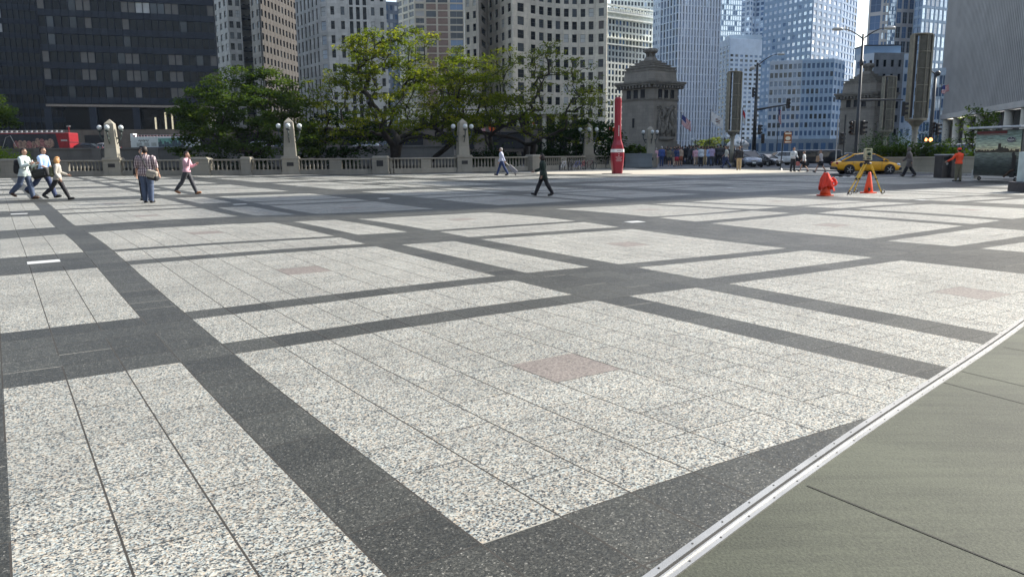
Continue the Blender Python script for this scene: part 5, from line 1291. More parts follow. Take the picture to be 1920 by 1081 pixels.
# tripod: feet from their photo positions
top = G(1628, 363); f1, f2 = G(1588, 366), G(1654, 364); cxy = (f1 + f2) / 2; f3 = Vector((cxy.x + .02, cxy.y + .95, 0)); f3.z = gz(f3.x, f3.y)
cen = (f1 + f2 + f3) / 3; zc_ = zat(306, 1626, cen.y)
tp = thing('survey_tripod', 'yellow surveying tripod with black fittings straddling an orange cone', 'tripod', (cen.x, cen.y, 0))
cx_ = at(1626, 306, cen.y); hub = Vector((cx_.x - cen.x, 0, zc_))
mb = MB(); mb.lathe([(.13, zc_ - .04), (.15, zc_), (.13, zc_ + .03)], m_gdk, (hub.x, 0, 0), 14); mb.build('tripod_head', tp)
for f in (f1, f2, f3):
    e = Vector((f.x - cen.x, f.y - cen.y, f.z)); mb = MB(); o = (e - hub); side = o.cross(Vector((0, 0, 1))).normalized() * .05
    st = hub + Vector((o.x, o.y, 0)).normalized() * .1
    m1 = st + (e - st) * .5; m2 = st + (e - st) * .92
    mb.tube([st + side, m1 + side * .7], .017, m_yel, 6); mb.tube([st - side, m1 - side * .7], .017, m_yel, 6); mb.tube([st + (e - st) * .3, m2], .022, m_yel, 6)
    lg = mb.build('leg', tp)
    mb = MB(); mb.tube([m1 - (e - st) * .02, m1 + (e - st) * .02], .05, m_gdk, 8); mb.tube([m2, e], [.035, .006], m_gdk, 8); mb.torus(m2 + Vector((.06, 0, .0)), .06, .014, m_gdk, 'y', 12, 5); mb.build('fittings', lg)
ts = thing('total_station', 'pale yellow-green survey instrument mounted on the yellow tripod', 'survey instrument', (cen.x + hub.x, cen.y, zc_ + .03))
mb = MB(); mb.lathe([(.085, 0), (.095, .05), (.07, .1)], m_gdk, n=14); mb.build('tribrach', ts)
mb = MB(); mb.box((-.105, 0, .28), (.04, .14, .36), m_ins); mb.box((.105, 0, .28), (.04, .14, .36), m_ins); mb.box((0, 0, .12), (.25, .16, .08), m_ins); mb.box((0, 0, .46), (.25, .06, .03), m_ins); bevel(mb.build('yoke', ts), .01)
mb = MB(); mb.box((0, 0, .29), (.16, .15, .2), m_ins); bevel(mb.build('telescope_body', ts), .02)
mb = MB(); mb.lathe([(.055, 0), (.06, .05), (.045, .06)], M('green_black_lens', (.01, .03, .02), .15), n=14); o = mb.build('lens', ts); o.rotation_euler = (R(90), 0, 0); o.location = (0, -.07, .28)
mb = MB(); mb.box((0, -.085, .125), (.14, .015, .05), m_gdk); mb.box((0, -.04, .425), (.13, .03, .03), m_gdk); mb.build('display', ts)
# striped rod lying on the ground
ra, rb_ = G(1557, 333.5), G(1622, 331); d = rb_ - ra; t = thing('ranging_rod', 'black and white surveying rod lying behind the cones', 'rod', (ra.x, ra.y, .05), math.atan2(d.y, d.x))
mb = MB()
for i in range(9): mb.box((d.length * (i + .5) / 9, 0, 0), (d.length / 9, .035, .035), m_white if i % 2 else m_black)
mb.build('rod', t)
# thin white street sign strip further left of it handled by the same rod

# ================================================================== SUITCASE
p = G(966, 328.5); sc_case = thing('rolling_suitcase', 'grey rolling suitcase towed behind the man in a pale blue shirt', 'suitcase', (p.x, p.y, 0))
m_case = M('grey_ribbed_suitcase', (.22, .22, .24), .45)
an = Matrix.Rotation(R(-48), 3, 'Y')
mb = MB(); mb.box((-.16, 0, .42), (.26, .42, .68), m_case, ang=an)
for k in range(5): mb.box((-.16, -.15 + k * .075, .42), (.285, .03, .64), m_case, ang=an)
bevel(mb.build('shell', sc_case), .025)
for s_ in (-.17, .17): mb = MB(); mb.torus((.02, s_, .06), .045, .02, m_rub, 'y', 12); mb.build('wheel', sc_case)
mb = MB()
for s_ in (-.08, .08): mb.tube([(-.36, s_, .62), (-.76, s_, .98)], .012, m_lampgrey, 6)
mb.tube([(-.76, -.1, .98), (-.76, .1, .98)], .018, m_gdk, 6); mb.build('pull_handle', sc_case)

# ================================================================== BICYCLES
m_tyre = M('bicycle_tyre', (.02, .02, .02), .7); m_rim = M('bicycle_rim', (.5, .5, .5), .3, .8)
def bicycle(label, loc, rz, m, lean=.1):
    t = thing('bicycle', label, 'bicycle', loc, rz, 'bicycles parked at the balustrade'); t.rotation_euler = (lean, 0, rz)
    for x in (-.52, .52):
        mb = MB(); mb.torus((x, 0, .34), .325, .032, m_tyre, 'y', 22, 5); wh = mb.build('wheel', t)
        mb = MB(); mb.torus((x, 0, .34), .30, .008, m_rim, 'y', 22, 4)
        for k in range(12): a = k * 6.283 / 12; mb.tube([(x, 0, .34), (x + .3 * math.cos(a), 0, .34 + .3 * math.sin(a))], .003, m_rim, 3)
        mb.build('rim', wh)
    mb = MB(); bb = (-.08, 0, .29); st = (-.22, 0, .78); hd = (.34, 0, .80)
    for a, b in ((bb, st), (st, hd), (bb, (.37, 0, .66)), (bb, (-.52, 0, .34)), ((-.2, 0, .70), (-.52, 0, .34)), ((.33, 0, .86), (.52, 0, .34))): mb.tube([a, b], .026, m, 6)
    mb.build('frame', t)
    mb = MB(); mb.tube([(-.22, 0, .78), (-.25, 0, .93)], .014, m_rim, 5); mb.box((-.26, 0, .95), (.24, .12, .05), m_black); bevel(mb.build('saddle', t), .015)
    mb = MB(); mb.tube([(.33, 0, .84), (.32, 0, .98)], .014, m_rim, 5); mb.tube([(.22, -.28, 1.0), (.34, -.2, .99), (.36, 0, .98), (.34, .2, .99), (.22, .28, 1.0)], .014, m_black, 6); mb.build('handlebar', t)
    mb = MB(); mb.torus((-.08, -.04, .29), .085, .008, m_rim, 'y', 12, 4); mb.tube([(-.08, -.06, .29), (0, -.08, .15)], .01, m_rim, 4); mb.box((.02, -.12, .14), (.09, .07, .02), m_black); mb.build('crankset', t)
    return t
for i, (px, py, rz, m, lab) in enumerate(((1056, 320, 60, M('white_bike_frame', (.55, .56, .6), .4), 'pale bicycle, first from the left at the balustrade'), (1069, 320, 75, M('black_bike_frame', (.02, .02, .025), .4), 'black bicycle beside the pale one'), (1081, 319.5, 50, M('blue_bike_frame', (.08, .10, .26), .4), 'blue bicycle in the middle of the row'), (1092, 318.5, 70, M('red_bike_frame', (.34, .03, .04), .4), 'red bicycle beside the sunlit obelisk'), (1104, 318, 30, M('maroon_bike_frame', (.12, .02, .03), .4), 'dark maroon bicycle in front of the sunlit obelisk'),
     (1128, 315, 55, M('grey_bike_frame', (.2, .2, .22), .4), 'grey bicycle left of the red sculpture'), (1139, 315, 70, M('dark_blue_bike_frame', (.03, .05, .10), .4), 'dark blue bicycle partly behind the red sculpture'), (1171, 313.5, 5, M('charcoal_bike_frame', (.03, .03, .03), .4), 'dark bicycle with its wheel showing right of the red sculpture'))):
    p = gnd(px, py); bicycle(lab, (p.x, p.y, .0), R(rz), m)
t = thing('bike_rack', 'low black bike rack between the parked bicycles', 'bike rack'); mb = MB(); a, b = gnd(1050, 320), gnd(1112, 318)
for i in range(5):
    p = a + (b - a) * i / 4; mb.tube([(p.x, p.y - .3, 0), (p.x, p.y - .3, .7), (p.x, p.y - .1, .8), (p.x, p.y + .1, .7), (p.x, p.y + .1, 0)], .025, m_black, 6)
mb.build('hoops', t)

# ================================================================== VEHICLES
m_cglass = glass_mat('car_glass', (.02, .025, .03), .04, .8, .0)
m_bump = M('black_bumper_plastic', (.03, .03, .032), .6)
m_head = M('headlight_glass', (.62, .66, .7), .1, .3)
m_tail = M('tail_light', (.30, .02, .02), .2)
m_chrome = M('chrome', (.6, .6, .62), .15, .9)
m_plate2 = M('licence_plate', (.6, .62, .6), .5)
def car(label, loc, rz, paint, kind='sedan', L=4.6, W_=1.82, H=1.45, group=None, name='parked_car', dark_low=None):
    t = thing(name, label, 'car', loc, rz, group); k = L / 4.6; h = H / 1.45; w_ = W_ / 1.82
    if kind == 'suv':
        st = [(-2.3, .42, .8, .78, .85), (-2.24, .35, 1.02, .86, 1.04), (-1.5, .28, 1.02, .9, 1.04), (0, .26, 1.0, .91, 1.02), (1.1, .27, .98, .9, 1.03), (1.9, .3, .92, .85, .98), (2.22, .34, .8, .76, .84), (2.3, .42, .66, .66, .68)]
        gh = [(-2.16, .98), (-1.95, 1.42), (-.9, 1.46), (.2, 1.45), (.55, 1.40), (1.15, 1.0)]
    else:
        st = [(-2.3, .40, .66, .70, .70), (-2.2, .3, .88, .82, .92), (-1.6, .22, .93, .88, 1.0), (-.6, .2, .92, .9, .96), (.6, .2, .90, .9, .94), (1.3, .2, .86, .88, .93), (2.0, .22, .72, .80, .80), (2.24, .28, .62, .68, .68), (2.3, .34, .54, .58, .56)]
        gh = [(-1.9, .95), (-1.05, 1.38), (-.3, 1.44), (.2, 1.43), (.5, 1.38), (1.35, .90)]
    V = []; F = []
    for (x, zb, zt, hw, zc) in st:
        hw *= w_; r = [(hw * .86, zb), (hw * .97, zb + .06), (hw, zb + .45 * (zt - zb)), (hw * .985, zt - .07), (hw * .9, zt), (hw * .45, zc - .01), (0, zc)]
        r = r + [(-a, b) for a, b in r[-2::-1]]
        V += [(x * k, a, b * h) for a, b in r]
    n = 13
    for i in range(len(st) - 1):
        for j in range(n): F.append((i * n + j, i * n + (j + 1) % n, (i + 1) * n + (j + 1) % n, (i + 1) * n + j))
    F.append(tuple(range(n - 1, -1, -1))); F.append(tuple((len(st) - 1) * n + j for j in range(n)))
    mb = MB(); mb.add(V, F, paint); o = mb.build('body', t, smooth=True); s_ = o.modifiers.new('s', 'SUBSURF'); s_.levels = s_.render_levels = 1
    V = []; F = []
    for (x, z) in gh:
        f = max(0, (z - .9) / .55); hb, ht = .80 * w_, (.80 - .2 * f) * w_
        V += [(x * k, hb, .88 * h), (x * k, (hb + ht) / 2 + .02, (.88 + z) / 2 * h), (x * k, ht, (z - .03) * h), (x * k, ht * .8, z * h), (x * k, -ht * .8, z * h), (x * k, -ht, (z - .03) * h), (x * k, -(hb + ht) / 2 - .02, (.88 + z) / 2 * h), (x * k, -hb, .88 * h)]
    for i in range(len(gh) - 1):
        for j in range(7): F.append((i * 8 + j, i * 8 + j + 1, i * 8 + 9 + j, i * 8 + 8 + j))
    F.append(tuple(range(7, -1, -1))); F.append(tuple((len(gh) - 1) * 8 + j for j in range(8)))
    mb = MB(); mb.add(V, F, m_cglass); mb.build('glasshouse', t, smooth=False)
    # roof panel
    V = []; F = []; rf = gh[1:-1]
    for (x, z) in rf:
        f = max(0, (z - .9) / .55); ht = (.80 - .2 * f) * w_
        V += [(x * k, ht + .012, (z - .05) * h), (x * k, ht * .82, (z + .018) * h), (x * k, 0, (z + .035) * h), (x * k, -ht * .82, (z + .018) * h), (x * k, -ht - .012, (z - .05) * h)]
    for i in range(len(rf) - 1):
        for j in range(4): F.append((i * 5 + j, i * 5 + j + 1, i * 5 + 6 + j, i * 5 + 5 + j))
    mb = MB(); mb.add(V, F, paint)
    for s_ in (-1, 1):
        f0 = lambda z: (.80 - .2 * max(0, (z - .9) / .55)) * w_ * s_ + s_ * .01
        mb.tube([(gh[0][0] * k, s_ * .78 * w_, .93 * h), (gh[1][0] * k, f0(gh[1][1]), (gh[1][1] - .03) * h)], .06, paint, 5)
        mb.tube([(gh[-1][0] * k, s_ * .79 * w_, .92 * h), (gh[-2][0] * k, f0(gh[-2][1]), (gh[-2][1] - .03) * h)], .035, paint, 5)
        mb.tube([(-.2 * k, s_ * .81 * w_, .92 * h), (-.3 * k, f0(1.4), 1.40 * h)], .035, paint if kind == 'sedan' else m_bump, 5)
        if kind == 'suv': mb.tube([(-1.2 * k, s_ * .81 * w_, .92 * h), (-1.3 * k, f0(1.4), 1.42 * h)], .05, paint, 5)
    mb.build('roof', t)
    for x in (-1.38 * k, 1.42 * k):
        for s_ in (-1, 1):
            mb = MB(); y = s_ * .88 * w_
            mb.lathe([(.36 * h, -.1), (.36 * h, .035)], m_bhd, n=20); o = mb.build('wheel_arch', t); o.rotation_euler = (R(90) * -s_, 0, 0); o.location = (x, y - s_ * .01, .34)
            mb = MB(); mb.lathe([(.2, -.1), (.31, -.1), (.33, -.06), (.33, .06), (.31, .09), (.21, .09)], m_rub, n=22); wh = mb.build('wheel', t, smooth=False); wh.rotation_euler = (R(90) * -s_, 0, 0); wh.location = (x, y - s_ * .02, .33)
            mb = MB(); mb.lathe([(.205, .05), (.2, .085), (.06, .06), (.05, .1)], m_rim, n=14)
            for q_ in range(5): a = q_ * 1.2566; mb.box((.12 * math.cos(a), .12 * math.sin(a), .085), (.17, .045, .03), m_rim, a)
            mb.build('rim', wh)
    z0 = .62 * h
    for s_ in (-1, 1):
        mb = MB(); mb.ball((2.08 * k, s_ * .60 * w_, .66 * h), .17, m_head, 8, (.9, 1.05, .55)); mb.build('headlight', t, smooth=True)
        mb = MB(); mb.box((-2.22 * k, s_ * .66 * w_, .78 * h), (.1, .26, .16), m_tail); bevel(mb.build('tail_light', t), .03)
        mb = MB(); mb.ball((.95 * k, s_ * .98 * w_, .98 * h), .1, paint, 7, (.7, 1, .8)); mb.build('mirror', t, smooth=True)
    mb = MB(); mb.box((2.22 * k, 0, .38 * h), (.2, 1.5 * w_, .2), dark_low or m_bump); bevel(mb.build('front_bumper', t), .06)
    mb = MB(); mb.box((-2.24 * k, 0, .42 * h), (.18, 1.5 * w_, .22), dark_low or m_bump); bevel(mb.build('rear_bumper', t), .06)
    mb = MB(); mb.box((2.265 * k, 0, .58 * h), (.06, .62 * w_, .14), m_chrome); bevel(mb.build('grille', t), .02)
    mb = MB(); mb.box((2.335 * k, 0, .40 * h), (.02, .36, .15), m_plate2); mb.build('licence_plate', t)
    for s_ in (-1, 1):
        mb = MB()
        for x in (.85, -.25, -1.15): mb.box((x * k, s_ * .902 * w_, .6 * h), (.012, .01, .62 * h), m_bump)
        for x in (.1, -.95): mb.box((x * k - .1, s_ * .905 * w_, .82 * h), (.16, .02, .025), m_chrome)
        mb.build('door_lines', t)
    return t
m_taxi = M('taxi_yellow_orange', (.82, .40, .02), .25, var=.05); m_silver = M('silver_paint', (.24, .27, .32), .25, .5, var=.04); m_blackp = M('black_car_paint', (.015, .016, .02), .2, var=.05)
m_wpaint = M('white_car_paint', (.55, .57, .58), .3, var=.04); m_greyp = M('grey_car_paint', (.10, .115, .14), .25, .4, var=.05)
p = gnd(1630, 326.5, -.12); tx = car('yellow-orange taxi driving right behind the survey tripod', (p.x, p.y + .7, -.12), R(-7), m_taxi, L=4.45, H=1.46, name='taxi_cab')
mb = MB(); mb.lathe([(.17, 0), (.17, .01)], m_bump, n=14, sx=.8); o = mb.build('door_emblem', tx); o.rotation_euler = (R(90), 0, 0); o.location = (-.55, -.915, .66)
p = gnd(1414, 314, -.12); car('silver sedan facing the plaza, behind the man in a black top and khaki trousers', (p.x, p.y + 2.2, -.12), R(-93), m_silver, L=5.2, H=1.8, W_=2.15, group='cars on the avenue')
for (px, D, rz, m, kd, lab, z) in ((1463, 98, -170, m_wpaint, 'suv', 'white van-like car just right of the silver sedan', -.12), (1388, 96, -92, m_blackp, 'suv', 'black car behind the silver sedan, toward the crowd', -.12), (1352, 104, -95, m_greyp, 'sedan', 'grey car half hidden behind the crowd', -.12), (1432, 92, -60, m_blackp, 'sedan', 'dark car tucked behind the right flank of the silver sedan', -.12),
        (1590, 90, 175, m_blackp, 'sedan', 'black car in shade at the foot of the right bridge tower', -.12), (1632, 80, 178, m_blackp, 'suv', 'black van behind the roof of the taxi', -.12), (1670, 84, 175, m_greyp, 'sedan', 'grey car behind the survey instrument, right of the black van', -.12), (1748, 74, 176, m_greyp, 'suv', 'dark blue-grey car above the long planter', .45), (1790, 78, 176, m_silver, 'suv', 'silver car above the long planter near the orange-shirted man', .5)):
    q = at(px, 300, D); car(lab, (q.x, q.y, z), R(rz), m, kd, L=4.8, H=1.62 if kd == 'suv' else 1.45, group='cars on the avenue')
for (px, D, m, kd, lab) in ((161, 116, m_blackp, 'sedan', 'black car across the river just right of the red tour bus'), (196, 118, m_wpaint, 'sedan', 'white car across the river beside the first obelisk'), (483, 116, m_wpaint, 'suv', 'white van across the river behind the left-hand tree'), (527, 118, m_greyp, 'sedan', 'grey car across the river left of the second obelisk'), (686, 118, m_wpaint, 'sedan', 'white sedan across the river left of the big trunk'), (722, 122, m_silver, 'sedan', 'silver car across the river just behind the big trunk'), (440, 120, m_silver, 'sedan', 'silver car across the river behind the left-hand tree foliage')):
    q = at(px, 290, D); car(lab, (q.x, q.y, 2.1), R(180), m, kd, group='cars across the river')
# long dark bus
def bus(label, x0, x1, y, z0, H, m, kind, rz=0.):
    L = x1 - x0; t = thing('tour_bus', label, 'bus', ((x0 + x1) / 2, y, z0), rz)
    mb = MB(); mb.box((0, 0, H / 2 + .25), (L, 2.5, H - .5), m); bevel(mb.build('body', t), .12, 3)
    mb = MB(); mb.box((0, 0, 1.55), (L + .01, 2.49, .1), m_cglass); mb.build('lower_windows', t)
    for x in (-L * .33, L * .3):
        for s_ in (-1, 1):
            mb = MB(); mb.lathe([(.3, -.12), (.48, -.12), (.48, .1), (.3, .12)], m_rub, n=18); wh = mb.build('wheel', t); wh.rotation_euler = (R(90) * -s_, 0, 0); wh.location = (x, s_ * 1.2, .48)
            mb = MB(); mb.lathe([(.29, .02), (.28, .08), (.1, .04)], m_rim, n=12); mb.build('rim', wh)
    y = -1.262
    if kind == 'red':
        # printed side: slanted red end, dark panel with an arch, tan and pink figures
        a = []
        mb = MB(); z1, z2 = .62, H - .14
        mb.add([(-L / 2 + .1, y - .012, z1), (L / 2 - 1.5, y - .012, z1), (L / 2 - 1.9, y - .012, z2), (-L / 2 + .1, y - .012, z2)], [(0, 1, 2, 3)], M('navy_print', (.02, .026, .035), .4, var=.5, sc_=1.5)); mb.build('printed_panel', t)
        mb = MB(); mb.add([(-L / 2 + .02, y - .02, z1), (-L / 2 + 1.7, y - .02, z1), (-L / 2 + 1.0, y - .02, z2), (-L / 2 + .02, y - .02, z2)], [(0, 1, 2, 3)], M('bus_red', (.24, .014, .02), .4)); mb.build('red_end_panel', t)
        mb = MB(); mb.tube([(-L / 2 + 1.9, y - .03, z1 + .2), (-L / 2 + 2.5, y - .03, z2 - .5), (-L / 2 + 3.2, y - .03, z2 - .25), (-L / 2 + 3.9, y - .03, z1 + .3)], .035, m_lampgrey, 5)
        mt = M('tan_photo_print', (.30, .20, .15), .5, var=.6, sc_=3); mk = M('rose_photo_print', (.28, .12, .11), .5, var=.7, sc_=4)
        rg = random.Random(3)
        for i in range(9): mb.ball((-L / 2 + 3.9 + i * .62, y - .01, z1 + rg.uniform(.4, .9)), rg.uniform(.34, .55), mt if i % 3 else mk, 8, (1, .03, 1.5))
        for i in range(7): mb.ball((L * .02 + i * .42, y - .015, z1 + rg.uniform(.2, .6)), .2, mk, 7, (1, .04, 1.2))
        mb.build('printed_figures', t)
        mb = MB()
        for i in range(15): mb.box((-L / 2 + .5 + i * (L - .8) / 15, y + .1, H + .18), (.2, .1, .26), m_white, ang=Matrix.Rotation(R(25), 3, 'Y'))
        mb.box((-.3, y + .1, H + .06), (L - .6, .06, .06), m_lampgrey); mb.box((-.3, y + .1, H + .34), (L - .6, .05, .05), m_lampgrey); mb.build('upper_deck_rail', t)
        mb = MB(); mb.box((L / 2 - .12, -.9, H + .4), (.1, .1, 1.0), M('bus_red', (.4, .02, .03))); mb.box((L / 2 - .12, -.9, H + .9), (.5, .1, .1), m_white); mb.build('deck_post', t)
        mb = MB(); mb.box((L / 2 - .75, y - .02, H - 1.1), (.9, .02, .22), m_lampgrey); mb.build('destination_plate', t)
    else:
        z1, z2 = .8, H - .2
        mb = MB(); mb.add([(-L * .06, y - .012, z1), (L * .30, y - .012, z1), (L * .30, y - .012, z2 - .05), (-L * .06, y - .012, z2 - .05)], [(0, 1, 2, 3)], M('teal_print', (.16, .34, .28), .4, var=.4, sc_=.8)); mb.build('printed_panel', t)
        mb = MB(); rg = random.Random(9); x = -L * .06
        while x < L * .34:
            w_ = rg.uniform(.12, .3); h = rg.uniform(.35, 1.1); mb.box((x + w_ / 2, y - .02, z1 + h / 2), (w_, .02, h), M('slate_print', (.06, .08, .10), .5, var=.4)); x += w_ * 1.15
        mb.build('printed_skyline', t)
        mb = MB()
        for i in range(3): mb.box((-L * .36 + i * 1.05, y - .012, z1 + .35), (.75, .02, .5), M('grey_print', (.33, .36, .34), .5, var=.4, sc_=8))
        for i in range(9): mb.box((-L * .37 + i * .17, y - .012, z2 - .35 + .05 * math.sin(i * 2.2)), (.07, .02, .1 + .12 * (i % 3)), m_black, ang=Matrix.Rotation(.5, 3, 'Y'))
        mb.build('printed_lettering', t)
        mb = MB(); mb.box((.2, y - .015, z1 - .18), (L * .5, .02, .28), M('blue_print', (.08, .16, .45), .5, var=.4)); mb.build('blue_band', t)
        mb = MB()
        for i in range(18): mb.box((-L / 2 + .6 + i * (L - .9) / 18, y + .1, H + .12), (.22, .12, .24), M('deck_seats', (.25, .15, .16), .7))
        mb.box((0, y + .08, H + .25), (L - .4, .05, .05), m_lampgrey); mb.build('upper_deck_rail', t)
        mb = MB(); mb.box((-L / 2 + .25, -.6, H + .22), (.4, 1.2, .45), m_white); mb.build('front_screen', t)
    return t
a, b = at(-20, 290, 114), at(131, 290, 114); bus('red open-top tour bus with a dark photo wrap across the river at the left', a.x, b.x, 115.5, 2.1, zat(249, 60, 114) - 2.1, M('bus_red', (.24, .014, .02), .35), 'red')
a, b = at(245, 290, 114), at(364, 290, 114); bus('white open-top tour bus with a skyline picture across the river', a.x, b.x, 115.5, 2.1, zat(256, 300, 114) - 2.1, M('bus_white', (.55, .60, .58), .35, var=.05), 'white')
q = at(1530, 290, 84); t = thing('city_bus', 'long low black bus in shade behind the two women in light tops', 'bus', (q.x, q.y, -.12), R(180)); mb = MB(); mb.box((0, 0, 1.1), (4.6, 2.3, 1.4), m_blackp); bevel(mb.build('body', t), .2, 3)
mb = MB(); mb.box((0, 0, 1.35), (4.3, 2.32, .55), m_cglass); mb.build('windows', t)
for x in (-1.6, 1.5):
    mb = MB(); mb.lathe([(.2, -.1), (.4, -.1), (.4, .1), (.2, .1)], m_rub, n=16); wh = mb.build('wheel', t); wh.rotation_euler = (R(90), 0, 0); wh.location = (x, 1.1, .4)
q = at(772, 275, 150); t = thing('blue_canopy', 'small bright blue canopy between the two trunks of the big tree', 'canopy', (q.x, q.y, zat(284, 772, 150))); mb = MB(); mb.prism([(-1.6, -1.4), (1.6, -1.4), (1.6, 1.4), (-1.6, 1.4)], .4, 1.5, M('blue_canvas', (.04, .22, .62), .7), .15); mb.build('canvas', t)
mb = MB(); [mb.tube([(a, b, -2.5), (a, b, .5)], .04, m_lampgrey, 5) for a in (-1.5, 1.5) for b in (-1.3, 1.3)]; mb.build('poles', t)

# ================================================================== PEOPLE
def loft(mb, rings, m, n=14):
    V = []; F = []
    for (c, rx, ry) in rings:
        for k in range(n): a = 6.28318 * k / n; V.append((c[0] + rx * math.cos(a), c[1] + ry * math.sin(a), c[2]))
    for i in range(len(rings) - 1):
        for k in range(n): k2 = (k + 1) % n; F.append((i * n + k, i * n + k2, (i + 1) * n + k2, (i + 1) * n + k))
    F.append(tuple(range(n - 1, -1, -1))); F.append(tuple((len(rings) - 1) * n + k for k in range(n))); mb.add(V, F, m)
m_skin = M('skin', (.46, .27, .19), .55, var=.06); m_skin2 = M('darker_skin', (.22, .12, .08), .55, var=.06)
m_eye = M('eye', (.02, .02, .02), .2); m_lip = M('lip', (.33, .12, .10), .5)
def body_src(P):
    g = P.get('girth', 1.); fem = P.get('fem', 0); lean = R(P.get('lean', 3)); tl = math.tan(lean)
    sh = .185 if fem else .205; hipw = .085
    J = {}; pel = Vector((0, 0, .95)); 
    def sp(z): return Vector(((z - .95) * tl, 0, z))
    J['pel'] = pel; J['neck'] = sp(1.49); J['head'] = sp(1.49) + Vector((.02 + P.get('nod', 0) * .05, 0, .155))
    segs = []; mb = MB(); m = m_skin
    for s_, (a, k, fp) in ((1, P['L']), (-1, P['R'])):
        hip = pel + Vector((0, s_ * hipw * (1 + (g - 1) * .5), -.03)); a1, a2 = R(a), R(a - k)
        kn = hip + Vector((math.sin(a1), s_ * .02, -math.cos(a1))) * .43; an_ = kn + Vector((math.sin(a2), 0, -math.cos(a2))) * .42
        fpr = R(fp); toe = an_ + Vector((math.cos(fpr) * .17, s_ * .02, math.sin(fpr) * .17 - .045)); heel = an_ + Vector((-.05 * math.cos(fpr), 0, -.055 - .05 * math.sin(fpr)))
        mb.tube([hip + Vector((0, 0, .06)), hip, hip + (kn - hip) * .35, kn], [.06 * g, .088 * g, .085 * g, .058], m, 12)
        mb.tube([kn - (an_ - kn) * .06, kn, kn + (an_ - kn) * .33, an_], [.045, .058, .057, .037], m, 12)
        mb.tube([heel, heel + Vector((.04, 0, .01)), (heel + toe) / 2 + Vector((0, 0, .01)), toe, toe + Vector((.03, 0, 0))], [.02, .042, .044, .036, .018], m, 10)
        segs += [('thigh', hip, kn, .085), ('shank', kn, an_, .055), ('foot', heel + Vector((.01, 0, -.005)), toe, .05)]
    hands = []
    for s_, (b, o, e, iw) in ((1, P['AL']), (-1, P['AR'])):
        S0 = sp(1.42) + Vector((0, s_ * (sh * (1 + (g - 1) * .35)), 0)); b1, o1 = R(b), R(o); b2 = R(b + e); o2 = R(o - iw)
        el = S0 + Vector((math.sin(b1) * math.cos(o1), s_ * math.sin(o1), -math.cos(b1) * math.cos(o1))) * .29
        d2 = Vector((math.sin(b2) * math.cos(o2), s_ * math.sin(o2), -math.cos(b2) * math.cos(o2))); wr = el + d2 * .25
        mb.tube([S0 + Vector((0, -s_ * .03, .02)), S0, S0 + (el - S0) * .5, el], [.045, .056 * g, .048 * g, .038], m, 10)
        mb.tube([el - d2 * .02, el + d2 * .08, wr], [.032, .04, .026], m, 10); mb.tube([wr, wr + d2 * .05, wr + d2 * .1], [.024, .038, .028], m, 8, ell=(1, .6))
        segs += [('uarm', S0, el, .05), ('farm', el, wr, .035), ('hand', wr, wr + d2 * .18, .035)]; hands.append((wr + d2 * .09, d2, s_))
    ch = 1 if not fem else .93; wa = 1.0 if not fem else .86
    rings = [(sp(.84), .07 * g, .10), (sp(.88), .105 * g, .145 * g), (sp(.95), .118 * g, (.165 + .012 * fem) * g), (sp(1.03), .108 * g, .155 * g), (sp(1.12), .10 * g * wa, .138 * g * wa), (sp(1.22), .112 * g, .15 * g * ch), (sp(1.32), .122 * g, .172 * g * ch), (sp(1.40), .11 * g, .18 * ch * (1 + (g - 1) * .4)), (sp(1.455), .085, .15 * ch), (sp(1.49), .06, .08)]
    loft(mb, rings, m)
    mb.tube([sp(1.46), sp(1.5), J['head'] - Vector((.0, 0, .06))], [.062, .055, .052], m, 10)
    hd = J['head']; mb.ball(hd + Vector((-.005, 0, .02)), .098, m, 12, (1.0, .80, 1.12)); mb.ball(hd + Vector((.03, 0, -.055)), .06, m, 10, (1., .85, .95))
    mb.tube([hd + Vector((.085, 0, .02)), hd + Vector((.118, 0, -.02)), hd + Vector((.09, 0, -.035))], [.012, .018, .012], m, 6)
    for s_ in (-1, 1): mb.ball(hd + Vector((-.005, s_ * .08, -.005)), .026, m, 6, (.9, .5, 1.2))
    segs += [('torso', sp(1.05), sp(1.40), .15), ('torso', sp(1.42) + Vector((0, .1, -.01)), sp(1.42) + Vector((0, -.1, -.01)), .06), ('pelvis', sp(.88), sp(.98), .14), ('neck', sp(1.48), hd - Vector((0, 0, .1)), .055), ('head', hd - Vector((0, 0, .04)), hd + Vector((0, 0, .04)), .1)]
    return mb, segs, hands, J
PEOPLE = []
def person(label, px, pyf, pyh, yaw, P, top, bottom, hair, **kw):
    PEOPLE.append((label, px, pyf, pyh, yaw, P, top, bottom, hair, kw))
WALK = dict(L=(24, 4, 12), R=(-14, 22, -22), AL=(-20, 8, 14, 4), AR=(22, 8, 22, 6))
WALK2 = dict(L=(-20, 16, -26), R=(28, 6, 14), AL=(20, 8, 20, 6), AR=(-22, 8, 14, 4))
STAND = dict(L=(2, 2, 0), R=(-3, 3, 0), AL=(2, 8, 10, 4), AR=(-2, 8, 10, 4))
STANDW = dict(L=(5, 5, 0), R=(-6, 4, 0), AL=(6, 10, 60, 20), AR=(4, 10, 70, 25))
HOLD = dict(WALK, AL=(15, 8, 95, 20), AR=(12, 8, 100, 25))
PHONE = dict(L=(24, 4, 10), R=(-22, 14, -24), AL=(20, 10, 95, 30), AR=(40, 20, 125, 10))
PULL = dict(L=(-22, 10, -20), R=(20, 3, 10), AL=(-28, 14, 8, 4), AR=(10, 8, 15, 4))
m_plaid = None
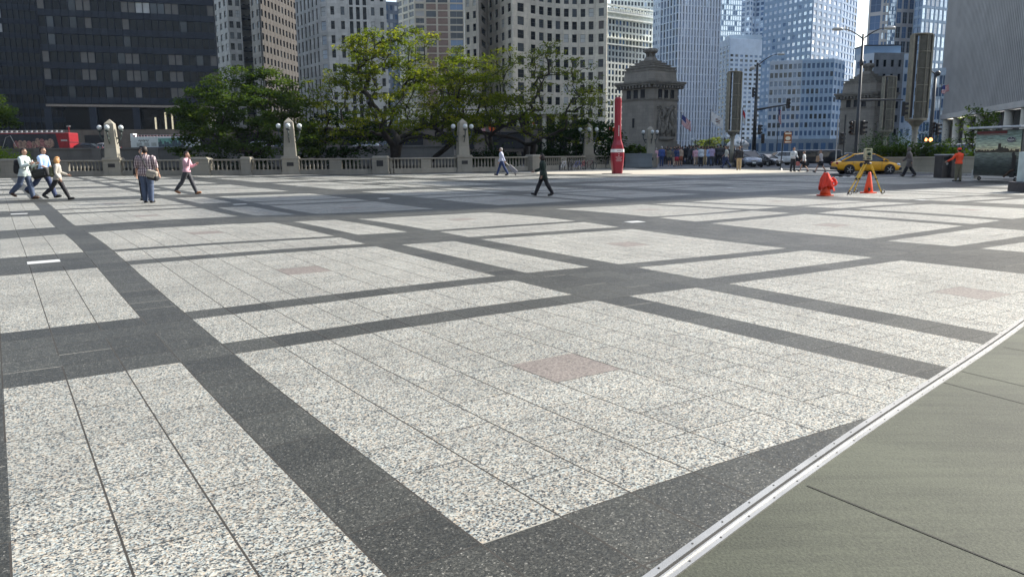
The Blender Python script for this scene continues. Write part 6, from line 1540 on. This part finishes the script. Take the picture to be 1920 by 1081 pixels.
def plaid():
    m, n, l, b = nt('plaid_shirt_cloth'); b.inputs['Roughness'].default_value = .85
    tc = n.new('ShaderNodeTexCoord'); fac = []
    for ax, s_ in (('Z', 6.5), ('Y', 5.)):
        wv = n.new('ShaderNodeTexWave'); wv.bands_direction = ax; wv.inputs['Scale'].default_value = s_; wv.inputs['Distortion'].default_value = .4; l.new(tc.outputs['Object'], wv.inputs['Vector'])
        g_ = n.new('ShaderNodeMath'); g_.operation = 'GREATER_THAN'; g_.inputs[1].default_value = .52; l.new(wv.outputs['Fac'], g_.inputs[0]); fac.append(g_)
    ad = n.new('ShaderNodeMath'); ad.operation = 'ADD'; l.new(fac[0].outputs[0], ad.inputs[0]); l.new(fac[1].outputs[0], ad.inputs[1])
    rp = n.new('ShaderNodeValToRGB'); rp.color_ramp.interpolation = 'CONSTANT'; e = rp.color_ramp.elements; e[0].color = (.62, .56, .55, 1); e[1].position = .3; e[1].color = (.20, .13, .15, 1); e.new(.8).color = (.035, .03, .05, 1)
    dv_ = n.new('ShaderNodeMath'); dv_.operation = 'MULTIPLY'; dv_.inputs[1].default_value = .5; l.new(ad.outputs[0], dv_.inputs[0]); l.new(dv_.outputs[0], rp.inputs[0]); l.new(rp.outputs[0], b.inputs['Base Color']); return m
def cloth(name, col): return M(name, col, .85, var=.12, sc_=7)
C = lambda n, *c: cloth(n, c)
jean = C('blue_denim', .065, .09, .15); jeand = C('dark_denim', .035, .05, .11); blk = C('black_cloth', .018, .018, .022); char = C('charcoal_cloth', .05, .052, .06); khaki = C('khaki_cloth', .36, .27, .15); olive = C('olive_cloth', .16, .15, .10)
whc = C('white_cloth', .60, .62, .62); lbl = C('light_blue_cloth', .36, .50, .74); lgrn = C('pale_mint_cloth', .50, .58, .57); greyc = C('grey_cloth', .20, .20, .20); beige = C('beige_grey_cloth', .38, .36, .32); pinkc = C('pink_cloth', .64, .38, .44); navy = C('navy_cloth', .02, .04, .12); bluec = C('royal_blue_cloth', .04, .08, .26)
redc = C('red_cloth', .38, .03, .05); orange = M('hi_vis_orange', (1.0, .10, .03), .8, emit=0., var=.06); tan = C('tan_cloth', .40, .30, .22); dgreen = C('dark_green_cloth', .015, .03, .022); taupe = C('taupe_cloth', .13, .115, .105)
hb = M('dark_brown_hair', (.025, .016, .012), .6); hblond = M('strawberry_blond_hair', (.52, .27, .10), .55); hgrey = M('grey_hair', (.35, .33, .31), .6); hbr = M('brown_hair', (.09, .05, .03), .6)
near = dict(vox=.017, fingers=True)
person('man with a black backpack and untucked pale shirt, walking right at the far left', 51, 373, 279, 0, dict(HOLD, L=(14, 6, 4), R=(-22, 26, -26), lean=4), lgrn, jean, hb, long=1, hem=.80, loose=.03, shoe='brown', **near)
person('man in a light blue polo shirt walking right behind the blond woman', 86, 371, 277, 0, dict(L=(22, 4, 8), R=(-34, 22, -28), AL=(8, 10, 40, 10), AR=(12, 10, 55, 20), lean=5), lbl, jeand, hb, hem=.93, loose=.02, **near)
person('strawberry-blond woman in a beige-grey jacket, walking right', 112, 375, 295, R(18), dict(L=(24, 2, 8), R=(-30, 20, -26), AL=(10, 16, 60, 20), AR=(-6, 20, 35, 15), lean=4, fem=1), beige, blk, hblond, long=1, hem=.86, bob=1, **near)
person('heavyset man in a plaid shirt and jeans seen from behind', 279, 380, 276, R(92), dict(L=(2, 2, 0), R=(-2, 2, 0), AL=(2, 16, 14, 6), AR=(4, 16, 16, 6), girth=1.28, lean=1), 'plaid', jean, hb, hem=.86, loose=.03, wide=.1, **near)
person('dark-clothed person mostly hidden behind the plaid-shirted man', 266, 377, 281, R(-80), dict(STAND, girth=1.05), blk, blk, hb, long=1, vox=.022, shift=(-.12, .55))
person('man in a pink shirt on the phone, striding right', 353, 364, 285, 0, dict(PHONE, L=(22, 2, 10), R=(-26, 14, -22), lean=4), pinkc, char, hb, long=1, hem=.95, shoe='tan', **near)
person('man in a white-blue shirt striding left and towing a suitcase', 941, 329, 278, R(180), dict(PULL, L=(-24, 6, -20), R=(22, 3, 8)), C('pale_shirt', .52, .55, .68), navy, hgrey, long=1, hem=.95, **near)
person('woman in a dark green-black suit walking left in the shadow', 1019, 367, 291, R(180), dict(L=(-22, 8, -16), R=(24, 2, 12), AL=(-10, 10, 30, 8), AR=(18, 10, 55, 15), fem=1, lean=4), dgreen, blk, hb, long=1, hem=.74, loose=.02, bob=.5, **near)
person('worker in a bright orange shirt and cap leaning on a trash bin', 1795, 340, 278, R(110), dict(L=(3, 2, 0), R=(-4, 4, 0), AL=(25, 28, 35, 5), AR=(10, 12, 55, 25), girth=1.08, lean=2), orange, olive, hb, long=1, hem=.93, cap=1, **near)
person('person in a grey hooded coat walking past the taxi', 1704, 331, 277, R(160), dict(WALK, lean=8, girth=1.1), taupe, blk, taupe, long=1, hem=.62, hood=1, loose=.035, vox=.02)
person('tall man in a pale shirt and black trousers standing by the avenue', 1486, 322, 277, R(-70), STANDW, C('pale_grey_shirt', .48, .52, .54), blk, hbr, long=1, hem=.95, vox=.02)
person('woman in a white top and dark skirt beside the tall pale-shirted man', 1507, 322, 284, R(150), dict(WALK, fem=1), whc, blk, hbr, skirt=.55, vox=.022)
person('woman with a tan bag in a short dark skirt walking left of the taxi', 1538, 324, 282, R(180), dict(WALK2, fem=1), C('grey_white_top', .42, .40, .40), blk, hbr, skirt=.56, vox=.022)
person('man in a black top and khaki trousers standing in front of the silver sedan', 1385, 319, 275, R(80), STAND, blk, khaki, hbr, long=1, girth=1.1, hem=.9, vox=.022)
CR = [ (1209, 312, 281, 80, char, char, hgrey, 'grey-haired man in a dark suit at the left end of the crowd', STAND), (1216, 311, 285, 90, redc, beige, hb, 'short person in a red top near the left end of the crowd', STAND), (1230, 311, 283, 80, pinkc, tan, hgrey, 'person in a pink top in front of the last obelisk', STAND), (1240, 312, 280, 85, bluec, navy, hgrey, 'man in a royal blue jacket in the crowd', STAND),
    (1255, 311, 283, 80, olive, char, hb, 'person in an olive top left of the red-skirted one', STAND), (1263, 312, 283, 60, taupe, tan, hb, 'person in taupe with light trousers in the crowd', WALK), (1268, 312, 282, 90, navy, redc, hb, 'woman in navy with a dark red skirt in the crowd', STAND), (1276, 311, 281, 100, tan, C('rust_cloth', .30, .10, .06), hbr, 'person in tan and rust right of the red-skirted woman', STAND),
    (1284, 308, 278, 90, blk, blk, hb, 'tall person in black near the first flag pole', WALK), (1292, 308, 277, 90, blk, char, hb, 'dark-clothed person striding right of the first flag pole', WALK2), (1299, 307, 279, 80, char, jean, hb, 'dark-haired person in charcoal mid-crowd', STAND), (1306, 309, 277, 100, C('teal_grey_cloth', .12, .16, .17), char, hb, 'person in a teal-grey top mid-crowd', WALK),
    (1314, 312, 280, 90, C('white_backpack_cloth', .5, .55, .6), blk, hb, 'person in black trousers with a pale back in the crowd', STAND), (1304, 311, 282, 80, pinkc, tan, hbr, 'small person in pink behind the pale-backed one', WALK2), (1321, 310, 281, 90, tan, khaki, hbr, 'person in tan behind the pale-backed one', STAND), (1330, 311, 280, 95, lbl, jean, hb, 'person in a light blue shirt below the white flag', WALK),
    (1334, 311, 279, 85, C('lilac_cloth', .42, .34, .50), char, hb, 'person in a lilac shirt below the white flag', STAND), (1344, 308, 278, 90, blk, blk, hb, 'person in black right of the lilac shirt', STAND), (1350, 310, 276, 70, char, blk, hb, 'taller person in dark clothes left of the banner pole', STAND), (1362, 315, 280, 180, C('cream_cloth', .52, .52, .46), jeand, hbr, 'person in a cream top and dark jeans left of the man in khaki', WALK),
    (1247, 309, 283, 90, C('brown_cloth', .10, .06, .04), blk, hb, 'brown-jacketed person behind the royal blue jacket', STAND), (1288, 307, 280, 80, C('maroon_cloth', .10, .02, .03), blk, hb, 'person in maroon behind the tall person in black', WALK), (1339, 307, 279, 60, navy, navy, hb, 'person in navy behind the lilac shirt', STAND), (1356, 308, 278, 90, blk, jeand, hb, 'person in a black coat right beside the banner pole', WALK2),
    (1296, 306, 278, 90, greyc, blk, hb, 'grey-jacketed person deep in the crowd', STAND), (1325, 307, 279, 90, blk, blk, hb, 'dark figure behind the light blue shirt', STAND), (1271, 308, 280, 90, C('plum_cloth', .09, .04, .09), blk, hb, 'person in plum behind the red-skirted woman', STAND), (1226, 309, 285, 90, C('sage_cloth', .20, .24, .18), char, hb, 'person in sage green behind the pink top', STAND)]
rgp = random.Random(12)
for (px, pf, ph, yw, tp_, bt_, hr, lab, ps) in CR:
    fem = 1 if rgp.random() < .4 else 0
    person(lab, px, pf, ph - 5, R(yw + rgp.uniform(-12, 12)), dict(ps, fem=fem, girth=rgp.uniform(.97, 1.18)), tp_, bt_, hr, long=rgp.random() < .7, hem=rgp.uniform(.82, .93), vox=.03, crowd=True, skirt=.5 if 'skirt' in lab else 0)
BACK = [blk, char, navy, C('black_brown_cloth', .03, .022, .018), blk, C('slate_cloth', .07, .08, .10)]
for i in range(24):
    person('dark-clothed figure in the back rows of the crowd', 1250 + 6.0 * i + rgp.uniform(-2, 2), 307.2 + rgp.uniform(-1, 1), 274 + rgp.uniform(-1, 3), R(rgp.uniform(0, 360)), dict(WALK if i % 2 else STAND, fem=i % 3 == 0), BACK[i % 6], BACK[(i * 5 + 1) % 6], hb, long=1, hem=rgp.uniform(.75, .92), vox=.034, crowd=True, back=1)
def build_people():
    tmp = []
    for (label, px, pyf, pyh, yaw, P, top, bottom, hair, kw) in PEOPLE:
        mb, segs, hands, J = body_src(P); me = mb.mesh('tmp'); o = bpy.data.objects.new('tmp', me); COL.objects.link(o)
        r = o.modifiers.new('r', 'REMESH'); r.mode = 'VOXEL'; r.voxel_size = kw.get('vox', .028); r.use_smooth_shade = True
        s_ = o.modifiers.new('s', 'SMOOTH'); s_.iterations = 3; s_.factor = .5
        tmp.append((o, segs, hands, J))
    dg = bpy.context.evaluated_depsgraph_get()
    shoe_m = {'brown': M('brown_shoes', (.07, .035, .02), .5), 'tan': M('tan_shoes', (.28, .12, .05), .5)}; shoe_b = M('black_shoes', (.015, .015, .015), .4)
    pm = plaid()
    for (o, segs, hands, J), (label, px, pyf, pyh, yaw, P, top, bottom, hair, kw) in zip(tmp, PEOPLE):
        me = bpy.data.meshes.new_from_object(o.evaluated_get(dg)); bpy.data.objects.remove(o)
        skin = m_skin
        nv = len(me.vertices); co = [v.co.copy() for v in me.vertices]; no = [v.normal.copy() for v in me.vertices]
        mz = min(c.z for c in co); H = max(c.z for c in co) - mz
        p = G(px, pyf) if not kw.get('crowd') else gnd(px, pyf, 0)
        if kw.get('shift'): p = p + Vector((*kw['shift'], 0))
        hh = (pyf - pyh) / FPX * (p.y * math.cos(PITCH) - (p.z - CZ) * 0) / math.cos(PITCH) * 1.0
        hh = (pyf - pyh) / FPX * p.y * (1.0)
        s = hh / (H + .02)
        if s < .84 : s = .84
        t = thing('person', label, 'person', (p.x, p.y, p.z), yaw, None, s)
        if kw.get('crowd'): t['group'] = 'back rows of the crowd' if kw.get('back') else 'crowd waiting by the bridge'
        # region per face
        reg = []; 
        sg = [(nm, a, b - a, max(1e-9, (b - a).length_squared), r_) for nm, a, b, r_ in segs]
        vr = []
        for c in co:
            best = 1e9; bn = None
            for nm, a, d, l2, r_ in sg:
                f = (c - a).dot(d) / l2; f = 0. if f < 0 else 1. if f > 1 else f
                q = (c - a - d * f).length / r_
                if q < best: best = q; bn = nm
            vr.append(bn)
        hem = kw.get('hem', .93); ish = kw.get('skirt', 0); hd = J['head']; lng = kw.get('long', 0)
        faces = [tuple(f.vertices) for f in me.polygons]
        def cls(f):
            c = sum((co[i] for i in f), Vector()) / len(f); r_ = vr[f[0]]
            if r_ in ('torso', 'uarm') or (r_ == 'farm' and lng): return 'top'
            if r_ in ('pelvis', 'thigh') and c.z > hem: return 'top'
            if r_ in ('pelvis', 'thigh', 'shank'):
                return 'bottom' if not ish or c.z > ish + .1 else 'leg'
            if r_ == 'foot': return 'shoe'
            if r_ == 'head' or (r_ == 'neck' and kw.get('hood')):
                d = c - hd
                if kw.get('hood'): return 'hair' if d.x < .07 else 'skin'
                if d.z > .075 - max(0, -d.x) * .6 or (d.x < -.015 and d.z > -.06) : return 'hair'
                return 'skin'
            return 'skin'
        kinds = [cls(f) for f in faces]
        for v in me.vertices: v.co.z -= mz
        me.name = 'body'; me.materials.clear(); me.materials.append(skin)
        me.polygons.foreach_set('material_index', [0] * len(faces)); me.polygons.foreach_set('use_smooth', [True] * len(faces))
        if kw.get('fingers'):
            mb = MB()
            for (hp, d, s_) in hands:
                side = d.cross(Vector((0, s_, 0))).normalized() if abs(d.y) < .9 else Vector((1, 0, 0)); pal = side.cross(d).normalized()
                for k in range(4):
                    b0 = hp + side * (.026 - .0175 * k) - Vector((0, 0, 0)); ln = (.068, .078, .072, .056)[k]; cu = Vector((0, -s_, 0)) * .3 + pal * 0
                    mb.tube([b0 - d * .02, b0 + d * ln * .5, b0 + (d * .85 + cu * .5).normalized() * ln * .8 + cu * .01, b0 + (d * .7 + cu).normalized() * ln], [.0095, .009, .0085, .006], skin, 6)
                b0 = hp - d * .05 + side * .03; mb.tube([b0, b0 + side * .025 + d * .02, b0 + side * .032 + d * .05], [.012, .0105, .007], skin, 6)
            base = len(me.vertices); bm = bmesh.new(); bm.from_mesh(me); vs = [bm.verts.new((v[0], v[1], v[2] - mz)) for v in mb.v]
            for f in mb.f:
                fc = bm.faces.new([vs[i] for i in f]); fc.smooth = True
            bm.to_mesh(me); bm.free()
        bo = bpy.data.objects.new('body', me); COL.objects.link(bo); bo.parent = t
        loose = kw.get('loose', .014)
        def shell(kind, name, m, off, thick=.006, wide=0.):
            idx = {}; V = []; F = []
            for f, k_ in zip(faces, kinds):
                if k_ != kind: continue
                g_ = []
                for i in f:
                    if i not in idx:
                        idx[i] = len(V); c = co[i] + no[i] * off
                        if kind in ('top',) and wide: c.y *= 1 + wide * max(0, (1.4 - c.z)) * 1.
                        if kind == 'top' and c.z < 1.05: c += Vector((no[i].x, no[i].y, 0)) * off * .8
                        if kind == 'bottom' and c.z < .55: c += no[i] * loose * .5
                        V.append((c.x, c.y, c.z - mz))
                    g_.append(idx[i])
                F.append(g_)
            if not F: return None
            mb = MB(); mb.add(V, F, m); ob = mb.build(name, t, smooth=True); sd_ = ob.modifiers.new('t', 'SOLIDIFY'); sd_.thickness = thick; sd_.offset = 1
            return ob
        shell('top', 'jacket' if hem < .8 else 'shirt', pm if top == 'plaid' else top, .010 + loose * .5, wide=kw.get('wide', 0))
        shell('bottom', 'trousers' if not ish else 'skirt_top', bottom, .008 + loose * .4)
        shell('shoe', 'shoes', shoe_m.get(kw.get('shoe'), shoe_b), .008)
        shell('hair', 'hood' if kw.get('hood') else 'hair', hair, .012 if not kw.get('hood') else .02, .008)
        if ish:
            mb = MB(); loft(mb, [((0, 0, 1.0 - mz), .125, .165), ((0, 0, .85 - mz), .155, .195), ((0, 0, ish - mz), .19, .225), ((0, 0, ish + .01 - mz), .17, .2)], bottom); mb.build('skirt', t, smooth=True)
        if kw.get('bob'):
            mb = MB(); mb.ball((hd.x - .025, 0, hd.z - .03 - mz), .118, hair, 12, (.92, .98, 1.25 * (1 if kw['bob'] == 1 else .95))); mb.build('bobbed_hair', t, smooth=True)
        if kw.get('cap'):
            mb = MB(); mb.ball((hd.x - .01, 0, hd.z + .055 - mz), .115, top, 12, (1., .88, .75)); mb.lathe([(.09, 0), (.1, .012), (.03, .016)], top, (hd.x + .09, 0, hd.z + .05 - mz), 12, 1.1, .8); mb.build('cap', t, smooth=True)
        if kw.get('fingers'):
            for s_ in (-1, 1):
                mb = MB(); mb.ball((hd.x + .088, s_ * .032, hd.z + .012 - mz), .011, m_eye, 6); mb.build('eye', t, smooth=True)
            mb = MB(); mb.ball((hd.x + .088, 0, hd.z - .062 - mz), .02, m_lip, 6, (.4, 1, .3)); mb.build('mouth', t, smooth=True)
build_people()
# bags
m_bag = M('black_nylon', (.015, .016, .018), .7); m_bagk = M('khaki_bag', (.30, .27, .22), .8, var=.1)
def bag(name, label, cat, px, py, D, dims, m, rz=0., tilt=0.):
    p = at(px, py, D); t = thing(name, label, cat, tuple(p), rz); mb = MB(); mb.box((0, 0, 0), dims, m, ang=Matrix.Rotation(tilt, 3, 'Y')); o = mb.build('bag_body', t); bevel(o, min(dims) * .35, 4)
    mb = MB(); mb.box((0, -dims[1] / 2 - .01, -dims[2] * .12), (dims[0] * .7, .04, dims[2] * .45), m, ang=Matrix.Rotation(tilt, 3, 'Y')); bevel(mb.build('front_pocket', t), .015); return t
Dp = G(51, 373).y
bt_ = bag('backpack', 'black backpack on the back of the man in the untucked pale shirt', 'backpack', 35.5, 313, Dp, (.26, .34, .52), m_bag, 0, R(6))
mb = MB(); 
for s_ in (-1, 1): mb.tube([(.1, s_ * .12, .24), (.26, s_ * .13, .28), (.36, s_ * .13, .12), (.3, s_ * .14, -.1), (.12, s_ * .13, -.2)], .018, m_bag, 5)
mb.build('shoulder_strap', bt_)
Dp = G(86, 371).y; b2 = bag('shoulder_bag', 'big soft black bag hanging at the hip of the light blue polo shirt', 'bag', 77, 325, Dp - .28, (.62, .22, .34), m_bag, 0, R(-12))
Dp = G(112, 375).y; b3 = bag('handbag', 'olive handbag between the light blue polo shirt and the blond woman', 'handbag', 98, 322, Dp - .05, (.13, .28, .36), M('olive_bag', (.09, .10, .05), .7), R(10), 0); mb = MB(); mb.tube([(0, 0, .15), (.06, -.02, .36), (.12, 0, .45)], .015, m_gold, 5); mb.build('strap', b3)
Dp = G(279, 380).y; b4 = bag('messenger_bag', 'khaki and black messenger bag on the back of the plaid-shirted man', 'bag', 285, 327, Dp - .32, (.36, .16, .26), m_bagk, R(-6), R(14)); mb = MB(); mb.box((.02, 0, -.1), (.34, .18, .16), m_bag, ang=Matrix.Rotation(R(14), 3, 'Y')); bevel(mb.build('lower_panel', b4), .04)
mb = MB(); mb.tube([(-.1, .0, .1), (-.2, -.02, .3), (-.33, -.0, .62), (-.36, .12, .76)], .025, m_bag, 5); mb.build('strap', b4)
Dp = G(1538, 324).y; b5 = bag('tan_shoulder_bag', 'tan bag on the back of the woman walking left of the taxi', 'bag', 1533, 298, Dp - .15, (.2, .14, .42), M('tan_leather', (.34, .22, .13), .6), 0, R(5))
Dp = G(1495, 322).y; b6 = bag('red_bag', 'reddish bag between the tall pale-shirted man and the white-topped woman', 'bag', 1496, 307, Dp - .1, (.26, .14, .3), M('faded_red_bag', (.34, .10, .09), .7))
p = at(59.5, 303, G(51, 373).y - .05); t = thing('paper_cup', 'small pale cup held up by the man with the backpack', 'cup', tuple(p)); mb = MB(); mb.lathe([(.03, -.06), (.04, .05), (.042, .055)], m_white, n=12); mb.build('cup_body', t); mb = MB(); mb.lathe([(.043, .056), (.04, .07)], m_gdk, n=12); mb.build('lid', t)

# ================================================================== AIR
USE_HAZE = True
if USE_HAZE:
    m = bpy.data.materials.new('thin_city_haze'); m.use_nodes = True; n = m.node_tree.nodes; l = m.node_tree.links; n.remove(n['Principled BSDF'])
    pv = n.new('ShaderNodeVolumePrincipled'); pv.inputs['Color'].default_value = (.62, .78, 1, 1); pv.inputs['Density'].default_value = .00008; pv.inputs['Anisotropy'].default_value = .2
    l.new(pv.outputs[0], n['Material Output'].inputs['Volume'])
    mb = MB(); mb.box((0, 300, 120), (1500, 1500, 250), m); hz = mb.build('haze'); tag(hz, kind='stuff')
